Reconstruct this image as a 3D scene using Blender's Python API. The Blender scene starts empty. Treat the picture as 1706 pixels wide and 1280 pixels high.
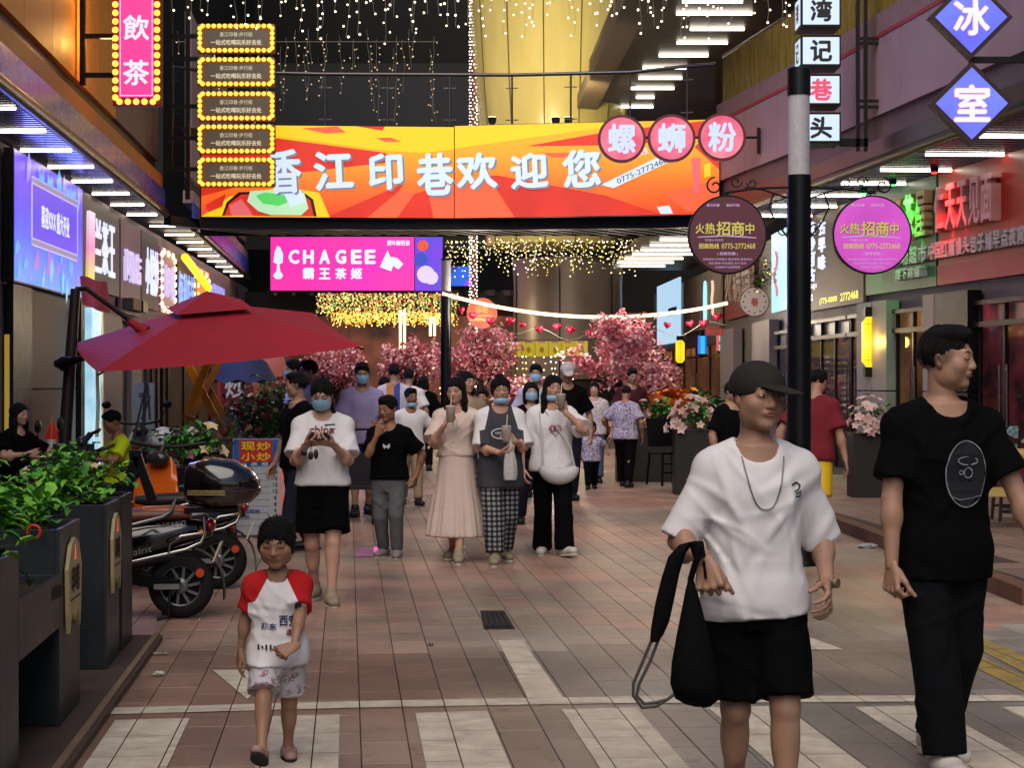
import bpy, bmesh, math, random
import numpy as np
from mathutils import Vector, Matrix, noise as mnoise
random.seed(11)
RNG = np.random.default_rng(11)
sc = bpy.context.scene
COL = sc.collection
R = math.radians
# ---------------------------------------------------------------- camera
F, HC, HOR, CX = 3000.0, 1.53, 636.0, 853.0
cam_d = bpy.data.cameras.new('camera')
cam_d.sensor_width = 36.0
cam_d.lens = F * 36.0 / 1706.0
cam_d.shift_y = -(640.0 - HOR) / 1706.0
cam_d.clip_start, cam_d.clip_end = 0.1, 1500.0
cam = bpy.data.objects.new('camera', cam_d)
COL.objects.link(cam)
cam.location = (0, 0, HC)
cam.rotation_euler = (R(90), 0, 0)
sc.camera = cam
# ---------------------------------------------------------------- world, sun, exposure
SUN_EL, SUN_AZ = R(48), R(200)      # direction of the added soft fill sun behind the camera
wd = bpy.data.worlds.new('World')
sc.world = wd
wd.use_nodes = True
nt = wd.node_tree
nt.nodes.clear()
sky = nt.nodes.new('ShaderNodeTexSky')
sky.sky_type = 'NISHITA'
sky.sun_disc = False
sky.sun_elevation = SUN_EL
sky.sun_rotation = SUN_AZ
bg = nt.nodes.new('ShaderNodeBackground')
bg.inputs['Strength'].default_value = 0.092
wo = nt.nodes.new('ShaderNodeOutputWorld')
nt.links.new(sky.outputs[0], bg.inputs[0])
nt.links.new(bg.outputs[0], wo.inputs[0])
sd = bpy.data.lights.new('sun', 'SUN')
sd.energy = 3.7
sd.angle = R(70)
sd.color = (1.0, 0.88, 0.76)
sun = bpy.data.objects.new('sun', sd)
COL.objects.link(sun)
_sv = Vector((math.sin(SUN_AZ) * math.cos(SUN_EL), math.cos(SUN_AZ) * math.cos(SUN_EL), math.sin(SUN_EL)))
sun.rotation_euler = _sv.to_track_quat('Z', 'Y').to_euler()
sc.view_settings.view_transform = 'Standard'
sc.view_settings.look = 'None'
sc.view_settings.exposure = 0.0
sc.view_settings.gamma = 1.0
sc.view_settings.use_curve_mapping = False
sc.render.engine = 'CYCLES'
sc.cycles.use_denoising = True
sc.cycles.max_bounces = 5
sc.cycles.diffuse_bounces = 3
sc.cycles.glossy_bounces = 3
sc.cycles.transparent_max_bounces = 12
sc.cycles.sample_clamp_indirect = 4.0
sc.cycles.caustics_reflective = False
sc.cycles.caustics_refractive = False
# ---------------------------------------------------------------- helpers
def at(px, py, Y):
 return Vector(((px - CX) * Y / F, Y, HC - (py - HOR) * Y / F))
def gnd(px, py):
 return at(px, py, HC * F / (py - HOR))
def zat(py, Y):
 return HC - (py - HOR) * Y / F
def hx(s, a=1.0):
 s = s.lstrip('#')
 o = []
 for i in (0, 2, 4):
  v = int(s[i:i + 2], 16) / 255.0
  o.append(v / 12.92 if v <= 0.04045 else ((v + 0.055) / 1.055) ** 2.4)
 return (*o, a)
UZ = Vector((0, 0, 1))
MATS = {}
def mat(name, colr, rough=0.6, metal=0.0, var=0.0, scale=6.0, bump=0.0, bscale=40.0, spec=0.4, coat=0.0, objcol=False, var2=None, stretch=None, stain=0.0):
 """plain surface: base colour broken up by noise, optional fine relief"""
 if name in MATS:
  return MATS[name]
 m = bpy.data.materials.new(name)
 m.use_nodes = True
 t = m.node_tree
 b = t.nodes['Principled BSDF']
 c = hx(colr) if isinstance(colr, str) else (*colr[:3], 1)
 b.inputs['Roughness'].default_value = rough
 b.inputs['Metallic'].default_value = metal
 b.inputs['Specular IOR Level'].default_value = spec
 b.inputs['Coat Weight'].default_value = coat
 b.inputs['Base Color'].default_value = c
 tc = t.nodes.new('ShaderNodeTexCoord')
 src = tc.outputs['Object']
 if stretch:
  mp = t.nodes.new('ShaderNodeMapping')
  mp.inputs['Scale'].default_value = stretch
  t.links.new(src, mp.inputs[0])
  src = mp.outputs[0]
 base = None
 if objcol:
  oi = t.nodes.new('ShaderNodeObjectInfo')
  base = oi.outputs['Color']
 if var > 0:
  nz = t.nodes.new('ShaderNodeTexNoise')
  nz.inputs['Scale'].default_value = scale
  nz.inputs['Detail'].default_value = 5
  nz.inputs['Roughness'].default_value = 0.65
  t.links.new(src, nz.inputs['Vector'])
  mr = t.nodes.new('ShaderNodeMapRange')
  mr.inputs[1].default_value, mr.inputs[2].default_value = 0.3, 0.7
  mr.inputs[3].default_value, mr.inputs[4].default_value = 0.0, 1.0
  t.links.new(nz.outputs[0], mr.inputs[0])
  mx = t.nodes.new('ShaderNodeMix')
  mx.data_type = 'RGBA'
  lo = tuple(max(0, x * (1 - var)) for x in c[:3]) if var2 is None else hx(var2)[:3]
  hi = tuple(min(1, x * (1 + var)) for x in c[:3]) if var2 is None else c[:3]
  mx.inputs[6].default_value = (*lo, 1)
  mx.inputs[7].default_value = (*hi, 1)
  t.links.new(mr.outputs[0], mx.inputs[0])
  res = mx.outputs[2]
  if base is not None:
   m2 = t.nodes.new('ShaderNodeMix')
   m2.data_type = 'RGBA'
   m2.blend_type = 'MULTIPLY'
   m2.inputs[0].default_value = 1
   t.links.new(res, m2.inputs[6])
   t.links.new(base, m2.inputs[7])
   res = m2.outputs[2]
  if stain > 0:
   ge = t.nodes.new('ShaderNodeNewGeometry')
   for sc_, dt, lo_, a0, a1 in ((.9, 6, 1 - stain, .42, .62), (9.0, 1, .72, .66, .70)):
    n3 = t.nodes.new('ShaderNodeTexNoise')
    n3.inputs['Scale'].default_value = sc_
    n3.inputs['Detail'].default_value = dt
    t.links.new(ge.outputs['Position'], n3.inputs['Vector'])
    m3 = t.nodes.new('ShaderNodeMapRange')
    m3.inputs[1].default_value, m3.inputs[2].default_value = a0, a1
    m3.inputs[3].default_value, m3.inputs[4].default_value = (lo_, 1.12) if dt > 1 else (1.0, lo_)
    t.links.new(n3.outputs[0], m3.inputs[0])
    m4 = t.nodes.new('ShaderNodeVectorMath')
    m4.operation = 'SCALE'
    t.links.new(res, m4.inputs[0])
    t.links.new(m3.outputs[0], m4.inputs[3])
    res = m4.outputs[0]
  t.links.new(res, b.inputs['Base Color'])
  # wear shows in the gloss too
  rr = t.nodes.new('ShaderNodeMapRange')
  rr.inputs[3].default_value = max(0.02, rough - 0.12)
  rr.inputs[4].default_value = min(1, rough + 0.12)
  t.links.new(nz.outputs[0], rr.inputs[0])
  t.links.new(rr.outputs[0], b.inputs['Roughness'])
 elif base is not None:
  t.links.new(base, b.inputs['Base Color'])
 if bump > 0:
  n2 = t.nodes.new('ShaderNodeTexNoise')
  n2.inputs['Scale'].default_value = bscale
  n2.inputs['Detail'].default_value = 4
  t.links.new(src, n2.inputs['Vector'])
  bp = t.nodes.new('ShaderNodeBump')
  bp.inputs['Strength'].default_value = bump
  bp.inputs['Distance'].default_value = 0.02
  t.links.new(n2.outputs[0], bp.inputs['Height'])
  t.links.new(bp.outputs[0], b.inputs['Normal'])
 MATS[name] = m
 return m
def emis(name, colr, strength=1.0, var=0.0, scale=3.0, colr2=None):
 """a lit surface: lamp, screen or backlit sign"""
 if name in MATS:
  return MATS[name]
 m = bpy.data.materials.new(name)
 m.use_nodes = True
 t = m.node_tree
 b = t.nodes['Principled BSDF']
 c = hx(colr) if isinstance(colr, str) else (*colr[:3], 1)
 b.inputs['Base Color'].default_value = (c[0] * .25 + .01, c[1] * .25 + .01, c[2] * .25 + .01, 1)
 b.inputs['Roughness'].default_value = 0.35
 b.inputs['Emission Color'].default_value = c
 b.inputs['Emission Strength'].default_value = strength
 if var > 0:
  tc = t.nodes.new('ShaderNodeTexCoord')
  nz = t.nodes.new('ShaderNodeTexNoise')
  nz.inputs['Scale'].default_value = scale
  nz.inputs['Detail'].default_value = 3
  t.links.new(tc.outputs['Object'], nz.inputs['Vector'])
  mr = t.nodes.new('ShaderNodeMapRange')
  mr.inputs[1].default_value, mr.inputs[2].default_value = 0.35, 0.65
  t.links.new(nz.outputs[0], mr.inputs[0])
  mx = t.nodes.new('ShaderNodeMix')
  mx.data_type = 'RGBA'
  mx.inputs[6].default_value = c
  mx.inputs[7].default_value = hx(colr2) if colr2 else tuple(x * (1 - var) for x in c[:3]) + (1,)
  t.links.new(mr.outputs[0], mx.inputs[0])
  t.links.new(mx.outputs[2], b.inputs['Emission Color'])
 MATS[name] = m
 return m
def emis_grad(name, stops, axis, lo, hi, strength=1.0):
 """lit print whose colour runs along one object axis"""
 if name in MATS:
  return MATS[name]
 m = emis(name, stops[0], strength)
 t = m.node_tree
 b = t.nodes['Principled BSDF']
 tc = t.nodes.new('ShaderNodeTexCoord')
 sp = t.nodes.new('ShaderNodeSeparateXYZ')
 t.links.new(tc.outputs['Object'], sp.inputs[0])
 mr = t.nodes.new('ShaderNodeMapRange')
 mr.inputs[1].default_value, mr.inputs[2].default_value = lo, hi
 t.links.new(sp.outputs[axis], mr.inputs[0])
 cr = t.nodes.new('ShaderNodeValToRGB')
 el = cr.color_ramp.elements
 while len(el) < len(stops):
  el.new(0.5)
 for i, s in enumerate(stops):
  el[i].position = i / (len(stops) - 1)
  el[i].color = hx(s)
 t.links.new(mr.outputs[0], cr.inputs[0])
 t.links.new(cr.outputs[0], b.inputs['Emission Color'])
 return m
def zone_mat(name, ca, cb):
 """cloth sewn from two colours; the seam runs where the stored distance 'zone' is zero"""
 if name in MATS: return MATS[name]
 m = mat(name, ca, .9, spec=.2)
 t = m.node_tree
 b = t.nodes['Principled BSDF']
 at_ = t.nodes.new('ShaderNodeAttribute')
 at_.attribute_name = 'zone'
 g = t.nodes.new('ShaderNodeMath')
 g.operation = 'GREATER_THAN'
 g.inputs[1].default_value = 0.0
 mx = t.nodes.new('ShaderNodeMix')
 mx.data_type = 'RGBA'
 mx.inputs[6].default_value, mx.inputs[7].default_value = hx(ca), hx(cb)
 t.links.new(at_.outputs['Fac'], g.inputs[0])
 t.links.new(g.outputs[0], mx.inputs[0])
 t.links.new(mx.outputs[2], b.inputs['Base Color'])
 return m
def glassm(name, tint, alpha=0.25, rough=0.05):
 if name in MATS:
  return MATS[name]
 m = bpy.data.materials.new(name)
 m.use_nodes = True
 t = m.node_tree
 t.nodes.clear()
 o = t.nodes.new('ShaderNodeOutputMaterial')
 tr = t.nodes.new('ShaderNodeBsdfTransparent')
 pb = t.nodes.new('ShaderNodeBsdfPrincipled')
 pb.inputs['Base Color'].default_value = hx(tint)
 pb.inputs['Roughness'].default_value = rough
 pb.inputs['Specular IOR Level'].default_value = 0.6
 mx = t.nodes.new('ShaderNodeMixShader')
 mx.inputs[0].default_value = alpha
 t.links.new(tr.outputs[0], mx.inputs[1])
 t.links.new(pb.outputs[0], mx.inputs[2])
 t.links.new(mx.outputs[0], o.inputs[0])
 MATS[name] = m
 return m
def pattern(name, cols, kind='floral', scale=20.0, rough=0.85):
 """printed cloth: floral blotches, plaid checks or stripes, all in object space"""
 if name in MATS:
  return MATS[name]
 m = bpy.data.materials.new(name)
 m.use_nodes = True
 t = m.node_tree
 b = t.nodes['Principled BSDF']
 b.inputs['Roughness'].default_value = rough
 b.inputs['Specular IOR Level'].default_value = 0.2
 tc = t.nodes.new('ShaderNodeTexCoord')
 cr = t.nodes.new('ShaderNodeValToRGB')
 cr.color_ramp.interpolation = 'CONSTANT' if kind != 'soft' else 'LINEAR'
 el = cr.color_ramp.elements
 while len(el) < len(cols):
  el.new(0.5)
 for i, (p, s) in enumerate(cols):
  el[i].position = p
  el[i].color = hx(s)
 if kind in ('floral', 'soft'):
  nz = t.nodes.new('ShaderNodeTexNoise')
  nz.inputs['Scale'].default_value = scale
  nz.inputs['Detail'].default_value = 2
  t.links.new(tc.outputs['Object'], nz.inputs['Vector'])
  t.links.new(nz.outputs[0], cr.inputs[0])
  t.links.new(cr.outputs[0], b.inputs['Base Color'])
 else:
  sp = t.nodes.new('ShaderNodeSeparateXYZ')
  t.links.new(tc.outputs['Object'], sp.inputs[0])
  outs = []
  for ax in ((0, 2) if kind == 'plaid' else (0,)):
   mu = t.nodes.new('ShaderNodeMath')
   mu.operation = 'MULTIPLY'
   mu.inputs[1].default_value = scale
   t.links.new(sp.outputs[ax], mu.inputs[0])
   fr = t.nodes.new('ShaderNodeMath')
   fr.operation = 'FRACT'
   t.links.new(mu.outputs[0], fr.inputs[0])
   outs.append(fr.outputs[0])
  if len(outs) == 2:
   a = []
   for o_ in outs:
    g = t.nodes.new('ShaderNodeMath')
    g.operation = 'GREATER_THAN'
    g.inputs[1].default_value = 0.55
    t.links.new(o_, g.inputs[0])
    a.append(g.outputs[0])
   ad = t.nodes.new('ShaderNodeMath')
   ad.operation = 'ADD'
   t.links.new(a[0], ad.inputs[0])
   t.links.new(a[1], ad.inputs[1])
   hf = t.nodes.new('ShaderNodeMath')
   hf.operation = 'MULTIPLY'
   hf.inputs[1].default_value = 0.45
   t.links.new(ad.outputs[0], hf.inputs[0])
   t.links.new(hf.outputs[0], cr.inputs[0])
  else:
   t.links.new(outs[0], cr.inputs[0])
  t.links.new(cr.outputs[0], b.inputs['Base Color'])
 MATS[name] = m
 return m
W = {}          # world matrices of the things and parts, by object name
def setprops(o, label=None, cat=None, group=None, kind=None):
 if label: o['label'] = label
 if cat: o['category'] = cat
 if group: o['group'] = group
 if kind: o['kind'] = kind
 return o
def thing(name, label, cat, loc=(0, 0, 0), rz=0.0, group=None, kind=None):
 o = bpy.data.objects.new(name, None)
 o.empty_display_size = 0.1
 COL.objects.link(o)
 o.location = loc
 o.rotation_euler = (0, 0, rz)
 W[o.name] = Matrix.Translation(Vector(loc)) @ Matrix.Rotation(rz, 4, 'Z')
 return setprops(o, label, cat, group, kind)
class MB:
 """collects shapes, builds ONE mesh object"""
 def __init__(s):
  s.v, s.f, s.m, s.s = [], [], [], []
 def add(s, vs, fs, mi=0, sm=False):
  n = len(s.v)
  s.v += [tuple(p) for p in vs]
  for f in fs:
   s.f.append(tuple(n + i for i in f))
   s.m.append(mi)
   s.s.append(sm)
  return s
 def box(s, c, d, rz=0.0, mi=0, M=None):
  c = Vector(c)
  x, y, z = d[0] / 2, d[1] / 2, d[2] / 2
  vs = [Vector(p) for p in ((-x, -y, -z), (x, -y, -z), (x, y, -z), (-x, y, -z), (-x, -y, z), (x, -y, z), (x, y, z), (-x, y, z))]
  rot = M if M is not None else Matrix.Rotation(rz, 3, 'Z')
  return s.add([c + rot @ p for p in vs], [(0, 3, 2, 1), (4, 5, 6, 7), (0, 1, 5, 4), (1, 2, 6, 5), (2, 3, 7, 6), (3, 0, 4, 7)], mi)
 def bar(s, a, b, w, t, up=UZ, mi=0):
  """square bar from a to b, w across, t along up"""
  a, b = Vector(a), Vector(b)
  d = (b - a)
  L = d.length
  d.normalize()
  x = d.cross(Vector(up))
  if x.length < 1e-4:
   x = d.cross(Vector((0, 1, 0)))
  x.normalize()
  u = x.cross(d)
  M = Matrix((x, d, u)).transposed()
  return s.box((a + b) / 2, (w, L, t), mi=mi, M=M)
 def cyl(s, a, b, r0, r1=None, n=12, caps=True, mi=0, sm=True):
  a, b = Vector(a), Vector(b)
  r1 = r0 if r1 is None else r1
  d = (b - a).normalized()
  x = d.orthogonal().normalized()
  y = d.cross(x)
  vs = []
  for k in range(n):
   q = x * math.cos(2 * math.pi * k / n) + y * math.sin(2 * math.pi * k / n)
   vs += [a + q * r0, b + q * r1]
  s.add(vs, [(2 * k, 2 * ((k + 1) % n), 2 * ((k + 1) % n) + 1, 2 * k + 1) for k in range(n)], mi, sm)
  if caps:
   s.add([vs[2 * k] for k in range(n)][::-1], [tuple(range(n))], mi)
   s.add([vs[2 * k + 1] for k in range(n)], [tuple(range(n))], mi)
  return s
 def tube(s, pts, r, n=6, mi=0):
  pts = [Vector(p) for p in pts]
  rs = r if isinstance(r, (list, tuple)) else [r] * len(pts)
  vs = []
  px = None
  for i, p in enumerate(pts):
   d = (pts[min(i + 1, len(pts) - 1)] - pts[max(i - 1, 0)])
   d = d.normalized() if d.length > 1e-9 else UZ.copy()
   if px is None or px.cross(d).length < 1e-3:
    px = d.orthogonal().normalized()
   x = (px - d * px.dot(d)).normalized()
   px = x
   y = d.cross(x)
   for k in range(n):
    a = 2 * math.pi * k / n
    vs.append(p + (x * math.cos(a) + y * math.sin(a)) * rs[i])
  fs = []
  for i in range(len(pts) - 1):
   for k in range(n):
    k2 = (k + 1) % n
    fs.append((i * n + k, i * n + k2, (i + 1) * n + k2, (i + 1) * n + k))
  s.add(vs, fs, mi, True)
  s.add(vs[:n][::-1], [tuple(range(n))], mi)
  s.add(vs[-n:], [tuple(range(n))], mi)
  return s
 def sph(s, c, r, n=10, m=6, mi=0, M=None, sm=True):
  c = Vector(c)
  r = r if isinstance(r, (tuple, list)) else (r, r, r)
  vs = []
  for i in range(1, m):
   a = math.pi * i / m
   for k in range(n):
    b = 2 * math.pi * k / n
    q = Vector((r[0] * math.sin(a) * math.cos(b), r[1] * math.sin(a) * math.sin(b), r[2] * math.cos(a)))
    vs.append(c + (M @ q if M is not None else q))
  top, bot = Vector((0, 0, r[2])), Vector((0, 0, -r[2]))
  vs += [c + (M @ top if M is not None else top), c + (M @ bot if M is not None else bot)]
  T, B = len(vs) - 2, len(vs) - 1
  fs = []
  for i in range(m - 2):
   for k in range(n):
    k2 = (k + 1) % n
    fs.append((i * n + k, (i + 1) * n + k, (i + 1) * n + k2, i * n + k2))
  for k in range(n):
   k2 = (k + 1) % n
   fs.append((T, k, k2))
   fs.append((B, (m - 2) * n + k2, (m - 2) * n + k))
  return s.add(vs, fs, mi, sm)
 def loft(s, rings, mi=0, sm=True, cap=True):
  n = len(rings[0])
  vs = [Vector(p) for r_ in rings for p in r_]
  fs = []
  for i in range(len(rings) - 1):
   for k in range(n):
    k2 = (k + 1) % n
    fs.append((i * n + k, i * n + k2, (i + 1) * n + k2, (i + 1) * n + k))
  s.add(vs, fs, mi, sm)
  if cap:
   s.add(vs[:n][::-1], [tuple(range(n))], mi, sm)
   s.add(vs[-n:], [tuple(range(n))], mi, sm)
  return s
 def lathe(s, c, prof, n=16, mi=0, axis=UZ, sm=True, cap=True):
  c = Vector(c)
  axis = Vector(axis).normalized()
  x = axis.orthogonal().normalized()
  y = axis.cross(x)
  return s.loft([[c + axis * z + (x * math.cos(2 * math.pi * k / n) + y * math.sin(2 * math.pi * k / n)) * r for k in range(n)] for r, z in prof], mi, sm, cap)
 def build(s, name, m, parent=None, base=None, label=None, cat=None, group=None, kind=None, bevel=0.0, local=False, rz=0.0):
  me = bpy.data.meshes.new(name)
  if parent is not None:
   Mw = W[parent.name]
  else:
   Mw = Matrix.Translation(Vector(base or (0, 0, 0))) @ Matrix.Rotation(rz, 4, 'Z')
  V = np.array(s.v, dtype=np.float64).reshape(-1, 3)
  if not local:
   Mi = np.array(Mw.inverted())
   V = V @ Mi[:3, :3].T + Mi[:3, 3]
  me.from_pydata(V.tolist(), [], s.f)
  me.polygons.foreach_set('material_index', s.m)
  me.polygons.foreach_set('use_smooth', s.s)
  for x in (m if isinstance(m, (list, tuple)) else [m]):
   me.materials.append(x)
  if bevel > 0:
   bm = bmesh.new()
   bm.from_mesh(me)
   bmesh.ops.remove_doubles(bm, verts=bm.verts, dist=1e-6)
   ed = [e for e in bm.edges if len(e.link_faces) == 2 and e.calc_face_angle(0) > 0.6]
   bmesh.ops.bevel(bm, geom=ed, offset=bevel, segments=2, profile=0.6, affect='EDGES', clamp_overlap=True)
   bm.to_mesh(me)
   bm.free()
  me.update()
  return link(name, me, parent, Mw, label, cat, group, kind)
def link(name, me, parent=None, Mw=None, label=None, cat=None, group=None, kind=None):
 o = bpy.data.objects.new(name, me)
 COL.objects.link(o)
 if parent is not None:
  o.parent = parent
  W[o.name] = W[parent.name]
 else:
  o.matrix_world = Mw if Mw is not None else Matrix.Identity(4)
  W[o.name] = Mw if Mw is not None else Matrix.Identity(4)
 return setprops(o, label, cat, group, kind)
def kids(o):
 return [c for c in bpy.data.objects if c.parent is o]
def dup(root, loc=None, rz=None, label=None, group=None, kidmap=None):
 """a copy of a thing with copies of its parts and sub-parts, mesh data shared"""
 r = root.copy()
 COL.objects.link(r)
 if loc is not None: r.location = loc
 if rz is not None: r.rotation_euler = (0, 0, rz)
 W[r.name] = Matrix.Translation(Vector(r.location)) @ Matrix.Rotation(r.rotation_euler[2], 4, 'Z')
 setprops(r, label, None, group)
 for ch in kidmap[root.name]:
  c = ch.copy()
  COL.objects.link(c)
  c.parent = r
  W[c.name] = W[r.name]
  for g in kidmap.get(ch.name, ()):
   d = g.copy()
   COL.objects.link(d)
   d.parent = c
 return r
def kidmap():
 k = {}
 for o in bpy.data.objects:
  if o.parent: k.setdefault(o.parent.name, []).append(o)
 return k
_TX = {}
def text_geom(txt, bold=0.0, depth=0.0):
 key = (txt, bold, depth)
 if key in _TX: return _TX[key]
 c = bpy.data.curves.new('lettering', 'FONT')
 c.body = txt
 c.size = 1.0
 c.resolution_u = 2
 c.offset = bold
 c.extrude = depth
 o = bpy.data.objects.new('lettering', c)
 me = o.to_mesh()
 v = np.array([tuple(p.co) for p in me.vertices]).reshape(-1, 3)
 f = [tuple(p.vertices) for p in me.polygons]
 o.to_mesh_clear()
 bpy.data.objects.remove(o)
 bpy.data.curves.remove(c)
 if len(v):
  lo, hi = v.min(0), v.max(0)
  v[:, :2] = (v[:, :2] - (lo[:2] + hi[:2]) / 2) / np.maximum(hi[:2] - lo[:2], 1e-6)
 _TX[key] = (v, f)
 return v, f
class Pan:
 """a flat face in the place: bottom-left corner, direction to the viewer's right, width and height"""
 def __init__(s, o, ux, w, h, uz=UZ):
  s.o, s.ux, s.uz, s.w, s.h = Vector(o), Vector(ux).normalized(), Vector(uz).normalized(), w, h
  s.n = s.ux.cross(s.uz)
 def p(s, u, v, d=0.0):
  return s.o + s.ux * u + s.uz * v + s.n * d
 def box(s, mb, u0, u1, v0, v1, d0, d1, mi=0):
  M = Matrix((s.ux, s.n, s.uz)).transposed()
  return mb.box(s.p((u0 + u1) / 2, (v0 + v1) / 2, (d0 + d1) / 2), (abs(u1 - u0), abs(d1 - d0), abs(v1 - v0)), mi=mi, M=M)
 def poly(s, mb, pts, d, mi=0):
  return mb.add([s.p(u, v, d) for u, v in pts], [tuple(range(len(pts)))], mi)
 def slab(s, mb, pts, d0, d1, mi=0, mi2=None):
  """polygon (counter-clockwise seen from in front) with thickness"""
  n = len(pts)
  A = sum(pts[i][0] * pts[(i + 1) % n][1] - pts[(i + 1) % n][0] * pts[i][1] for i in range(n))
  if A < 0: pts = pts[::-1]
  vs = [s.p(u, v, d1) for u, v in pts] + [s.p(u, v, d0) for u, v in pts]
  mb.add(vs, [tuple(range(n))], mi)
  mb.add(vs, [tuple(range(n, 2 * n))[::-1]] + [(i, n + i, n + (i + 1) % n, (i + 1) % n) for i in range(n)], mi if mi2 is None else mi2)
  return mb
 def text(s, mb, txt, u, v, w, h, d, bold=0.012, depth=0.0, mi=0, rot=0.0):
  """lettering centred at u, v fitted into w x h"""
  V, f = text_geom(txt, 0.0, 0.5 if depth else 0.0)
  if not len(V): return mb
  c, si = math.cos(rot), math.sin(rot)
  k = bold * min(h, w / max(1, len(txt))) * .75
  w, h = w - 2 * k, h - 2 * k
  for q, (dx, dy) in enumerate(((0, 0), (k, 0), (-k, 0), (0, k), (0, -k), (k * .7, k * .7), (-k * .7, -k * .7)) if bold > .015 else ((0, 0),)):
   out = []
   for a in V:
    x, y = a[0] * w + dx, a[1] * h + dy
    out.append(s.p(u + x * c - y * si, v + x * si + y * c, d + (a[2] + 0.5) * depth + q * .0003 if depth else d + q * .0003))
   mb.add(out, f, mi)
  return mb
 def ring(s, u, v, r, n=24, a0=0.0, a1=2 * math.pi):
  return [(u + r * math.cos(a0 + (a1 - a0) * k / n), v + r * math.sin(a0 + (a1 - a0) * k / n)) for k in range(n)]
def hit(poly, px):
 """where the view direction of picture column px meets a plan polyline [(x, y), ...]"""
 k = (px - CX) / F
 for (x0, y0), (x1, y1) in zip(poly, poly[1:]):
  den = (x1 - x0) - k * (y1 - y0)
  if abs(den) < 1e-9: continue
  t = (k * y0 - x0) / den
  if -1e-6 <= t <= 1 + 1e-6:
   return Vector((x0 + t * (x1 - x0), y0 + t * (y1 - y0), 0))
 raise ValueError('no hit %s' % px)
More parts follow.
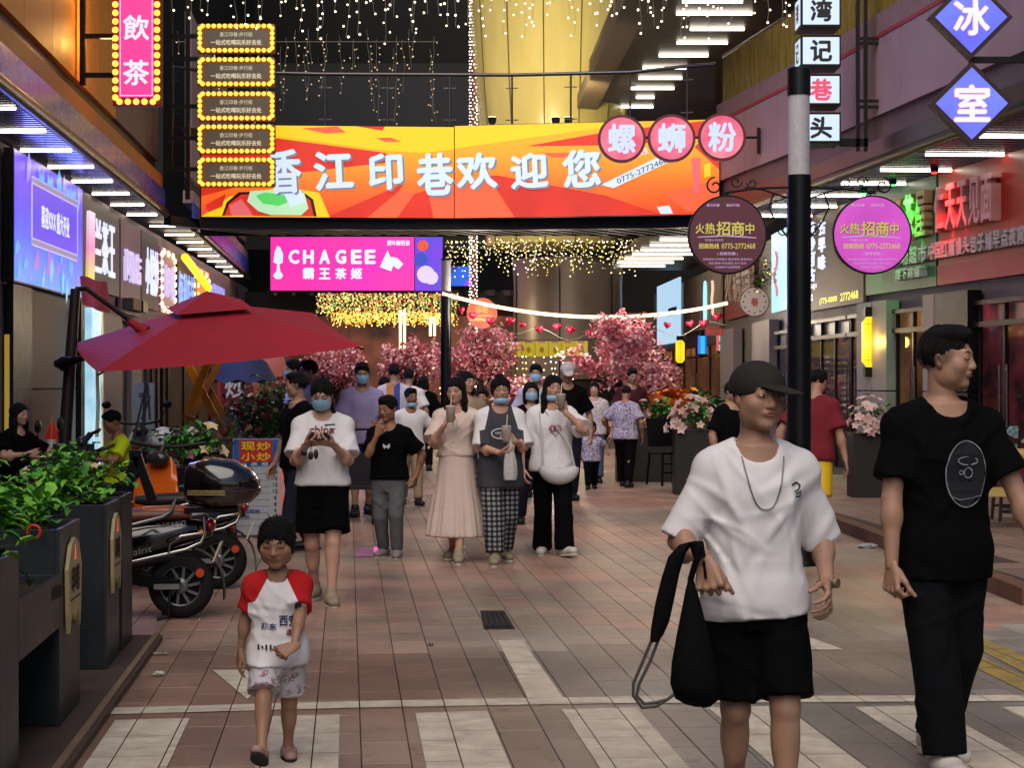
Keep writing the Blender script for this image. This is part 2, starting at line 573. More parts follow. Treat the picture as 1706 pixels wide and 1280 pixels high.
# ---------------------------------------------------------------- people: distance fields meshed with surface nets
f32 = np.float32
def V3(*a): return np.array(a, dtype=np.float64)
class Fld:
 def __init__(s, lo, hi, vx):
  s.lo = np.array(lo, float)
  s.vx = vx
  s.n = (np.ceil((np.array(hi, float) - s.lo) / vx).astype(int) + 1)
  s.D = np.full(s.n, 1.0, f32)
  s.ax = [(s.lo[i] + vx * np.arange(s.n[i])).astype(f32) for i in range(3)]
 def win(s, lo, hi):
  a = np.clip(np.floor((np.array(lo) - s.lo) / s.vx).astype(int), 0, s.n)
  b = np.clip(np.ceil((np.array(hi) - s.lo) / s.vx).astype(int) + 1, 0, s.n)
  return tuple(slice(i, j) for i, j in zip(a, b))
 def xyz(s, w):
  return s.ax[0][w[0]][:, None, None], s.ax[1][w[1]][None, :, None], s.ax[2][w[2]][None, None, :]
 def put(s, fn, lo, hi, k=0.0, sub=False):
  pad = k + s.vx * 2.5
  w = s.win(np.array(lo) - pad, np.array(hi) + pad)
  if any(q.stop <= q.start for q in w): return
  d = fn(*s.xyz(w)).astype(f32)
  o = s.D[w]
  if sub:
   d = -d
   if k > 0:
    h = np.maximum(k - np.abs(o - d), 0) / k
    s.D[w] = np.maximum(o, d) + h * h * k * 0.25
   else:
    s.D[w] = np.maximum(o, d)
  elif k > 0:
   h = np.maximum(k - np.abs(o - d), 0) / k
   s.D[w] = np.minimum(o, d) - h * h * k * 0.25
  else:
   s.D[w] = np.minimum(o, d)
 def cone(s, a, b, ra, rb, k=0.0, cut=None, sub=False, flat=None, cut0=None):
  """round cone a to b; cut = end face at b, flat = (axis, factor) squeezes along an axis"""
  a, b = np.array(a, float), np.array(b, float)
  ab = b - a
  L2 = float(ab @ ab) + 1e-12
  def fn(X, Y, Z):
   x, y, z = X - f32(a[0]), Y - f32(a[1]), Z - f32(a[2])
   t = (x * f32(ab[0]) + y * f32(ab[1]) + z * f32(ab[2])) / f32(L2)
   tc = np.clip(t, 0, 1)
   dx, dy, dz = x - tc * f32(ab[0]), y - tc * f32(ab[1]), z - tc * f32(ab[2])
   if flat is not None:
    n, q = flat
    c = (dx * f32(n[0]) + dy * f32(n[1]) + dz * f32(n[2])) * f32(1 / q - 1)
    dx, dy, dz = dx + c * f32(n[0]), dy + c * f32(n[1]), dz + c * f32(n[2])
   d = np.sqrt(dx * dx + dy * dy + dz * dz) - (f32(ra) + tc * f32(rb - ra))
   if flat is not None and flat[1] < 1: d = d * f32(max(flat[1], .5))
   if cut is not None: d = np.maximum(d, (t - f32(cut)) * f32(math.sqrt(L2)))
   if cut0 is not None: d = np.maximum(d, (f32(cut0) - t) * f32(math.sqrt(L2)))
   return d
  r = max(ra, rb)
  s.put(fn, np.minimum(a, b) - r, np.maximum(a, b) + r, k, sub)
 def ell(s, c, r, M=None, k=0.0, sub=False, cutz=None):
  c = np.array(c, float)
  r = np.array(r, float)
  Mt = np.eye(3) if M is None else np.array(M, float)
  def fn(X, Y, Z):
   x, y, z = X - f32(c[0]), Y - f32(c[1]), Z - f32(c[2])
   q = []
   for i in range(3):
    q.append((x * f32(Mt[0, i]) + y * f32(Mt[1, i]) + z * f32(Mt[2, i])))
   d = np.sqrt((q[0] / f32(r[0])) ** 2 + (q[1] / f32(r[1])) ** 2 + (q[2] / f32(r[2])) ** 2)
   g = np.sqrt((q[0] / f32(r[0] ** 2)) ** 2 + (q[1] / f32(r[1] ** 2)) ** 2 + (q[2] / f32(r[2] ** 2)) ** 2)
   return d * (d - 1) / np.maximum(g, 1e-5)
  e = np.abs(Mt) @ r
  s.put(fn, c - e, c + e, k, sub)
 def prof(s, o, M, zs, rx, ry, cx=None, cy=None, pw=2.2, k=0.0, fold=None, zlo=None, zhi=None, slant=None):
  """body section stack: elliptic sections along the local z of frame M at o"""
  o = np.array(o, float)
  Mt = np.array(M, float)
  zs = np.array(zs, float)
  rx, ry = np.array(rx, float), np.array(ry, float)
  cx = np.zeros_like(zs) if cx is None else np.array(cx, float)
  cy = np.zeros_like(zs) if cy is None else np.array(cy, float)
  zf = np.linspace(zs[0], zs[-1], 64)
  ker = np.ones(9) / 9
  def sm_(q):
   q = np.interp(zf, zs, q)
   for _ in range(2):
    q = np.convolve(np.pad(q, 4, mode='edge'), ker, 'valid')
   return q
  zk, rxs, rys, cx, cy = zs, sm_(rx), sm_(ry), sm_(cx), sm_(cy)
  zs_ = zf
  def fn(X, Y, Z):
   x, y, z = X - f32(o[0]), Y - f32(o[1]), Z - f32(o[2])
   lx = x * f32(Mt[0, 0]) + y * f32(Mt[1, 0]) + z * f32(Mt[2, 0])
   ly = x * f32(Mt[0, 1]) + y * f32(Mt[1, 1]) + z * f32(Mt[2, 1])
   lz = x * f32(Mt[0, 2]) + y * f32(Mt[1, 2]) + z * f32(Mt[2, 2])
   sh = lz.shape
   fz = lz.ravel()
   a = np.interp(fz, zs_, rxs).reshape(sh).astype(f32)
   b = np.interp(fz, zs_, rys).reshape(sh).astype(f32)
   px = lx - np.interp(fz, zs_, cx).reshape(sh).astype(f32)
   py = ly - np.interp(fz, zs_, cy).reshape(sh).astype(f32)
   if fold is not None:
    th = np.arctan2(py / b, px / a)
    m = fold(th, lz)
    a, b = a * (1 + m), b * (1 + m)
   q = (np.abs(px / a) ** f32(pw) + np.abs(py / b) ** f32(pw)) ** f32(1 / pw)
   d = (q - 1) * np.minimum(a, b)
   lo_ = zs[0] if zlo is None else zlo
   hi_ = zs[-1] if zhi is None else zhi
   zz = lz if slant is None else lz + f32(slant) * lx
   return np.maximum(d, np.maximum(f32(lo_) - zz, lz - f32(hi_)))
  R_ = max(rx.max(), ry.max()) * 1.3
  pts = np.array([o + Mt[:, 2] * z for z in (zs[0], zs[-1])])
  s.put(fn, pts.min(0) - R_, pts.max(0) + R_, k)
 def crease(s, amp, fr, seed=0, lo=None, hi=None, sharp=False):
  """cloth creases: warped waves added to the field"""
  r = np.random.default_rng(seed)
  w = s.win(s.lo if lo is None else lo, (s.lo + s.vx * s.n) if hi is None else hi)
  X, Y, Z = s.xyz(w)
  acc = np.zeros(s.D[w].shape, f32)
  for i in range(5):
   kv = r.normal(size=3)
   kv[2] *= 0.55
   kv = kv / np.linalg.norm(kv) * fr * r.uniform(.6, 1.7)
   kw = r.normal(size=3) * fr * 0.35
   ph = r.uniform(0, 6.28, 2)
   base = X * f32(kv[0]) + Y * f32(kv[1]) + Z * f32(kv[2]) + f32(ph[0])
   warp = np.sin(X * f32(kw[0]) + Y * f32(kw[1]) + Z * f32(kw[2]) + f32(ph[1])) * f32(1.6)
   q = np.abs(np.sin((base + warp) * f32(.5)))
   acc += (f32(1.2) * (f32(.64) - np.sqrt(q * q + f32(.02))) * f32(2.0)) if sharp else np.sin(base + warp)
  s.D[w] += acc * f32(amp / 2.2)
 def folds(s, n, H, z0, z1, xw, amp, seed):
  """single cloth folds: short soft ridges running mostly downwards"""
  r = np.random.default_rng(seed)
  for i in range(n):
   cx, cz = r.uniform(-xw, xw), r.uniform(z0, z1)
   th = r.normal() * .45 + (.5 if cx > 0 else -.5) * (cz > (z0 + z1) / 2)
   L, wd = r.uniform(.045, .10) * H, r.uniform(.006, .011) * H
   bend = r.normal() * 1.5
   sg = 1 if r.random() < .65 else -.8
   q = L * 2.0
   w = s.win((cx - q, s.lo[1], cz - q), (cx + q, s.lo[1] + s.vx * s.n[1], cz + q))
   if any(k.stop <= k.start for k in w): continue
   X, Y, Z = s.xyz(w)
   a, b_ = X - f32(cx), Z - f32(cz)
   t = a * f32(math.sin(th)) + b_ * f32(math.cos(th))
   e = a * f32(math.cos(th)) - b_ * f32(math.sin(th)) + f32(bend) * t * t
   s.D[w] -= f32(sg * amp) * np.exp(-(e / f32(wd)) ** 2 - (t / f32(L)) ** 2)
 def mesh(s):
  D = s.D
  D = np.pad(D, 1, constant_values=1.0)
  lo = s.lo - s.vx
  ins = D < 0
  n = np.array(D.shape) - 1
  c = ins[:-1, :-1, :-1].astype(np.int8)
  tot = c.copy()
  offs = [(i, j, k) for i in (0, 1) for j in (0, 1) for k in (0, 1)]
  for (i, j, k) in offs[1:]:
   tot += ins[i:i + n[0], j:j + n[1], k:k + n[2]]
  act = (tot > 0) & (tot < 8)
  ii, jj, kk = np.nonzero(act)
  if not len(ii): return np.zeros((0, 3)), np.zeros((0, 4), int)
  vals = {(a, b, c_): D[ii + a, jj + b, kk + c_] for (a, b, c_) in offs}
  acc = np.zeros((len(ii), 3))
  cnt = np.zeros(len(ii))
  for ax in range(3):
   for o in offs:
    if o[ax] == 1: continue
    o2 = list(o)
    o2[ax] = 1
    a, b = vals[o], vals[tuple(o2)]
    m = (a < 0) != (b < 0)
    t = np.where(m, a / np.where(np.abs(a - b) < 1e-9, 1e-9, a - b), 0)
    p = np.zeros((len(ii), 3)) + np.array(o)
    p[:, ax] = t
    acc += p * m[:, None]
    cnt += m
  V = (acc / cnt[:, None] + np.stack([ii, jj, kk], 1)) * s.vx + lo
  idx = np.full(n, -1, np.int64)
  idx[ii, jj, kk] = np.arange(len(ii))
  Q = []
  for ax in range(3):
   u, w = [(1, 2), (2, 0), (0, 1)][ax]
   a = ins
   sl0 = [slice(1, -1)] * 3
   sl1 = [slice(1, -1)] * 3
   sl0[ax] = slice(0, D.shape[ax] - 1)
   sl1[ax] = slice(1, D.shape[ax])
   A, B = ins[tuple(sl0)], ins[tuple(sl1)]
   e = np.array(np.nonzero(A != B))
   flip = A[tuple(e)]
   p = e.copy()
   for q in range(3):
    if q != ax: p[q] += 1
   def cell(du, dw):
    r = p.copy()
    r[u] -= du
    r[w] -= dw
    return idx[r[0], r[1], r[2]]
   q0, q1, q2, q3 = cell(1, 1), cell(0, 1), cell(0, 0), cell(1, 0)
   quad = np.stack([q0, q1, q2, q3], 1)
   quad[~flip] = quad[~flip][:, ::-1]
   Q.append(quad)
  return V, np.concatenate(Q)
 def front(s, x, z, M=None):
  """front (-y) surface depth at x, z"""
  i = int(np.clip(round((x - s.lo[0]) / s.vx), 0, s.n[0] - 1))
  k = int(np.clip(round((z - s.lo[2]) / s.vx), 0, s.n[2] - 1))
  c = s.D[i, :, k]
  w = np.nonzero(c < 0)[0]
  if not len(w): return None
  j = w[0]
  if j == 0: return s.lo[1]
  t = c[j - 1] / (c[j - 1] - c[j])
  return s.lo[1] + s.vx * (j - 1 + t)
def net_obj(name, V, Q, m, parent, tint=None, kind=None):
 me = bpy.data.meshes.new(name)
 me.vertices.add(len(V))
 me.vertices.foreach_set('co', np.ascontiguousarray(V, dtype=f32).ravel())
 me.loops.add(Q.size)
 me.loops.foreach_set('vertex_index', Q.ravel().astype(np.int32))
 me.polygons.add(len(Q))
 me.polygons.foreach_set('loop_start', np.arange(0, Q.size, 4, dtype=np.int32))
 me.polygons.foreach_set('use_smooth', np.ones(len(Q), bool))
 me.update(calc_edges=True)
 me.validate()
 if tint is not None:
  a = me.color_attributes.new('tint', 'FLOAT_COLOR', 'POINT')
  a.data.foreach_set('color', np.concatenate([tint, np.ones((len(tint), 1))], 1).astype(f32).ravel())
 for x in (m if isinstance(m, (list, tuple)) else [m]):
  me.materials.append(x)
 return link(name, me, parent, kind=kind)
def skin_mat(name, colr):
 if name in MATS: return MATS[name]
 m = mat(name, colr, 0.5, var=0.10, scale=9, bump=0.05, bscale=90, spec=0.35)
 t = m.node_tree
 b = t.nodes['Principled BSDF']
 b.inputs['Subsurface Weight'].default_value = 0.08
 b.inputs['Subsurface Radius'].default_value = (0.02, 0.008, 0.004)
 at_ = t.nodes.new('ShaderNodeAttribute')
 at_.attribute_name = 'tint'
 mx = t.nodes.new('ShaderNodeMix')
 mx.data_type = 'RGBA'
 mx.blend_type = 'MULTIPLY'
 mx.inputs[0].default_value = 1
 src = b.inputs['Base Color'].links[0].from_socket
 t.links.new(src, mx.inputs[6])
 t.links.new(at_.outputs['Color'], mx.inputs[7])
 t.links.new(mx.outputs[2], b.inputs['Base Color'])
 return m
def rotm(rx=0, ry=0, rz=0):
 return np.array((Matrix.Rotation(R(rz), 3, 'Z') @ Matrix.Rotation(R(ry), 3, 'Y') @ Matrix.Rotation(R(rx), 3, 'X')))
def nrm(v):
 v = np.array(v, float)
 return v / (np.linalg.norm(v) + 1e-12)
def ik(a, b, l1, l2, pole):
 d = b - a
 L = np.linalg.norm(d)
 mx = (l1 + l2) * 0.999
 if L > mx:
  b = a + d / L * mx
  d, L = b - a, mx
 L = max(L, abs(l1 - l2) + 1e-4)
 c = (l1 * l1 + L * L - l2 * l2) / (2 * L)
 h = math.sqrt(max(l1 * l1 - c * c, 0))
 u = nrm(d)
 p = np.array(pole, float)
 p = nrm(p - u * (p @ u))
 return a + u * c + p * h, b
DEF = dict(H=1.65, hr=.135, leg=.50, b=1.0, fat=1.0, sex='m', lean=0, roll=0, twist=0, crouch=0, sway=0.0, hyaw=0, hpitch=0, hroll=0, sw=.106,
           fL=(.055, 0, 0), fR=(-.055, 0, 0), toeL=(.18, -1, 0), toeR=(-.18, -1, 0), kneeL=(.05, -1, 0), kneeR=(-.05, -1, 0),
           aL=(.17, -.02, .485), aR=(-.17, -.02, .485), elL=(.6, .9, 0), elR=(-.6, .9, 0),
           hL={}, hR={}, shd=.046, vx=.012, hvx=None, skin='#b98a6c', seat=False)
def person(label, base, yaw, outfit, group=None, **kw):
 """one person: skin, clothes, hair; returns the thing and its joints in world space"""
 S = dict(DEF)
 S.update(kw)
 H, vx = S['H'], S['vx']
 hvx = S['hvx'] or vx
 T = thing('person', label, 'person', base, R(yaw), group)
 b = S['b']
 fem = S['sex'] == 'f'
 hh = S['hr'] * H
 zhip = S['leg'] * H - S['crouch'] * H
 znb = H - hh * 1.10 - .02 * H
 if S['crouch']: znb -= S['crouch'] * H
 Lt = znb - zhip
 Pv = V3(S['sway'] * H, 0, zhip)
 Mt = rotm(S['lean'], S['roll'], S['twist'])
 tp = lambda x, y, z: Pv + Mt @ V3(x * H, y * H, z * Lt)          # z: 0 hip .. 1 neck base
 NB = tp(0, .005, 1.0)
 Mh = rotm(S['hpitch'], S['hroll'], S['hyaw'])
 HCn = NB + Mt @ V3(0, -.012 * H, .02 * H + .10 * hh) + Mh @ V3(0, -.04 * hh, .5 * hh)
 hp = lambda x, y, z: HCn + Mh @ (V3(x, y, z) * hh)
 sw = S['sw'] * (0.94 if fem else 1.0)
 J = {}
 for sd_, sg in (('L', 1), ('R', -1)):
  J['sh' + sd_] = tp(sg * sw, .006, 1.0) - Mt @ V3(0, 0, S['shd'] * H)
  J['hip' + sd_] = Pv + rotm(0, 0, S['twist'] * .5) @ V3(sg * .05 * H * max(1, b * .9), 0, -.005 * H)
  f = np.array(S['f' + sd_], float) * H
  an = f + V3(0, 0, .046 * H)
  LL = S['leg'] * H - .046 * H
  J['kn' + sd_], J['an' + sd_] = ik(J['hip' + sd_], an, LL * .52, LL * .495, S['knee' + sd_])
  wr = np.array(S['a' + sd_], float) * H
  al = .172 * H * (S['leg'] / .5)
  J['el' + sd_], J['wr' + sd_] = ik(J['sh' + sd_], wr, al, al * .86, S['el' + sd_])
 # ---- skin
 lo, hi = [], []
 allp = np.array([J[k] for k in J] + [HCn])
 lo = allp.min(0) - .14 * H
 hi = allp.max(0) + .14 * H
 lo[2] = min(lo[2], -.02)
 hi[2] = HCn[2] + hh * .62
 B = Fld(lo, hi, vx)
 bz = [-.16, -.02, .22, .45, .68, .86, .95, 1.03]
 if fem:
  brx = [.070, .092, .082, .074, .084, .090, .070, .036]
  bry = [.055, .068, .058, .052, .062, .050, .042, .036]
 else:
  brx = [.070, .088, .086, .086, .098, .100, .078, .040]
  bry = [.055, .066, .062, .060, .066, .054, .046, .040]
 fz = [z * Lt for z in bz]
 brx = [a * .94 for a in brx]
 B.prof(Pv, Mt, fz, np.array(brx) * H * b, np.array(bry) * H * b * S['fat'])
 for sd_, sg in (('L', 1), ('R', -1)):
  hp_, kn, an = J['hip' + sd_], J['kn' + sd_], J['an' + sd_]
  B.cone(hp_, kn, .052 * H * b, .033 * H * b, k=.02)
  B.cone(kn, an, .031 * H * b, .0205 * H * b ** .5, k=.015)
  cf = kn + (an - kn) * .28 + V3(0, .008 * H, 0)
  B.ell(cf, V3(.031, .032, .075) * H * b, k=.02)
  B.ell(kn + nrm(np.array(S['knee' + sd_], float)) * .005 * H, V3(.026, .026, .034) * H * b, k=.012)
  if not outfit.get('shoes_hide'):
   td = nrm(S['toe' + sd_])
   bt = an - V3(0, 0, .028 * H)
   up = nrm(np.cross(np.cross(td, V3(0, 0, 1)), td))
   B.cone(bt - td * .022 * H, bt + td * .085 * H - up * .008 * H, .022 * H, .017 * H, k=.012, flat=(up, .75))
   B.cone(an, bt, .021 * H, .02 * H, k=.01)
  sh, el, wr = J['sh' + sd_], J['el' + sd_], J['wr' + sd_]
  ab = b ** .7
  B.cone(NB + Mt @ V3(0, .012, -.004) * H, sh, .030 * H * ab, .024 * H * ab, k=.02)
  B.ell(sh + V3(0, 0, -.004 * H), V3(.031, .031, .031) * H * ab, k=.02)
  B.cone(sh, el, .030 * H * ab, .0225 * H * ab, k=.025)
  B.cone(el, wr, .0235 * H * ab, .0150 * H * ab ** .5, k=.012)
  B.ell(el + (wr - el) * .25, V3(.026, .026, .040) * H * ab, M=None, k=.015)
 B.cone(NB - Mt @ V3(0, 0, .03 * H), hp(0, .10, -.22), .036 * H * b ** .6, .031 * H * b ** .6, k=.03)
 hands = {}
 def hand(Fd, sd_):
  sg = 1 if sd_ == 'L' else -1
  o = S['h' + sd_]
  wr, el = J['wr' + sd_], J['el' + sd_]
  u = nrm(o['dir']) if 'dir' in o else nrm(wr - el)
  n = np.array(o.get('palm', (-sg, .25, 0)), float)
  n = nrm(n - u * (n @ u))
  th = np.array(o.get('thumb', (0, -1, 0)), float)
  l = np.cross(u, n)
  if l @ th < 0: l = -l
  l = nrm(l)
  hs = .108 * H * o.get('size', 1.0)
  cu = o.get('curl', 28)
  sp = o.get('spread', 5)
  kw_ = .20 * hs
  palm0 = wr + u * .02 * hs
  for i, off in enumerate((-.30, -.10, .10, .30)):          # little .. index
   kn_ = wr + u * hs * (.47, .52, .54, .52)[i] + l * hs * off * .78
   Fd.cone(palm0 + l * hs * off * .35, kn_, .085 * hs, .068 * hs, k=.012, flat=(n, .78))
   p = kn_
   r = (.042, .048, .050, .048)[i] * hs
   ln = (.36, .44, .48, .43)[i] * hs
   ang = 0
   for j, (q, cc) in enumerate(zip((.44, .31, .25), (o.get('c1', cu), cu * 1.15, cu * .8))):
    ang += cc + (i - 1.5) * -2
    a = R(ang)
    sa = R((i - 1.5) * sp)
    d = u * math.cos(a) * math.cos(sa) + n * math.sin(a) + l * math.sin(sa) * math.cos(a)
    e = p + d * ln * q
    Fd.cone(p, e, r * (1 - .08 * j), r * (1 - .08 * (j + 1)), k=.004 if j else .008)
    p = e
   hands.setdefault(sd_, {})['tip%d' % i] = p
  tb = wr + u * .16 * hs + l * .17 * hs + n * .06 * hs
  ta = o.get('tang', 38)
  d1 = nrm(u * math.cos(R(ta)) + l * math.sin(R(ta)) + n * o.get('tn', .35))
  d2 = nrm(u * math.cos(R(ta * .45)) + l * math.sin(R(ta * .45)) + n * (o.get('tn', .35) + .15))
  m1 = tb + d1 * .27 * hs
  m2 = m1 + d2 * .18 * hs
  m3 = m2 + nrm(d2 * .8 + n * .35) * .15 * hs
  Fd.cone(tb, m1, .085 * hs, .062 * hs, k=.012)
  Fd.cone(m1, m2, .056 * hs, .052 * hs, k=.005)
  Fd.cone(m2, m3, .052 * hs, .044 * hs, k=.005)
  Fd.cone(wr - u * .12 * hs, palm0, .0150 * H * b ** .3, .085 * hs, k=.01, flat=(n, .85))
  hands[sd_].update(c=wr + u * .45 * hs + n * .14 * hs, u=u, n=n, l=l, hs=hs, thumb=m3)
 def head(Fd, k1=1.0):
  e = lambda c, r, k, sub=False: Fd.ell(hp(*c), V3(*r) * hh, M=Mh, k=k * hh, sub=sub)
  rd = S.get('round', 1.0)
  e((0, .05, .13), (.335, .42, .37), 0)
  e((0, -.09, -.13), (.272 * rd, .285, .345), .12)
  e((0, -.25, -.40), (.115 * rd, .10, .085), .10)
  for q in (1, -1):
   e((q * .175 * rd, -.06, -.25), (.10, .16, .14), .12)
   e((q * .165 * rd, -.235, -.10), (.115, .105, .11), .10)
   e((q * .135, -.43, .035), (.085, .075, .055), .07, True)
   e((q * .135, -.335, .03), (.085, .055, .048), .03)
   Fd.ell(hp(q * .335, .055, -.02), V3(.035, .075, .125) * hh, M=Mh @ rotm(0, q * 10, q * 25), k=.03 * hh)
   Fd.ell(hp(q * .365, .04, .0), V3(.02, .035, .06) * hh, M=Mh @ rotm(0, q * 10, q * 25), k=.03 * hh, sub=True)
  e((0, -.335, .115), (.20, .06, .045), .09)
  Fd.cone(hp(0, -.36, .07), hp(0, -.425, -.115), .036 * hh, .058 * hh, k=.06 * hh)
  for q in (1, -1):
   e((q * .052, -.395, -.135), (.040, .042, .036), .03)
  e((0, -.345, -.235), (.115, .055, .05), .05)
  e((0, -.376, -.222), (.088, .034, .020), .02)
  e((0, -.370, -.262), (.075, .036, .024), .02)
  if S.get('mouth'):
   e((0, -.402, -.243), (.060, .03, .008 + .02 * S['mouth']), .01, True)
  else:
   e((0, -.414, -.241), (.085, .022, .007), .012, True)
 V, Q, fine = None, None, hvx < vx * .999
 if not fine:
  head(B)
  for q in 'LR': hand(B, q)
  V, Q = B.mesh()
 else:
  # finer nets for the head and each hand, overlapping into neck and wrists
  B.ell(hp(0, 0.02, .02), V3(.27, .30, .40) * hh, M=Mh)
  V, Q = B.mesh()
  c0 = hp(0, 0, 0)
  A = Fld(c0 - hh * .66, c0 + hh * .66, hvx)
  A.cone(hp(0, .10, -.22) + nrm(NB - hp(0, .1, -.22)) * hh * .22, hp(0, .10, -.10), .0315 * H * b ** .6, .031 * H * b ** .6)
  head(A)
  v2, q2 = A.mesh()
  q2 = q2 + len(V)
  V, Q = np.concatenate([V, v2]), np.concatenate([Q, q2])
  for q in 'LR':
   A = Fld(J['wr' + q] - .155 * H * S['h' + q].get('size', 1), J['wr' + q] + .155 * H * S['h' + q].get('size', 1), hvx)
   hand(A, q)
   v2, q2 = A.mesh()
   q2 = q2 + len(V)
   V, Q = np.concatenate([V, v2]), np.concatenate([Q, q2])
 # lips, cheeks, brows-shadow-free tint by place on the face (true skin colour differences)
 loc = (V - HCn) @ Mh / hh
 tint = np.ones((len(V), 3))
 def dab(c, r, colr, soft=1.0):
  d = np.sqrt((((loc - np.array(c)) / np.array(r)) ** 2).sum(1))
  w = np.clip((1.15 - d) / .4, 0, 1)[:, None] * soft
  tint[:] = tint * (1 - w) + np.array(colr) * w
 dab((0, -.41, -.243), (.095, .08, .042), (.86, .52, .50), .9)
 for q in (1, -1):
  dab((q * .17, -.30, -.09), (.11, .12, .10), (1.02, .88, .86), .6)
  dab((q * .35, .05, -.02), (.08, .12, .15), (1.0, .85, .82), .6)
 if outfit.get('hair') == 'fade':
  for q in (1, -1):
   dab((q * .33, .10, .13), (.12, .32, .24), (.42, .42, .44), .85)
 tint *= (1 + .05 * np.sin(V[:, :1] * 37 + V[:, 2:] * 23))
 sk = skin_mat('skin_' + S['skin'], S['skin'])
 net_obj('body', V, Q, sk, T, tint)
 # ---- eyes and brows
 if hh / base[1] * F > 22:
  for q in (1, -1):
   mb = MB()
   Mm = Matrix(Mh.tolist())
   if S.get('eyes', 'open') == 'open':
    mb.sph(hp(q * .135, -.372, .028), (.060 * hh, .024 * hh, .021 * hh), 12, 8, 0, Mm)
    mb.sph(hp(q * .135, -.386, .028), (.026 * hh, .014 * hh, .022 * hh), 10, 6, 1, Mm)
   else:
    mb.sph(hp(q * .135, -.378, .020), (.062 * hh, .018 * hh, .009 * hh), 12, 6, 1, Mm)
   mb.build('eye', [mat('eye_white', '#b9aea4', .3), mat('eye_dark', '#120c0a', .2)], T, local=True)
   mb = MB()
   pts = [hp(q * x, y, z) for x, y, z in ((.060, -.395, .108), (.11, -.392, .127), (.165, -.372, .130), (.215, -.335, .112))]
   mb.tube(pts, [.012 * hh, .017 * hh, .015 * hh, .006 * hh], 6)
   mb.build('eyebrow', mat('brow_hair', '#17110e', .8), T, local=True)
 # ---- hair
 hc = outfit.get('haircol', '#0a0807')
 hm = mat('hair_' + hc, hc, .62, var=.4, scale=30, bump=.6, bscale=60, spec=.18, stretch=(5, 5, .6))
 hk = outfit.get('hair', 'short')
 if hk:
  low = {'short': .6, 'fade': .6, 'bob': .95, 'kid': .8, 'long': 1.9, 'tail': 1.5, 'bun': .8, 'longside': 1.9}[hk]
  c0 = hp(0, 0, 0)
  hv = max(hvx, .0045)
  A = Fld(c0 - V3(.66, .72, max(.55, low)) * hh, c0 + V3(.66, .72, .72) * hh, hv)
  e = lambda c, r, k=.05, sub=False: A.ell(hp(*c), V3(*r) * hh, M=Mh, k=k * hh, sub=sub)
  if hk == 'fade':
   e((0, .065, .165), (.350, .438, .385))
   e((0, -.03, .42), (.31, .40, .17), .06)
   e((0, -.52, -.15), (.40, .36, .45), .03, True)
   e((.42, -.14, -.14), (.15, .27, .30), .03, True)
   e((-.42, -.14, -.14), (.15, .27, .30), .03, True)
   e((0, .1, -.62), (.6, .7, .47), .04, True)
  elif hk == 'short':
   e((0, .06, .17), (.365, .445, .40))
   e((0, -.06, .40), (.30, .36, .17), .08)
   e((0, -.50, -.19), (.36, .36, .47), .03, True)
   e((.42, -.16, -.16), (.14, .26, .26), .03, True)
   e((-.42, -.16, -.16), (.14, .26, .26), .03, True)
   e((0, .1, -.62), (.6, .7, .42), .04, True)
  elif hk in ('kid', 'bun'):
   e((0, .06, .15), (.385, .46, .41))
   e((.27, .0, -.02), (.12, .22, .26), .06)
   e((-.27, .0, -.02), (.12, .22, .26), .06)
   e((0, .22, -.12), (.30, .24, .28), .06)
   e((0, -.54, -.22), (.275, .36, .47), .03, True)
   e((0, .0, -.78), (.7, .8, .42), .05, True)
   if hk == 'bun': e((0, .22, .54), (.15, .15, .13), .04)
  elif hk == 'bob':
   e((0, .06, .15), (.385, .455, .41))
   for q in (1, -1):
    A.cone(hp(q * .30, .02, .1), hp(q * .33, -.06, -.52), .14 * hh, .11 * hh, k=.08 * hh)
   e((0, .24, -.25), (.34, .22, .42), .08)
   e((0, -.56, -.16), (.245, .36, .44), .03, True)
  else:
   e((0, .06, .15), (.380, .455, .41))
   e((0, .25, -.15), (.32, .22, .40), .08)
   if hk == 'tail':
    e((0, -.52, -.17), (.29, .36, .47), .03, True)
    e((0, .0, -.72), (.7, .8, .42), .05, True)
    sd2 = outfit.get('tailside', 1)
    A.cone(hp(sd2 * .2, .30, -.1), hp(sd2 * .34, -.02, -.65), .10 * hh, .085 * hh, k=.05 * hh)
    A.cone(hp(sd2 * .34, -.02, -.65), hp(sd2 * .40, -.22, -1.15), .08 * hh, .045 * hh, k=.03 * hh)
   else:
    ends = [(1, -1.0), (-1, -1.0)] if hk == 'long' else [(-1, -1.25), (1, -.55)]
    for q, zz in ends:
     A.cone(hp(q * .30, .0, .1), hp(q * .36, -.05, -.45), .13 * hh, .15 * hh, k=.08 * hh)
     A.cone(hp(q * .36, -.05, -.45), hp(q * .40, -.12, zz), .15 * hh, .09 * hh, k=.06 * hh)
     A.cone(hp(q * .26, .18, -.3), hp(q * .30, .12, zz + .1), .16 * hh, .10 * hh, k=.06 * hh)
    e((0, .27, -.45), (.34, .18, .60), .08)
    e((0, -.56, -.17), (.215, .36, .46 if hk == 'long' else .48), .03, True)
  if outfit.get('cap'):
   e((0, 0, .72), (.8, .9, .60), .02, True)
  A.crease(.012 * hh, 16 / hh, seed=int(H * 1000))
  v2, q2 = A.mesh()
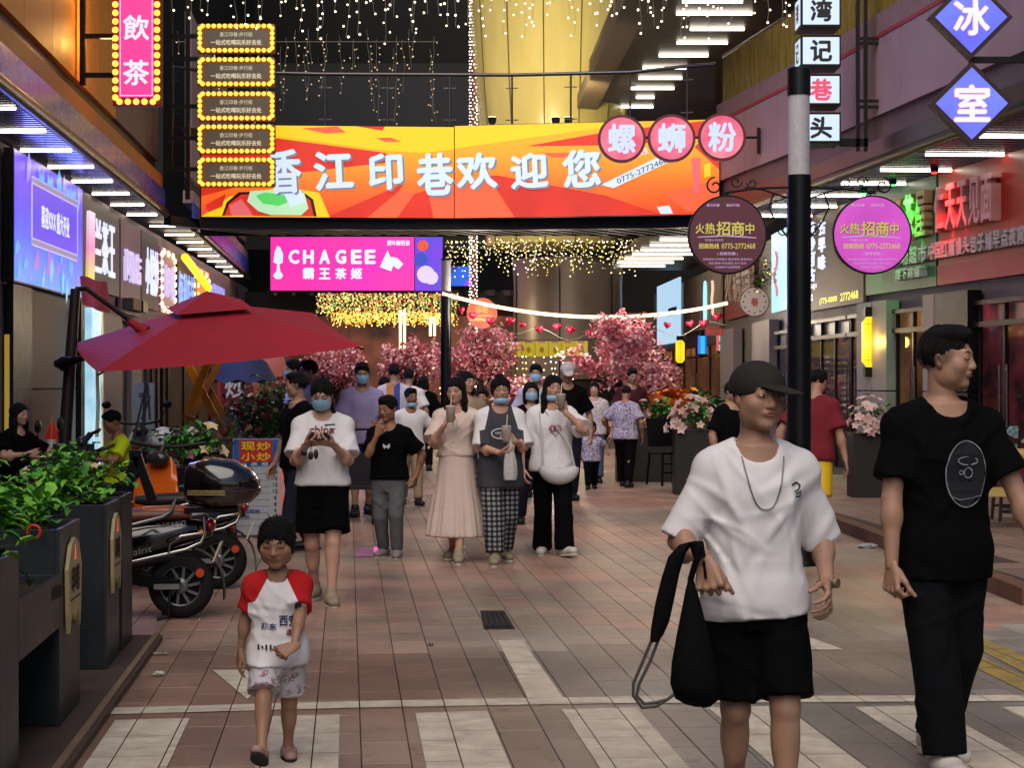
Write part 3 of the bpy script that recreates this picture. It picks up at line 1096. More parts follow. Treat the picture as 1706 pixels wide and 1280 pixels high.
  if hvx < .008 and not outfit.get('cap'):
   # loose strands lying over the mass
   r_ = np.random.default_rng(int(H * 777))
   lv = (v2 - HCn) @ Mh / hh
   nk = 1500 if hvx < .005 else 600
   pk = r_.choice(len(v2), min(nk, len(v2)), replace=False)
   rad = lv - np.array([0, .06, .1])
   rad /= np.linalg.norm(rad, axis=1)[:, None] + 1e-6
   dn = np.array([0, .12, -1.0])
   if hk in ('fade', 'short'): dn = np.array([0, -.5, .15])
   flow = dn - rad * (rad @ dn)[:, None]
   nv, nq = [], []
   Ls = (.055 if hk in ('fade', 'short') else .15)
   for i_ in pk:
    d = flow[i_] + r_.normal(size=3) * .12
    d /= np.linalg.norm(d) + 1e-6
    n_ = rad[i_]
    s_ = np.cross(d, n_)
    s_ /= np.linalg.norm(s_) + 1e-6
    L_ = Ls * r_.uniform(.6, 1.3)
    w_ = .010
    p0 = lv[i_] - n_ * .01
    p1 = p0 + d * L_ * .5 + n_ * r_.uniform(.006, .018)
    p2 = p0 + d * L_ + n_ * r_.uniform(-.02, .010)
    k_ = len(v2) + len(nv)
    for p, w in ((p0, w_), (p1, w_), (p2, .002)):
     nv += [HCn + Mh @ ((p + s_ * w) * hh), HCn + Mh @ ((p - s_ * w) * hh)]
    nq += [(k_, k_ + 1, k_ + 3, k_ + 2), (k_ + 2, k_ + 3, k_ + 5, k_ + 4)]
   v2, q2 = np.concatenate([v2, np.array(nv)]), np.concatenate([q2, np.array(nq)])
  net_obj('hair', v2, q2, hm, T)
 # ---- cap, mask, glasses
 if outfit.get('cap'):
  cm = mat('cap_' + outfit['cap'], outfit['cap'], .85, var=.2, scale=30, bump=.2, bscale=120)
  c0 = hp(0, 0, .2)
  A = Fld(c0 - hh * .95, c0 + hh * .75, max(hvx, .005))
  cy_ = outfit.get('capyaw', 0)
  Mc = Mh @ rotm(outfit.get('cappitch', 8), 0, cy_)
  cp = lambda x, y, z: hp(0, .03, .15) + Mc @ (V3(x, y, z) * hh)
  A.ell(cp(0, .02, .03), V3(.40, .47, .40) * hh, M=Mc)
  A.ell(cp(0, .02, -.45), V3(.60, .7, .42) * hh, M=Mc, k=.02 * hh, sub=True)
  A.ell(cp(0, -.50, .015), V3(.31, .36, .035) * hh, M=Mc @ rotm(10, 0, 0), k=.03 * hh)
  A.ell(cp(0, -.49, -.035), V3(.29, .33, .035) * hh, M=Mc @ rotm(10, 0, 0), k=.01 * hh, sub=True)
  v2, q2 = A.mesh()
  net_obj('cap', v2, q2, cm, T)
 if outfit.get('mask'):
  mm = mat('mask_blue', '#8fb7d6', .8, var=.08, scale=40)
  chin = outfit['mask'] == 'chin'
  dz, mh_ = (-.31, .24) if chin else (0.0, .44)
  mb = MB()
  ns, nv = 13, 7
  vs = []
  for j in range(nv):
   t = j / (nv - 1)
   for i in range(ns):
    a = R(-78 + 156 * i / (ns - 1))
    bul = .05 * math.sin(math.pi * t)
    hw = .27 + .02 * math.sin(math.pi * t)
    zz = (.0 - mh_ * t) * (1 - .25 * abs(a) / R(78)) + .01 + dz - .04 * (abs(a) / R(78))
    vs.append(hp((hw + .02) * math.sin(a) * 1.05, -.10 - ((.30 if chin else .37) + bul - .06 * t + (.0 if dz else 0)) * math.cos(a), zz + .02 * math.sin(t * 18) * 0))
  mb.add(vs, [(j * ns + i, (j + 1) * ns + i, (j + 1) * ns + i + 1, j * ns + i + 1) for j in range(nv - 1) for i in range(ns - 1)], 0, True)
  for q in (1, -1):
   for zt in (.0, -.30):
    mb.tube([hp(q * .27, -.17, -.02 + zt * .8 + dz), hp(q * .33, -.02, .02 + zt * .3), hp(q * .36, .06, .03 + zt * .2)], .007 * hh, 5)
  mb.build('face_mask', mm, T, local=True)
 if outfit.get('glasses'):
  mb = MB()
  for q in (1, -1):
   mb.tube([hp(q * .14 + .105 * math.cos(a), -.44 + abs(.105 * math.cos(a)) * .1, .03 + .085 * math.sin(a)) for a in np.linspace(0, 2 * math.pi, 15)], .007 * hh, 5)
   mb.tube([hp(q * .245, -.43, .04), hp(q * .33, -.2, .05), hp(q * .35, .05, .03)], .007 * hh, 5)
  mb.tube([hp(-.04, -.445, .04), hp(.04, -.445, .04)], .007 * hh, 5)
  mb.build('glasses', mat('wire_metal', '#8a8780', .3, 1.0), T, local=True)
 # ---- lower garments
 low = outfit.get('low')
 lowf = None
 if low:
  A = Fld(lo, hi, max(vx, .0065))
  g = low.get('loose', 1.0) * b
  kd = low['kind']
  wz = [-.20, -.02, .12, .22]
  A.prof(Pv, Mt if not S['seat'] else rotm(0, 0, S['twist']), [z * Lt for z in wz], np.array([.085, .104, .098, .080]) * H * b, np.array([.070, .080, .074, .058]) * H * b * S['fat'])
  if kd in ('shorts', 'trousers'):
   for sd_, sg in (('L', 1), ('R', -1)):
    hp_, kn, an = J['hip' + sd_], J['kn' + sd_], J['an' + sd_]
    if kd == 'shorts':
     ln = low.get('len', .8)
     r1 = low.get('r', .066) * H * g
     A.cone(hp_, kn, .064 * H * g, .064 * H * g + (r1 - .064 * H * g) / max(ln, .3), k=.03, cut=ln)
    else:
     rk, ra = low.get('rk', .048) * H * g, low.get('ra', .039) * H * g
     A.cone(hp_, kn, .063 * H * g, rk * .97, k=.03)
     ln = low.get('len', .97)
     A.cone(kn, an, rk * .97, ra, k=.006, cut=ln)
     if low.get('flare'):
      A.cone(kn + (an - kn) * .3, an, rk * .9, low['flare'] * H, k=.02, cut=1.12)
   A.crease(.0010 * H, 36 / H, seed=int(abs(base[0]) * 571) % 999 + 3)
   if vx < .0125:
    A.folds(26, H, .08 * H, zhip, .10 * H, .0032 * H, int(abs(base[0]) * 571) % 999 + 3)
  else:
   n_f, am = low.get('folds', (11, .08))
   zb = low.get('zb', -1.2)
   def fold(th, lz):
    w = np.clip((.2 * Lt - lz) / (.9 * Lt), 0, 1)
    return (np.sin(th * n_f + 1.1 * np.sin(lz * 4)) * .7 + np.sin(th * (n_f * 2 + 3) + 2) * .4) * am * w
   A.prof(Pv, np.eye(3), [zb * Lt, -.6 * Lt, -.2 * Lt, .1 * Lt, .42 * Lt], np.array(low['rx']) * H, np.array(low['ry']) * H, fold=fold, pw=2.0)
  lowf = A
  v2, q2 = A.mesh()
  net_obj(low.get('name', kd), v2, q2, low['mat'], T)
 # ---- top
 top = outfit.get('top')
 field = None
 if top:
  A = Fld(lo, hi, max(vx, .0065))
  lo_ = top.get('loose', 1.0)
  hem = top.get('hem', -.22)
  tz = [hem - .05, hem + .12, .25, .5, .72, .87, .95, 1.01]
  if fem and top.get('fit'):
   tx = [.108, .104, .092, .086, .096, .098, .078, .045]
   ty = [.080, .078, .068, .064, .076, .058, .048, .040]
  else:
   tx = [.112, .108, .104, .104, .110, .109, .084, .048]
   ty = [.080, .078, .074, .073, .076, .060, .050, .043]
  g = lo_ * b
  sl_ = top.get('sleeve', .62)
  bl = np.interp(np.array(tz), [0, .6, .87, 1.0], [1, 1, .5, .15]) if lo_ > 1 else np.ones(8)
  gx = 1 + (g - 1) * bl
  nf, amp = top.get('folds', (7, .022))
  ph = (H * 91) % 6
  def fold(th, lz):
   w = np.clip((0.55 * Lt - lz) / (0.8 * Lt), 0, 1)
   return (np.sin(th * nf + ph + lz * 5) * .6 + np.sin(th * (nf + 4) - lz * 9 + ph * 2) * .4) * w * amp
  A.prof(Pv, Mt, [z * Lt for z in tz], np.array(tx) * H * gx, np.array(ty) * H * gx * S['fat'], fold=fold, zlo=hem * Lt, slant=top.get('slant'))
  for sd_, sg in (('L', 1), ('R', -1)):
   sh, el, wr = J['sh' + sd_], J['el' + sd_], J['wr' + sd_]
   A.ell(sh + V3(-sg * .005, 0, -.001) * H, V3(.040, .045, .039) * H * b ** .6, k=.03)
   A.cone(NB + V3(-0, .006, -.010) * H + V3(sg * .03, 0, 0) * H, sh, .037 * H * b ** .6, .037 * H * b ** .6, k=.03)
   if sl_ > 0:
    rr = top.get('sleever', .046) * H * b ** .7
    if sl_ <= 1:
     A.cone(sh + V3(-sg * .01, 0, -.004) * H, el, .038 * H * b ** .6, .038 * H * b ** .6 + (rr - .038 * H * b ** .6) / max(sl_, .3), k=.04, cut=sl_)
    else:
     A.cone(sh, el, .042 * H * b ** .6, rr, k=.04)
     A.cone(el, wr, rr, rr * .9, k=.02, cut=sl_ - 1)
  sd0 = int(abs(base[0]) * 977) % 999
  A.crease(.0009 * H, 40 / H, seed=sd0)
  if vx < .0125:
   A.folds(34 if vx < .0095 else 22, H, Pv[2] + hem * Lt, Pv[2] + .88 * Lt, .15 * H, top.get('crease', .004) * H * .8, sd0)
  hz = Pv[2] + hem * Lt
  if lowf is not None and not top.get('tucked'):
   X, Y, Z = A.xyz(A.win(A.lo, A.lo + A.vx * A.n))
   cover = np.maximum(lowf.D - f32(.011), f32(hz) - f32(top.get('slant') or 0) * (X - f32(Pv[0])) - Z + 0 * X + 0 * Y)
   h_ = np.maximum(.03 - np.abs(A.D - cover), 0) / .03
   A.D = np.minimum(A.D, cover) - f32(.0075) * h_ * h_ * (Z > hz)
  nr = top.get('neck', .041)
  A.cone(NB - Mt @ V3(0, .004 * H, .012 * H), NB + Mt @ V3(0, -.01 * H, .09 * H), nr * H * b ** .5, nr * H * b ** .5 * 1.25, k=.012 * H, sub=True)
  A.ell(NB + Mt @ V3(0, -.05 * H, .006 * H), V3(.042, .045, top.get('drop', .030)) * H * b ** .4, M=Mt, k=.02, sub=True)
  v2, q2 = A.mesh()
  o = net_obj(top.get('name', 'shirt'), v2, q2, top['mat'], T)
  if top.get('zone'):
   lv = (v2 - Pv) @ Mt
   ax, zt = np.abs(lv[:, 0]) / H, lv[:, 2] / Lt
   nl, al_ = top['zone']                       # half width of the middle piece at the neck and at the armpit
   zz = np.where(zt > .66, ax - np.interp(zt, [.66, 1.0], [al_, nl]), -.02)
   for q in 'LR':
    p0, p1 = J['sh' + q], J['el' + q]
    d_ = p1 - p0
    tt = np.clip(((v2 - p0) @ d_) / (d_ @ d_), 0, 1)
    ds = np.linalg.norm(v2 - p0 - tt[:, None] * d_, axis=1) / H
    zz = np.maximum(zz, np.minimum(.070 - ds, ax - top.get('side', .118)))
   at_ = o.data.attributes.new('zone', 'FLOAT', 'POINT')
   at_.data.foreach_set('value', zz.astype(f32))
  field = A
  # collar rib
  if vx < .0105:
   mb = MB()
   q_ = nr * H * b ** .5
   mb.tube([NB + Mt @ V3(q_ * 1.10 * math.sin(a), -.008 * H - q_ * 1.12 * math.cos(a), .010 * H - (.020 + top.get('drop', .03) * .35) * H * (.35 + math.cos(a)) * (1 if math.cos(a) > -.35 else 0)) for a in np.linspace(0, 2 * math.pi, 29)], .0052 * H, 6)
   mb.build('collar', top.get('rib') or top['mat'], T, local=True)
 # ---- shoes
 sh_ = outfit.get('shoes')
 if sh_:
  for sd_, sg in (('L', 1), ('R', -1)):
   an = J['an' + sd_]
   td = nrm(S['toe' + sd_])
   up = nrm(np.cross(np.cross(td, V3(0, 0, 1)), td))
   bt = an - up * .024 * H
   sv = max(min(vx, .008), .005)
   A = Fld(an - .16 * H, an + .16 * H, sv)
   A.cone(bt - td * .026 * H, bt + td * .030 * H, .029 * H, .029 * H)
   A.cone(bt + td * .02 * H, bt + td * .095 * H - up * .004 * H, .030 * H, .026 * H, k=.02, flat=(up, .8))
   if sh_.get('kind') != 'sandal':
    A.cone(bt, an + up * .012 * H, .030 * H, .026 * H, k=.02)
   zc = float((bt - up * .021 * H) @ up)
   def plane(X, Y, Z, up=up, zc=zc):
    return f32(zc) - (X * f32(up[0]) + Y * f32(up[1]) + Z * f32(up[2]))
   w = A.win(A.lo, A.lo + A.vx * A.n)
   A.D = np.maximum(A.D, plane(*A.xyz(w)))
   if sh_.get('kind') == 'sandal':
    A.ell(bt + td * .03 * H + up * .022 * H, V3(.018, .05, .012) * H, k=.01, sub=True)
   v2, q2 = A.mesh()
   net_obj('sandal' if sh_.get('kind') == 'sandal' else 'shoe', v2, q2, sh_['mat'], T)
   mb = MB()
   rr = np.cross(td, up)
   ringp = []
   for dzz in (0.0, .012 * H):
    ringp.append([bt - up * (.030 * H - dzz) + td * (.034 * H + .094 * H * math.cos(a)) + rr * (.033 * H * math.sin(a) * (1 - .12 * math.cos(a))) for a in np.linspace(0, 2 * math.pi, 20, endpoint=False)])
   mb.loft(ringp)
   mb.build('shoe_sole', sh_.get('sole', MATS.get('sole_white') or mat('sole_white', '#b8b2a6', .8)), T, local=True)
 out = {'T': T, 'J': J, 'hands': hands, 'hp': hp, 'tp': tp, 'NB': NB, 'H': H, 'hh': hh, 'Lt': Lt, 'Pv': Pv, 'Mt': Mt, 'field': field, 'Mh': Mh}
 Mw = W[T.name]
 out['w'] = lambda p: Mw @ Vector(p)
 out['d'] = lambda v: Mw.to_3x3() @ Vector(v)
 return out
def chest_print(P, shapes, name='shirt_print'):
 """flat print laid on the front of the shirt; shapes = (verts2d+faces, material): x, z metres in person space"""
 for n_, ((V, f), m) in enumerate(shapes):
  vs = []
  for x, z in V:
   y = P['field'].front(x, z)
   if y is None: y = P['NB'][1] - .08
   vs.append((x, y - (.0055 if P['H'] < 1.7 else .0095) - .0008 * n_, z))
  MB().add(vs, f).build(name, m, P['T'], local=True)
def flat_text(txt, x, z, w, h, bold=.02, rot=0):
 V, f = text_geom(txt, bold, 0.0)
 c, s_ = math.cos(R(rot)), math.sin(R(rot))
 return [(x + a[0] * w * c - a[1] * h * s_, z + a[0] * w * s_ + a[1] * h * c) for a in V], f
def flat_line(pts, wd, closed=True):
 n = len(pts)
 vs, fs = [], []
 m = n if closed else n - 1
 for i in range(n):
  a = Vector(pts[(i - 1) % n] if closed or i > 0 else pts[i])
  b = Vector(pts[(i + 1) % n] if closed or i < n - 1 else pts[i])
  d = (b - a)
  d = d.normalized() if d.length else Vector((1, 0))
  q = Vector((-d.y, d.x)) * wd / 2
  vs += [tuple(Vector(pts[i]) + q), tuple(Vector(pts[i]) - q)]
 for i in range(m):
  j = (i + 1) % n
  fs.append((2 * i, 2 * i + 1, 2 * j + 1, 2 * j))
 return vs, fs
def flat_poly(pts):
 return list(pts), [tuple(range(len(pts)))]
# ================================================================ SETTING
CD = Vector((-.091, 1, 0)).normalized()       # the way the street runs
RD = Vector((1, .091, 0)).normalized()
G0 = gnd(599, 1179)                           # a joint crossing near the white line
def street(u, v, z=0.0):
 return Vector((G0.x, G0.y, 0)) + RD * u + CD * v + UZ * z
def to_uv(p):
 d = Vector((p[0] - G0.x, p[1] - G0.y, 0))
 return d.dot(RD), d.dot(CD)
m_mortar = mat('joint_mortar', '#433b36', .95, var=.3, scale=20)
MB().box((0, 120, -.30), (700, 700, .5)).build('ground', mat('ground_concrete', '#3a3633', .9, var=.3, scale=.5), base=(0, 0, 0), kind='structure')
MB().box((0, 24, -.035), (17, 60, .02)).build('pavement', m_mortar, kind='structure')
pavement = bpy.data.objects['pavement']
m_tile = mat('paver_clay', '#ffffff', .40, var=.16, scale=5, bump=.14, bscale=30, spec=.5, objcol=True, stain=.28)
TW, TL, TG = .2, .42, .004
me_tile = None
def tile_col(u, v):
 """warm clay pavers on the house side, greyer ones towards the plaza, a darker cross band"""
 w = 1 / (1 + math.exp((u - .30) * 4.0))
 if v > 3.5: w = .55 + .25 * w
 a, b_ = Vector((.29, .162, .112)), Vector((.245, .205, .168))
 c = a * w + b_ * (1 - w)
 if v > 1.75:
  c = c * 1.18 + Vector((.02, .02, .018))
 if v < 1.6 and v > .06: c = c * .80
 q = mnoise.noise(Vector((u * .8, v * .5, 3.1)))
 c = Vector((c.x * (1 + .22 * q), c.y * (1 - .05 * q), c.z * (1 - .25 * q))) * (1 + .22 * mnoise.noise(Vector((u * 1.1, v * .7, 9.7))))
 j = RNG.uniform(.86, 1.12)
 return c * j
tiles = []
for i in range(-30, 56):
 for j in range(-6, 76):
  u, v = i * TW + TW / 2, j * TL + TL / 2 + (TL * .5 if (i // 2) % 2 else 0)
  p = street(u, v)
  if p.y < 6.6 or p.y > 41: continue
  px = CX + F * p.x / p.y
  py = HOR + F * HC / p.y
  if px < -60 or px > 1770: continue
  tiles.append((u, v, p, py))
tiles.sort(key=lambda q: (q[2].y > 7.0 and 0 or 1, q[2].y))
tile_mb = MB()
def tile_shape(mb, p, mi=0):
 hx_, hy_, b_ = TW / 2 - TG / 2, TL / 2 - TG / 2, .002
 def ring(k, z): return [p + RD * (sx * (hx_ - k)) + CD * (sy * (hy_ - k)) + UZ * z for sx, sy in ((-1, -1), (1, -1), (1, 1), (-1, 1))]
 vs = ring(0, -.026) + ring(0, -b_) + ring(b_, 0)
 fs = [(8, 9, 10, 11)]
 for a in (0, 4):
  for k in range(4):
   k2 = (k + 1) % 4
   fs.append((a + k, a + k2, a + 4 + k2, a + 4 + k))
 mb.add(vs, fs, mi)
ANG = math.atan2(RD.y, RD.x)
t0_ = MB()
hx_, hy_ = TW / 2 - TG / 2, TL / 2 - TG / 2
_RD, _CD = RD, CD
RD, CD = Vector((1, 0, 0)), Vector((0, 1, 0))
tile_shape(t0_, Vector((0, 0, 0)))
RD, CD = _RD, _CD
first = None
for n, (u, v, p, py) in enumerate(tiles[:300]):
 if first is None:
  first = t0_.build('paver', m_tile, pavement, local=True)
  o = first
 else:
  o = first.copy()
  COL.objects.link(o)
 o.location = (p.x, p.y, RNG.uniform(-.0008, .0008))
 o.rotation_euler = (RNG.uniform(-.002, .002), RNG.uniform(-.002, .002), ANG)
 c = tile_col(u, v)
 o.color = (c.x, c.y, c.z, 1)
# the pavers further up the street: one piece of stuff, a few tones
tones = [('#857a6c', 1), ('#91806f', 1), ('#957b6c', 1), ('#9e7e70', 1), ('#a5806e', 1)]
m_far = [mat('paver_tone_%d' % k, t[0], .38, var=.14, scale=4, bump=.14, bscale=30, spec=.5, stain=.28) for k, t in enumerate(tones)]
mb = MB()
for (u, v, p, py) in tiles[300:]:
 tile_shape(mb, p, int(np.clip(round(2 + 4.2 * mnoise.noise(Vector((u * .7, v * .4, 1.7))) + RNG.normal() * .7), 0, 4)))
mb.build('paver', m_far, pavement, kind='stuff')
# painted markings lie on the pavers, broken at every joint
def clip_poly(P, x0, x1, y0, y1):
 def cl(P, f, g):
  o = []
  for a, b_ in zip(P, P[1:] + P[:1]):
   fa, fb = f(a), f(b_)
   if fa >= 0: o.append(a)
   if (fa >= 0) != (fb >= 0):
    t = fa / (fa - fb)
    o.append((a[0] + (b_[0] - a[0]) * t, a[1] + (b_[1] - a[1]) * t))
  return o
 for f in (lambda q: q[0] - x0, lambda q: x1 - q[0], lambda q: q[1] - y0, lambda q: y1 - q[1]):
  P = cl(P, f, None)
  if len(P) < 3: return []
 return P
def marking(name, pts_px, m):
 P = [to_uv(gnd(*q)) for q in pts_px]
 mb = MB()
 us, vs = [q[0] for q in P], [q[1] for q in P]
 for i in range(int(min(us) // TW) - 1, int(max(us) // TW) + 2):
  for j in range(int(min(vs) // TL) - 2, int(max(vs) // TL) + 2):
   off = (TL * .5 if (i // 2) % 2 else 0)
   q = clip_poly(P, i * TW + .003, (i + 1) * TW - .003, j * TL + off + .003, (j + 1) * TL + off - .003)
   if len(q) >= 3: mb.add([street(a, b_, .004) for a, b_ in q], [tuple(range(len(q)))])
 return mb.build(name, m, kind='structure')
m_paint = mat('road_paint_white', '#d0c6b4', .6, var=.5, scale=7, var2='#a89c8c', bump=.15, bscale=60)
m_paint_y = mat('road_paint_yellow', '#a3893a', .6, var=.4, scale=9, var2='#6f6147')
def vline(px, y0, y1):
 """end points on a street-wise line through px at y0"""
 p = gnd(px, y0)
 Y1 = HC * F / (y1 - HOR)
 q = p + CD * ((Y1 - p.y) / CD.y)
 return (CX + F * q.x / q.y, y1)
for x0, x1, yt in ((192, 316, 1202), (446, 566, 1195), (692, 812, 1190), (936, 1060, 1184), (1180, 1305, 1181), (1424, 1550, 1180), (1666, 1790, 1180), (-60, 68, 1206)):
 marking('crosswalk_stripe', [(x0, yt), vline(x0, yt, 1400), vline(x1, yt - 3, 1400), (x1, yt - 3)], m_paint)
marking('stop_line', [(158, 1193), (168, 1182), (600, 1170), (1000, 1163), (1712, 1160), (1712, 1170), (1000, 1174), (600, 1181)], m_paint)
marking('lane_line', [(829, 1069), (870, 1068), (938, 1164), (880, 1166)], m_paint)
marking('arrow_marking', [(354, 1118), (404, 1118), (462, 1116), (412, 1167)], m_paint)
marking('arrow_marking', [(1180, 1084), (1240, 1044), (1300, 1046), (1406, 1084)], m_paint)
marking('lane_line', [(1600, 1068), (1640, 1066), (1760, 1118), (1760, 1150)], m_paint_y)
marking('lane_line', [(1560, 1082), (1600, 1078), (1770, 1160), (1770, 1185)], m_paint_y)
# ---------------------------------------------------------------- plan lines of the two arcades (x, y)
LF = [(-2.3, -20), (-3.9, 1.2), (-5.17, 18.2), (-6.23, 32.3)]                       # left fascia
LF2 = [(-6.23, 35.3), (-7.6, 52)]                                                   # and beyond the bridge
RF = [(12.0, -12), (7.4, 8), (5.60, 19.7), (4.58, 27.5), (3.69, 32.8)]              # right fascia
LWALL = [(-3.65, -20), (-6.2, 22.5), (-7.95, 51.5), (-8.2, 56)]
RWALL = [(12.8, -12), (8.4, 10), (6.45, 22.7), (5.6, 28.2), (5.25, 33.5), (5.2, 46), (5.0, 52), (4.7, 60)]
ZF = 4.53
m_dark = mat('dark_metal', '#15151a', .4, .6, var=.3, scale=5)
m_black = mat('black_metal', '#0a0a0c', .45, .5)
m_alu = mat('fascia_blue_reflection', '#4058c8', .26, .25, var=.25, scale=2)  # blue reflection of the signs put into the base colour
m_pipe = mat('eave_pipe', '#2e2a2c', .35, .7, var=.2, scale=4)
m_or = mat('panel_orange', '#d0801f', .5, var=.12, scale=3)
m_orl = mat('ledge_orange', '#b4691f', .55, var=.2, scale=3)
m_pink = mat('panel_pink', '#8d7581', .5, var=.10, scale=2)
m_plum = mat('panel_plum', '#5a4a52', .55, var=.15, scale=2)
m_soff = mat('soffit_slats_blue_sheen', '#5c5c84', .22, .5, var=.2, scale=8)  # blue-violet sheen of the signs is part of this colour
m_soffw = mat('soffit_brown', '#3a2c24', .5, var=.25, scale=3, stretch=(.3, 4, 1))
m_strip = emis('strip_light', '#fff2dc', 9.0)
m_wall = mat('shop_wall_grey', '#5b5558', .6, var=.12, scale=2)
m_pill = mat('pillar_grey', '#7d757a', .5, var=.12, scale=2)
m_frame = mat('door_frame_bronze', '#2c2826', .4, .6, var=.2)
m_glassd = glassm('shop_glass', '#0b0d12', .45, .04)
m_inside = mat('shop_interior', '#4d3a2e', .8, var=.5, scale=1.5)
m_wood = mat('wood_veneer', '#6e5038', .55, var=.25, scale=3, stretch=(8, 8, .6))
def strip_wall(mb, poly, z0, z1, th, gap=0.0, seg=None, off=0.0, mi=0):
 """slabs along a plan line, thickness th to the outside"""
 out = []
 for (x0, y0), (x1, y1) in zip(poly, poly[1:]):
  a, b_ = Vector((x0, y0, 0)), Vector((x1, y1, 0))
  L = (b_ - a).length
  d = (b_ - a) / L
  n = max(1, round(L / seg)) if seg else 1
  for k in range(n):
   p, q = a + d * (L * k / n + gap / 2), a + d * (L * (k + 1) / n - gap / 2)
   nn = Vector((-d.y, d.x, 0))
   c = (p + q) / 2 + nn * off
   M = Matrix((d, Vector((-d.y, d.x, 0)), UZ)).transposed()
   out.append((c + UZ * ((z0 + z1) / 2), ((q - p).length, th, z1 - z0), M))
   if mb is not None: mb.box(out[-1][0], out[-1][1], mi=mi, M=M)
 return out
def sub(poly, y0, y1):
 """part of a plan line between two depths"""
 def at_y(y):
  for (xa, ya), (xb, yb) in zip(poly, poly[1:]):
   if ya - 1e-6 <= y <= yb + 1e-6: return (xa + (xb - xa) * (y - ya) / (yb - ya), y)
  return poly[-1] if y > poly[-1][1] else poly[0]
 return [at_y(y0)] + [p for p in poly if y0 < p[1] < y1] + [at_y(y1)]
def xof(poly, y): return sub(poly, y, y + 1e-3)[0][0]
# ---- left arcade
left = thing('arcade_building', 'long arcade building with orange upper wall and metal fascia coloured with a blue reflection', 'building', (-6.5, 20, 0))
# deep wall behind the shop fronts and above the fascia
mb = MB()
strip_wall(mb, LWALL, 0.0, ZF - .1, .2, off=.12)
strip_wall(mb, [(x - .9, y) for x, y in LF] , ZF, 9.2, .3, off=.2)
mb.build('wall', mat('wall_mauve', '#86707e', .6, var=.12, scale=2), left)
mb = MB()
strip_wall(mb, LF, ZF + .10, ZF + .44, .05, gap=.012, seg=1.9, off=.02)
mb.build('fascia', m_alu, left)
mb = MB()
mb.tube([(x, y, ZF + .02) for x, y in LF], .085, 10)
mb.build('eave_pipe', m_pipe, left)
mb = MB()
strip_wall(mb, LF, ZF + .445, ZF + .70, .30, off=.19)
mb.build('ledge', m_orl, left)
mb = MB()
strip_wall(mb, LF, ZF + .705, ZF + .93, .10, off=.22)
mb.build('shadow_gap', m_black, left)
panel_boxes = strip_wall(None, sub(LF, 12, 32.2), ZF + .935, 9.0, .12, gap=.02, seg=1.75, off=.16)
for c, d, M in panel_boxes:
 MB().box(c, d, M=M).build('panel', m_or if c.y < 27.5 else m_plum, left)
# soffit: fine slats across the overhang and the strip lights between them
mb = MB()
y = 8.0
while y < 32:
 x0, x1 = xof(LWALL, y), xof(LF, y)
 mb.box(((x0 + x1) / 2, y, ZF - .05), (x1 - x0, .055, .05), rz=-.07)
 y += .16
sl = mb.build('soffit_slat', m_soff, left, kind='stuff')
mb = MB()
for ya, yb in ((-20, 6), (6, 20), (20, 32.3)):
 xa0, xa1, xb0, xb1 = xof(LWALL, ya), xof(LF, ya), xof(LWALL, yb), xof(LF, yb)
 vs = [(xa0, ya, ZF + .0), (xa1, ya, ZF + .0), (xb1, yb, ZF + .0), (xb0, yb, ZF + .0)]
 mb.add(vs, [(0, 1, 2, 3)])
mb.build('soffit', m_black, left)
yy = 22.7
lights = []
for k in range(-18, 8):
 y = 22.7 + 1.75 * k
 if y > 32: break
 x0, x1 = xof(LWALL, y), xof(LF, y)
 c = Vector((x0 * .52 + x1 * .48, y, ZF - .085))
 MB().box(c, ((x1 - x0) * .92, .05, .03), rz=-.07).build('strip_light', m_strip, left)
# roller door, wood wall and dark shop openings under the signs
def wallpan(poly, pxa, pxb, z0, z1):
 """flat face on a wall between two picture columns (left one first)"""
 a, b_ = hit(poly, pxa), hit(poly, pxb)
 return Pan(Vector((a.x, a.y, z0)), b_ - a, (b_ - a).length, z1 - z0)
def part_box(P, parent, name, m, u0, u1, v0, v1, d0, d1, bevel=0.0, kind=None, label=None):
 mb = MB()
 P.box(mb, u0, u1, v0, v1, d0, d1)
 return mb.build(name, m, parent, bevel=bevel, kind=kind, label=label)
P = wallpan(LWALL, 2, 148, 0, 2.75)
for k, (u0, u1, v0, v1) in enumerate(((.22 * P.w, .76 * P.w, 0, 1.42), (.22 * P.w, .76 * P.w, 1.44, 2.7))):
 part_box(P, left, 'wood_panel', m_wood, u0, u1, v0, v1, .03, .06)
part_box(P, left, 'pillar', m_dark, .02 * P.w, .2 * P.w, 0, 2.72, .03, .12)
part_box(P, left, 'pillar', m_dark, .78 * P.w, .86 * P.w, 0, 2.72, .03, .12)
part_box(P, left, 'wall_light', emis('wall_light', '#b89a3a', .6), .006 * P.w, .014 * P.w, .9, 2.1, .03, .08)
P = wallpan(LWALL, 150, 262, 0, 2.6)
part_box(P, left, 'pillar', m_pill, .05 * P.w, .30 * P.w, 0, 2.6, .03, .14)
part_box(P, left, 'pillar', m_pill, .44 * P.w, .60 * P.w, 0, 2.6, .03, .14)
part_box(P, left, 'opening', m_black, .30 * P.w, .44 * P.w, 0, 2.5, .03, .05)
part_box(P, left, 'opening', m_inside, .60 * P.w, .97 * P.w, 0, 2.5, .03, .05)
for k in range(4):
 part_box(P, left, 'door_frame', m_frame, (.62 + .1 * k) * P.w, (.63 + .1 * k) * P.w, 0, 2.5, .05, .09)
P = wallpan(LWALL, 264, 400, 0, 2.6)
part_box(P, left, 'opening', m_inside, .02 * P.w, .98 * P.w, 0, 2.5, .03, .05)
for k in range(7):
 part_box(P, left, 'door_frame', m_frame, (.04 + .15 * k) * P.w, (.055 + .15 * k) * P.w, 0, 2.5, .05, .10)
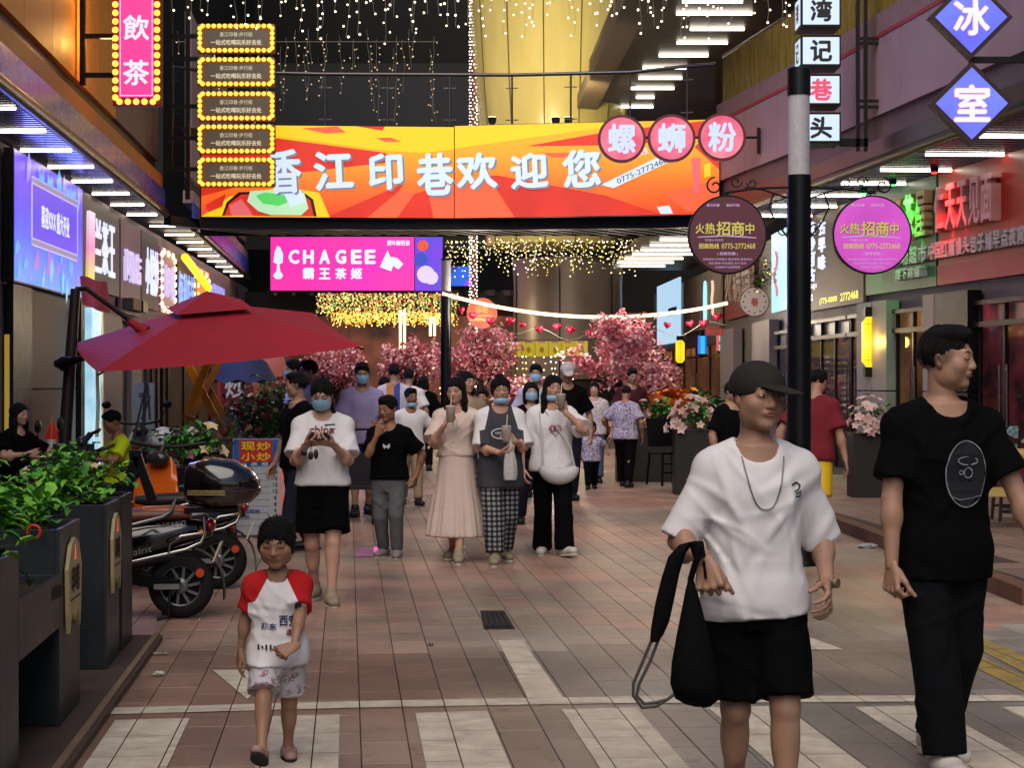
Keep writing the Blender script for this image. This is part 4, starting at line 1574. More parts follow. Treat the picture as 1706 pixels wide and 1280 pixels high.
# ---- left arcade beyond the bridge
leftb = thing('arcade_building', 'plum coloured arcade front with dark band, beyond the bridge under the orange wall', 'building', (-7, 42, 0))
mb = MB()
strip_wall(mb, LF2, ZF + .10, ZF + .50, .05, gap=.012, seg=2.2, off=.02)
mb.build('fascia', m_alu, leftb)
mb = MB()
mb.tube([(x, y, ZF + .02) for x, y in LF2], .085, 10)
mb.build('eave_pipe', m_pipe, leftb)
mb = MB()
strip_wall(mb, LF2, ZF + .505, ZF + .75, .2, off=.12)
mb.build('ledge', m_pink, leftb)
mb = MB()
strip_wall(mb, LF2, ZF + .755, ZF + 1.0, .08, off=.16)
mb.build('shadow_gap', m_black, leftb)
for c, d, M in strip_wall(None, LF2, ZF + 1.005, 8.8, .12, gap=.02, seg=3.4, off=.12):
 MB().box(c, d, M=M).build('panel', m_pink, leftb)
mb = MB()
for ya, yb in ((32.4, 35.2), (35.2, 52)):
 xs = [xof(LWALL, ya), (-6.25 if ya < 35 else xof(LF2, ya)), (-6.25 if yb < 35.3 else xof(LF2, yb)), xof(LWALL, yb)]
 mb.add([(xs[0], ya, ZF), (xs[1], ya, ZF), (xs[2], yb, ZF), (xs[3], yb, ZF)], [(0, 1, 2, 3)])
mb.build('soffit', m_soffw, leftb)
for k in range(9):
 y = 34.0 + 2.0 * k
 x0, x1 = xof(LWALL, y), (xof(LF2, y) if y > 35.3 else -6.3)
 MB().box(((x0 + x1) / 2, y, ZF - .06), ((x1 - x0) * .8, .05, .03)).build('strip_light', m_strip, leftb)
# ---- right arcade
right = thing('arcade_building', 'arcade building with mauve wall panels above a brown eave and lit shop fronts', 'building', (6, 22, 0))
mb = MB()
strip_wall(mb, RWALL, 0.0, ZF - .1, .2, off=-.13)
mb.build('wall', m_wall, right)
mb = MB()
strip_wall(mb, RF, ZF + .02, ZF + .30, .06, off=-.03)
mb.build('fascia', mat('fascia_bronze', '#4a4246', .35, .6, var=.2, scale=3), right)
mb = MB()
mb.tube([(x, y, ZF) for x, y in RF], .075, 10)
mb.build('eave_pipe', m_pipe, right)
mb = MB()
strip_wall(mb, RF, ZF + .31, ZF + .62, .04, off=-.10)
mb.build('cladding', m_plum, right)
for c, d, M in strip_wall(None, sub(RF, 10, 32.7), ZF + .63, 6.20, .08, gap=.02, seg=1.9, off=-.05):
 MB().box(c, d, M=M).build('panel', m_pink, right)
mb = MB()
strip_wall(mb, sub(RF, -10, 32.7), 6.205, 6.26, .10, off=-.05)
mb.build('trim', mat('trim_red', '#8c2f3a', .5), right)
for c, d, M in strip_wall(None, sub(RF, 10, 32.7), 6.265, 6.55, .14, gap=.012, seg=1.3, off=-.08):
 MB().box(c, d, M=M).build('coping', mat('coping_rose', '#7a6065', .6, var=.15), right)
mb = MB()
for ya, yb in ((-12, 8), (8, 19.7), (19.7, 27.5), (27.5, 32.8)):
 xa0, xa1, xb0, xb1 = xof(RWALL, ya), xof(RF, ya), xof(RWALL, yb), xof(RF, yb)
 mb.add([(xa1, ya, ZF - .02), (xa0, ya, ZF - .02), (xb0, yb, ZF - .02), (xb1, yb, ZF - .02)], [(0, 1, 2, 3)])
mb.build('soffit', m_soffw, right)
mb = MB()
y = 17.0
while y < 32:
 x0, x1 = xof(RF, y), xof(RWALL, y)
 mb.box(((x0 + x1) / 2, y, ZF - .06), (x1 - x0, .06, .05), rz=.1)
 y += .2
mb.build('soffit_slat', m_soff, right, kind='stuff')
for k in range(-14, 6):
 y = 23.0 + 1.7 * k
 x0, x1 = xof(RF, y), xof(RWALL, y)
 MB().box(((x0 * .5 + x1 * .5), y, ZF - .10), (.82 * (x1 - x0), .05, .03), rz=.05).build('strip_light', m_strip, right)
# far part of the right arcade, past the bridge: low ceiling with lights over the plaza
mb = MB()
mb.add([(2.9, 38, 4.75), (5.3, 36, 4.75), (5.2, 52, 4.75), (2.4, 52, 4.75)], [(0, 1, 2, 3)])
mb.add([(2.9, 38, 5.05), (5.3, 36, 5.05), (5.2, 52, 5.05), (2.4, 52, 5.05)], [(3, 2, 1, 0)])
mb.add([(2.9, 38, 4.75), (5.3, 36, 4.75), (5.3, 36, 5.05), (2.9, 38, 5.05)], [(0, 1, 2, 3)])
mb.build('canopy', m_soffw, right)
for k in range(8):
 y = 38.6 + 1.55 * k
 MB().box((4.15 - .10 * k, y, 4.70), (1.5, .07, .04)).build('strip_light', m_strip, right)
# doors, pillars and lit rooms behind glass
def shopfront(P, parent, nd, lit, h=2.6, room=None):
 part_box(P, parent, 'lit_room', lit, 0.01, P.w - .01, 0, h - .05, .0, .025)
 for k in range(nd + 1):
  u = P.w * k / nd
  part_box(P, parent, 'door_frame', m_frame, max(0, u - .025), min(P.w, u + .025), 0, h, .03, .09)
 part_box(P, parent, 'door_frame', m_frame, 0, P.w, h - .35, h - .28, .121, .15)
 part_box(P, parent, 'door_frame', m_frame, 0, P.w, h - .06, h, .121, .15)
 for k in range(nd):
  mb = MB()
  P.box(mb, P.w * k / nd + .027, P.w * (k + 1) / nd - .027, .06, h - .36, .06, .07)
  mb.build('pane', m_glassd, parent)
  mb = MB()
  u = P.w * (k + (.86 if k % 2 == 0 else .14)) / nd
  mb.tube([P.p(u, .75, .10), P.p(u, 1.75, .10)], .014, 6)
  mb.build('door_handle', mat('steel', '#8d8b88', .25, 1.0), parent)
m_room1 = emis('room_warm', '#4a2e1a', .85, var=.8, scale=1.6, colr2='#8a5a30')
m_room2 = emis('room_dim', '#18161c', .8, var=.8, scale=1.8, colr2='#40404f')
m_room3 = emis('room_red', '#2a1418', .9, var=.8, scale=2.2, colr2='#7a2c34')
P = wallpan(RWALL, 1354, 1424, 0, 2.6)
shopfront(P, right, 3, m_room2)
P = wallpan(RWALL, 1426, 1448, 0, 2.6)
shopfront(P, right, 2, m_room1)
P = wallpan(RWALL, 1502, 1560, 0, 2.6)
shopfront(P, right, 2, m_room1)
P = wallpan(RWALL, 1640, 1730, 0, 2.6)
shopfront(P, right, 2, m_room3)
for a, b_, m in ((1450, 1474, m_pill), (1476, 1500, m_pill), (1562, 1580, m_pill), (1582, 1638, m_dark), (1270, 1300, m_pill), (1215, 1238, m_pill)):
 P = wallpan(RWALL, a, b_, 0, 2.75)
 part_box(P, right, 'pillar', m, 0, P.w, 0, 1.38, .02, .22)
 part_box(P, right, 'pillar', m, 0, P.w, 1.40, 2.75, .02, .22)
P = wallpan(RWALL, 1108, 1213, 0, 2.6)
shopfront(P, right, 5, m_room1, 2.5)
P = wallpan(RWALL, 1302, 1350, 0, 2.6)
shopfront(P, right, 3, m_room2, 2.5)
# low step along the right shops
mb = MB()
kerb_pts = [gnd(1066, 766), gnd(1130, 792), gnd(1275, 842), gnd(1392, 880), gnd(1445, 900), gnd(1720, 1010)]
kp = [(p.x, p.y) for p in kerb_pts]
mb2 = MB()
for a, b_ in zip(kp, kp[1:]):
 A, B_ = Vector((*a, 0)), Vector((*b_, 0))
 mb.bar(A + UZ * .06, B_ + UZ * .06, .14, .12)
 ns = max(1, int((B_ - A).length / .9))
mb.build('kerb', mat('kerb_brown', '#5d4030', .7, var=.3, scale=5), kind='structure')
mb = MB()
top_z = .105
w2 = [(xof(RWALL, min(59, y)) - .02, y) for x, y in kp]
for i in range(len(kp) - 1):
 (x0, y0), (x1, y1) = kp[i], kp[i + 1]
 mb.add([(x0, y0, top_z), (w2[i][0], y0, top_z), (w2[i + 1][0], y1, top_z), (x1, y1, top_z)], [(3, 2, 1, 0)])
terr = mb.build('terrace', mat('terrace_bed', '#3a2c26', .8, var=.3, scale=3), kind='structure')
tq = MB(); tq.box((0, 0, -.006), (.392, .392, .02))
tq0 = None
for i in range(0, 60):
 for j in range(0, 60):
  p = street(3.0 + i * .4, 3.8 + j * .4)
  if not 12 < p.y < 27.5: continue
  kx = None
  for (xa, ya), (xb, yb) in zip(kp, kp[1:]):
   if yb <= p.y <= ya: kx = xa + (xb - xa) * (p.y - ya) / (yb - ya)
  if kx is None or p.x < kx + .30 or p.x > xof(RWALL, p.y) - .24 or CX + F * (p.x - .3) / p.y > 1720: continue
  if tq0 is None:
   tq0 = o = tq.build('terrace_tile', mat('terrace_clay', '#ffffff', .5, var=.2, scale=4, bump=.1, objcol=True), terr, local=True)
  else:
   o = tq0.copy()
   COL.objects.link(o)
  o.location = (p.x, p.y, top_z + RNG.uniform(-.001, .001))
  o.rotation_euler = (0, 0, ANG)
  q = RNG.uniform(.8, 1.2)
  o.color = (.19 * q, .125 * q, .10 * q, 1)
# ---------------------------------------------------------------- footbridge
BR = [(-6.15, 32.5), (-5.75, 33.2), (-3.5, 33.45), (0, 33.55), (2.6, 33.2), (3.72, 32.85)]
bridge = thing('footbridge', 'dark footbridge with glass railing spanning the street between both arcades', 'bridge', (-1, 34.5, 4.4))
mb = MB()
strip_wall(mb, BR, 4.36, 4.53, .16, off=.09)
mb.build('fascia', m_dark, bridge)
mb = MB()
for (x0, y0), (x1, y1) in zip(BR, BR[1:]):
 mb.add([(x0, y0 + .1, 4.52), (x1, y1 + .1, 4.52), (x1, 35.2, 4.52), (x0, 35.2, 4.52)], [(0, 1, 2, 3)])
 mb.add([(x0, y0 + .1, 6.2), (x1, y1 + .1, 6.2), (x1, 35.2, 6.2), (x0, 35.2, 6.2)], [(0, 1, 2, 3)])
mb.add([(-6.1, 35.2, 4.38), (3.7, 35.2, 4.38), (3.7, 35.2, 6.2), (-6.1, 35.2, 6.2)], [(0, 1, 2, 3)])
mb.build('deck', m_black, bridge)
for k in range(26):
 x = -5.8 + k * .37
 MB().bar((x, 33.6, 4.44), (x + 1.0, 35.1, 4.44), .10, .12).build('slat', mat('bridge_slat', '#4a3f3c', .5, var=.3), bridge)
m_rail = mat('rail_steel', '#5b5757', .3, .9)
RAIL = [(-6.2, 33.0), (-5.6, 33.5), (-3.5, 33.75), (0, 33.85), (2.2, 33.55), (3.2, 32.9), (3.7, 32.7)]
mb = MB()
mb.tube([(x, y, 7.30) for x, y in RAIL], .035, 8)
mb.build('handrail', m_rail, bridge)
m_rg = glassm('rail_glass', '#3d4048', .07, .03)
for (x0, y0), (x1, y1) in zip(RAIL, RAIL[1:]):
 A, B_ = Vector((x0, y0, 0)), Vector((x1, y1, 0))
 n = max(1, round((B_ - A).length / 1.3))
 for k in range(n):
  p, q = A.lerp(B_, (k + .02) / n), A.lerp(B_, (k + .98) / n)
  MB().bar(p + UZ * 6.74, q + UZ * 6.74, .015, 1.06).build('glass_panel', m_rg, bridge)
  c = A.lerp(B_, k / n)
  mb = MB()
  mb.tube([c + UZ * 6.2, c + UZ * 7.29], .02, 6)
  for zc in (6.45, 7.05):
   mb.bar(c - (B_ - A).normalized() * .12 + UZ * zc, c + (B_ - A).normalized() * .12 + UZ * zc, .02, .02)
  mb.build('post', m_rail, bridge)
# ---- upper gallery at the right: glass balustrade along the fascia and a ceiling with strip lights
gal = thing('upper_gallery', 'upper storey gallery with brown ceiling, strip lights and glass balustrade coloured with a yellow reflection', 'balcony', (5, 24, 6.5))
RG = sub(RF, 12, 32.6)
mb = MB()
mb.tube([(x + .1, y, 7.42) for x, y in RG], .03, 8)
mb.build('handrail', m_rail, gal)
m_rgy = mat('rail_glass_gold_reflection', '#a08a44', .16, .35, var=.45, scale=5, stretch=(5, 5, .35), spec=.7)  # gold reflection of the tower and its streaks painted into the panels
for c, d, M in strip_wall(None, RG, 6.56, 7.40, .02, gap=.03, seg=1.7, off=-.1):
 MB().box(c, d, M=M).build('glass_panel', m_rgy, gal)
mb = MB()
mb.add([(2.4, 30, 8.6), (9.5, 22, 8.6), (9.5, 56, 8.6), (1.6, 56, 8.6)], [(0, 1, 2, 3)])
mb.add([(2.4, 30, 8.6), (1.6, 56, 8.6), (1.6, 56, 9.6), (2.4, 30, 9.6)], [(0, 1, 2, 3)])
mb.build('ceiling', m_soffw, gal)
mb = MB()
mb.box((6.9, 40, 7.2), (.2, 34, 2.8))
mb.build('wall', mat('gallery_wall', '#2c231d', .8, var=.4, scale=.8), gal)
mb = MB()
mb.bar((2.35, 29.9, 8.55), (1.55, 56, 8.55), .5, .34)
mb.build('beam', mat('beam_brown', '#5d4a3a', .6, var=.2), gal)
for px, py, w in ((1190, 22, 126), (1187, 2, 100), (1195, 48, 90), (1170, 71, 84), (1139, 92, 82), (1108, 113, 74), (1100, 130, 72), (1086, 147, 74), (1075, 162, 30), (1058, 178, 60)):
 Y = 7.03 * F / (HOR - py)
 MB().box(at(px, py, Y), (w * Y / F, .07, .05)).build('strip_light', m_strip, gal)
# ---------------------------------------------------------------- tower and the dark mall at the back
tower = thing('round_tower', 'round tower clad in dark brown metal, lit yellow above the bridge', 'tower', (1.55, 50, 0))
mb = MB()
TC = Vector((1.55, 50, 0))
mb.lathe(TC, [(1.55, 1.6), (1.52, 2.4), (1.50, 4.2), (1.56, 4.9)], 40)
mb.build('cladding', mat('tower_brown', '#74665f', .35, .2, var=.15, scale=1), tower)
for k in range(6):
 a = 2 * math.pi * k / 6 + .35
 mb = MB()
 mb.tube([TC + Vector((1.54 * math.cos(a), 1.54 * math.sin(a), 1.65)), TC + Vector((1.52 * math.cos(a), 1.52 * math.sin(a), 4.85))], .018, 5)
 mb.build('seam', m_black, tower)
mb = MB()
mb.lathe(TC, [(1.45, 0), (1.45, 1.6)], 32)
mb.build('base', mat('tower_base', '#2b2420', .6, var=.3), tower)
TU = Vector((1.05, 47, 0))
mb = MB()
mb.lathe(TU, [(1.72, 5.05), (1.86, 7.2), (2.04, 9.0), (2.2, 11.5), (2.3, 13)], 48)
mb.build('upper_cladding', mat('tower_cream', '#a8965a', .22, var=.12, scale=1.2, stretch=(1, 1, .2)), tower)
for k in range(14):
 a = 2 * math.pi * k / 14 + .1
 cs, sn = math.cos(a), math.sin(a)
 mb = MB()
 mb.tube([TU + Vector((r_ * cs, r_ * sn, z)) for r_, z in ((1.73, 5.05), (1.87, 7.2), (2.05, 9.0), (2.21, 11.5))], .015, 5)
 mb.build('seam', mat('seam_olive', '#4d4524', .6), tower)
for px in (820, 926, 947):
 Y = 40.5
 p = at(px, 207, Y)
 fl = thing('floodlight', {820: 'small yellow floodlight at the foot of the tower beside the light strung post', 926: 'small yellow floodlight under the cream tower, first of a close pair', 947: 'small yellow floodlight under the cream tower, second of a close pair'}[px], 'floodlight', p, 0, 'floodlights washing the tower')
 mb = MB()
 mb.lathe(p, [(.05, 0), (.09, .05), (.10, .16)], 12)
 mb.build('housing', m_dark, fl)
 mb = MB()
 mb.lathe(p + UZ * .161, [(.001, .01), (.09, .005), (.095, 0)], 12)
 mb.build('lens', emis('flood_lens', '#fff0b0', 14), fl)
 L = bpy.data.lights.new('floodlight_beam', 'SPOT')
 L.energy = 520
 L.color = (1.0, .90, .50)
 L.spot_size = R(105)
 L.spot_blend = .8
 L.shadow_soft_size = .1
 lo = bpy.data.objects.new('floodlight_beam', L)
 COL.objects.link(lo)
 lo.location = p + UZ * .25
 lo.rotation_euler = (Vector((p.x - TU.x, p.y - TU.y + .6, -3.6))).to_track_quat('Z', 'Y').to_euler()
mall = thing('mall_building', 'mall block closing off the sky, night darkness put into its near-black colour', 'building', (-3, 62, 0))
m_void = mat('night_black_facade', '#040404', .85, var=.4, scale=.4)  # near-black stands for the night dark; this wall hides the sky
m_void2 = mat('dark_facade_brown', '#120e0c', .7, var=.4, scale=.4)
mb = MB()
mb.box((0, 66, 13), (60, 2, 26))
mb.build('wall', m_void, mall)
mb = MB()
mb.box((-6, 58, 6.0), (14, .3, .45))
mb.box((-6, 58, 8.4), (14, .3, .25))
mb.box((-6, 60.5, 10), (16, .4, 4.4))
mb.build('floor_band', m_void2, mall)
mb = MB()
pts = [(-8.5, 55, 7.62), (-5, 54.2, 7.78), (-2.2, 53.8, 8.05), (-.6, 53.7, 8.2)]
mb.tube(pts, .04, 6)
mb.tube([(x, y, z - 1.15) for x, y, z in pts], .03, 6)
mb.build('handrail', m_rail, mall)
mb = MB()
mb.box((-3, 64.6, 2.0), (30, .2, 4.0))
mb.build('shop_front', emis('plaza_shops', '#1c0f0a', .8, var=.9, scale=.9, colr2='#8a4a34'), mall)
mb = MB()
mb.box((-3.4, 54.5, 3.86), (8.6, 5.2, .5))
mb.build('canopy', m_black, mall)
for k in range(16):
 MB().box((-6.9 + .52 * k, 51.85, 4.08), (.12, .5, .16), rz=.5).build('slat', mat('bridge_slat', '#4a3f3c', .5, var=.3), mall)
# near-black walls added at both sides to shut out the sky
mb = MB()
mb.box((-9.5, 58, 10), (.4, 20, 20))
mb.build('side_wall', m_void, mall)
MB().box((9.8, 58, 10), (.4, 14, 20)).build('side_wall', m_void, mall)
# ================================================================ SIGNS AND LAMPS
m_white_lit = emis('letter_white', '#dfe6ff', 1.05)
m_cool_lit = emis('letter_cool', '#c4d6ff', 1.0)
m_bulb = emis('bulb_yellow', '#ffc846', 1.7)
m_bulbhot = emis('bulb_warm', '#ffe9a8', 3.2)
# ---- LED banner on the bridge: two screens
ban = thing('led_banner', 'long red and yellow led banner with white welcome lettering on the bridge', 'banner', (-1, 33.3, 4.6))
BL, BM, BR_ = Vector((-5.70, 33.0, 4.55)), Vector((757 - CX, 33.3 * 1.0, 0)), Vector((3.74, 32.45, 4.55))
BM = Vector(((757 - CX) * 33.3 / F, 33.3, 4.55))
m_led_or = emis_grad('led_orange', ['#f0401c', '#ff7a1e', '#ffb21c', '#ffc814'], 2, -.05, 1.75, 1.0)
m_led_red = emis('led_red', '#e8301c', .95, var=.25, scale=1.2)
m_led_red2 = emis('led_coral', '#f4623a', 1.0)
m_led_ye = emis('led_yellow', '#ffcc12', 1.0)
m_led_wh = emis('led_white', '#d2e4ff', 1.0)
m_led_sh = emis('led_shadow', '#8a9ab0', .6)
m_led_bl = emis('led_black', '#241010', .3)
m_led_gr = emis('led_green', '#5fdc6a', .9)
m_led_pg = emis('led_palegreen', '#c0efbf', .9)
m_led_pk = emis('led_pink', '#ef6a70', .9)
ART = [m_led_red, m_led_or, m_led_ye, m_led_wh, m_led_sh, m_led_bl, m_led_gr, m_led_pg, m_led_pk, m_led_red2]
PLft = Pan(BL, BM - BL, (BM - BL).length, 1.70)
PRgt = Pan(BM, BR_ - BM, (BR_ - BM).length, 1.72)
def bpx(px, py):
 """banner artwork drawn on an 857 x 164 layout"""
 return px, py
def uvL(px, py): return ((px - 333) / (757 - 333) * PLft.w, (366 - py) / 163.5 * PLft.h)
def uvR(px, py): return ((px - 757) / (1190 - 757) * PRgt.w, (366 - py) / 163.5 * PRgt.h)
def clampP(P, x0, x1, y0=203.5, y1=365.5): return clip_poly(P, x0, x1, y0, y1)
shapes = [
 (1, [(333, 203), (1190, 203), (1190, 366), (333, 366)]),
 (0, [(333, 236), (460, 226), (640, 250), (652, 258), (640, 268), (470, 290), (333, 330)]),
 (2, [(420, 203), (760, 203), (1080, 203), (700, 250), (640, 246), (460, 222)]),
 (0, [(540, 366), (672, 304), (664, 318), (610, 366)]),
 (0, [(660, 366), (690, 322), (712, 316), (722, 366)]),
 (9, [(610, 366), (664, 318), (690, 322), (660, 366)]),
 (0, [(812, 292), (830, 292), (1005, 330), (1100, 366), (858, 366)]),
 (9, [(722, 366), (712, 316), (812, 300), (858, 366)]),
 (0, [(876, 242), (1010, 220), (1190, 203), (1190, 232), (1040, 244)]),
 (0, [(590, 203), (640, 203), (636, 211)]),
 (9, [(500, 208), (560, 204), (575, 215), (540, 217)]),
 (9, [(625, 224), (650, 223), (668, 230), (640, 231)]),
 (9, [(900, 254), (1000, 256), (1000, 262), (920, 263)]),
 (9, [(655, 347), (668, 336), (672, 340), (660, 349)]),
 (9, [(777, 330), (792, 328), (807, 346), (802, 352), (790, 346)]),
 (0, [(1150, 250), (1190, 212), (1190, 290)]),
 (9, [(1100, 330), (1190, 306), (1190, 352), (1140, 362)]),
 (2, [(333, 366), (380, 330), (470, 312), (530, 322), (548, 366)]),
 (0, [(340, 345), (375, 325), (368, 348), (345, 358)]),
 (5, [(368, 364), (376, 340), (396, 322), (500, 318), (520, 334), (526, 364)]),
 (0, [(372, 364), (380, 342), (400, 326), (498, 322), (515, 336), (521, 364)]),
 (7, [(410, 338), (415, 320), (480, 316), (505, 322), (512, 350), (500, 362), (450, 362), (428, 355)]),
 (6, [(424, 328), (440, 322), (472, 326), (480, 338), (462, 346), (436, 342)]),
 (3, [(470, 322), (500, 318), (508, 338), (482, 348)]),
 (8, [(380, 346), (400, 334), (412, 350), (420, 364), (384, 364)]),
 (3, [(1000, 312), (1108, 258), (1120, 270), (1020, 318)]),
 (3, [(1090, 352), (1110, 350), (1116, 364), (1096, 364)]),
 (8, [(1145, 270), (1160, 268), (1158, 330), (1150, 332)]),
 (2, [(1165, 280), (1176, 278), (1176, 300), (1166, 304)]),
]
for nm, P, x0, x1, uv in (('led_screen', PLft, 333.5, 756.2, uvL), ('led_screen', PRgt, 757.8, 1189.5, uvR)):
 mb = MB()
 P.box(mb, .006, P.w - .006, .0, P.h, -.16, 0)
 scr = mb.build(nm, m_dark, ban)
 mb = MB()
 for k, (mi, pts) in enumerate(shapes):
  q = clampP(pts, x0, x1)
  if len(q) >= 3:
   A = sum(q[i][0] * q[(i + 1) % len(q)][1] - q[(i + 1) % len(q)][0] * q[i][1] for i in range(len(q)))
   if A > 0: q = q[::-1]
   P.poly(mb, [uv(*p) for p in q], .004 + .0012 * k, mi)
 for ch, cx_, cy_, w_, h_ in (('香', 472, 285, 56, 74), ('江', 554, 283, 66, 66), ('印', 641, 284, 58, 62), ('巷', 724, 288, 62, 72), ('欢', 795, 284, 68, 60), ('迎', 882, 285, 62, 58), ('您', 968, 283, 62, 62)):
  if x0 < cx_ < x1:
   u, v = uv(cx_, cy_)
   sc_ = P.w / (x1 - x0)
   P.text(mb, ch, u + .035, v - .03, w_ * sc_, h_ * sc_, .050, bold=.05, mi=4, rot=.05)
   P.text(mb, ch, u, v, w_ * sc_, h_ * sc_, .056, bold=.045, mi=3, rot=.05)
 if x0 > 700:
  u, v = uv(1066, 289)
  P.text(mb, '0775-2772468', u, v, .98, .10, .06, mi=5, rot=.40)
  u, v = uv(1050, 262)
  P.text(mb, '招商热线', u, v, .60, .13, .06, mi=3, rot=.28)
 mb.build('screen_print', ART, scr)
# ---- wall sign helpers
def sign_thing(name, label, cat, base, group=None): return thing(name, label, cat, base, 0, group)
def bulbs(P, T, u0, u1, v0, v1, nx, ny, r, m=None, parent=None):
 """marquee bulbs round a panel edge, each bulb its own mesh object sharing data"""
 pts = []
 for k in range(nx):
  u = u0 + (u1 - u0) * (k + .5) / nx
  pts += [(u, v0), (u, v1)]
 for k in range(ny):
  v = v0 + (v1 - v0) * (k + .5) / ny
  pts += [(u0, v), (u1, v)]
 M = W[T.name].inverted()
 me = BULB.get(r)
 for k, (u, v) in enumerate(pts):
  if me is None:
   o = MB().sph((0, 0, 0), r, 10, 6).build('bulb', m or m_bulb, T, local=True)
   me = BULB[r] = o.data
  else:
   o = bpy.data.objects.new('bulb', me)
   COL.objects.link(o)
   o.parent = T
  o.location = M @ P.p(u, v, r * .6)
BULB = {}
# ---- pink vertical tea sign at the upper left
Y = 23.3
p0 = at(187, 176, Y)
P = Pan(p0, (1, 0, 0), 81 * Y / F, 1.85)
t = sign_thing('tea_sign', 'pink vertical lightbox with white characters and round bulbs on the orange wall', 'sign', p0)
mb = MB(); P.box(mb, 0, P.w, 0, P.h, -.16, -.001); mb.build('housing', mat('sign_red', '#8c1f1a', .5), t, bevel=.02)
mb = MB(); P.box(mb, .09, P.w - .09, .11, P.h - .08, 0, .02); mb.build('lit_panel', emis('sign_pink', '#f0439a', 1.0), t)
mb = MB(); P.slab(mb, [(.105, .125), (P.w - .105, .125), (P.w - .105, .135), (.105, .135)], .02, .023); P.slab(mb, [(.105, .135), (.112, .135), (.112, P.h - .1), (.105, P.h - .1)], .02, .023); P.slab(mb, [(P.w - .112, .135), (P.w - .105, .135), (P.w - .105, P.h - .1), (P.w - .112, P.h - .1)], .02, .023)
mb.build('inner_line', m_white_lit, t)
for ch, cy_ in (('茶', 121), ('飲', 46)):
 mb = MB(); P.text(mb, ch, P.w / 2, zat(cy_, Y) - p0.z, .34, .33, .026, bold=.03); mb.build('letter', m_white_lit, t)
bulbs(P, t, .045, P.w - .045, .05, P.h - .05, 5, 16, .042)
for dz in (.9, 1.6):
 L = bpy.data.lights.new('bulb_glow', 'POINT'); L.energy = 34; L.color = (1.0, .55, .12); L.shadow_soft_size = .15
 lo = bpy.data.objects.new('bulb_glow', L); COL.objects.link(lo); lo.location = p0 + Vector((-.10, .25, dz))
br = thing('sign_bracket', 'black steel bracket frame holding the pink tea sign to the wall', 'bracket', at(138, 140, 23.4))
mb = MB()
a, b_ = at(138, 142, 23.42), at(138, -60, 23.42)
mb.bar(a, b_, .07, .07, up=(0, 1, 0))
mb.build('post', m_black, br)
for py in (125, 60, -10):
 MB().bar(at(138, py, 23.42), at(190, py, 23.42), .06, .06).build('arm', m_black, br)
# ---- five bulb framed boxes
Y = 31.8
t = sign_thing('bulb_box_sign', 'column of five grey boxes with yellow bulb borders hung before the banner', 'sign', at(394, 310, Y))
kk = Y / F
for k, py in enumerate((64, 120, 177, 232, 287)):
 P = Pan(at(329, py + 24, Y), (1, 0, 0), 129 * kk, 49 * kk)
 mb = MB(); P.box(mb, 0, P.w, 0, P.h, -.14, 0)
 bx = mb.build('sign_box', mat('box_orange', '#8a4b18', .5), t, bevel=.03)
 mb = MB(); P.box(mb, .12, P.w - .12, .11, P.h - .11, .001, .012)
 mb.build('face', emis('box_face', '#5d5040', .55), bx)
 mb = MB()
 P.text(mb, '香江印巷·步行街', P.w / 2, P.h * .63, .58, .08, .016)
 P.text(mb, '一站式吃喝玩乐好去处', P.w / 2, P.h * .36, .90, .095, .016, bold=.03)
 mb.build('lettering', emis('box_letter', '#e8d8b8', .8), bx)
 bulbs(P, bx, .045, P.w - .045, .045, P.h - .045, 13, 5, .041)
br = thing('sign_bracket', 'tall black bracket ladder beside the five bulb framed boxes', 'bracket', at(298, 330, 31.9))
for px in (284, 313):
 MB().bar(at(px, 332 if px > 300 else 286, 31.9), at(px, -80, 31.9), .08, .08, up=(0, 1, 0)).build('post', m_black, br)
for py in (282, 230, 177, 98, 60):
 MB().bar(at(284, py, 31.9), at(332, py, 31.9), .07, .07).build('arm', m_black, br)
# ---- pink building sign past the bridge
Y = 50.5
kk = Y / F
p0 = at(451, 484, Y)
P = Pan(p0, (1, 0, 0), 239 * kk, 89 * kk)
t = sign_thing('tea_shop_sign', 'wide magenta lightbox with white latin letters behind the footbridge', 'sign', p0)
mb = MB(); P.box(mb, -.04, P.w + .02, -.03, P.h + .05, -.3, 0); mb.build('housing', m_dark, t)
mb = MB(); P.box(mb, 0, P.w, 0, P.h, .001, .03); mb.build('lit_panel', emis('sign_magenta', '#ff2f9e', 1.0, var=.3, scale=.6, colr2='#ee1fb4'), t)
m_lpb = emis('letter_paleblue', '#cfe2ff', 1.1)
u = lambda px: (px - 451) * kk
v = lambda py: (484 - py) * kk
for ch, px in zip('CHAGEE', (490, 514, 541, 568, 594, 617)):
 mb = MB(); P.text(mb, ch, u(px), v(428), 18 * kk, 24 * kk, .04, bold=.09); mb.build('letter', m_lpb, t)
for ch, px in zip('霸王茶姬', (514, 541, 568, 594)):
 mb = MB(); P.text(mb, ch, u(px), v(456), 19 * kk, 19 * kk, .04, bold=.05); mb.build('letter', m_lpb, t)
mb = MB()
P.text(mb, '原叶鲜奶茶', u(664), v(405), 38 * kk, 9 * kk, .04, bold=.04)
mb.build('small_lettering', m_lpb, t)
mb = MB()
P.slab(mb, [(u(a), v(b)) for a, b in ((633, 445), (646, 417), (650, 428), (662, 430), (672, 440), (664, 449), (655, 443), (652, 452))], .03, .04)
mb.build('horse_emblem', m_led_wh, t)
mb = MB()
P.slab(mb, [(u(a), v(b)) for a, b in ((456, 437), (458, 420), (462, 410), (467, 412), (472, 424), (471, 438), (466, 440), (467, 452), (472, 459), (468, 465), (460, 465), (455, 459), (461, 452), (462, 440))], .03, .04)
mb.build('emblem', m_led_wh, t)
p1 = at(691, 484, Y)
P = Pan(p1, (1, 0, 0), 46 * kk, 89 * kk)
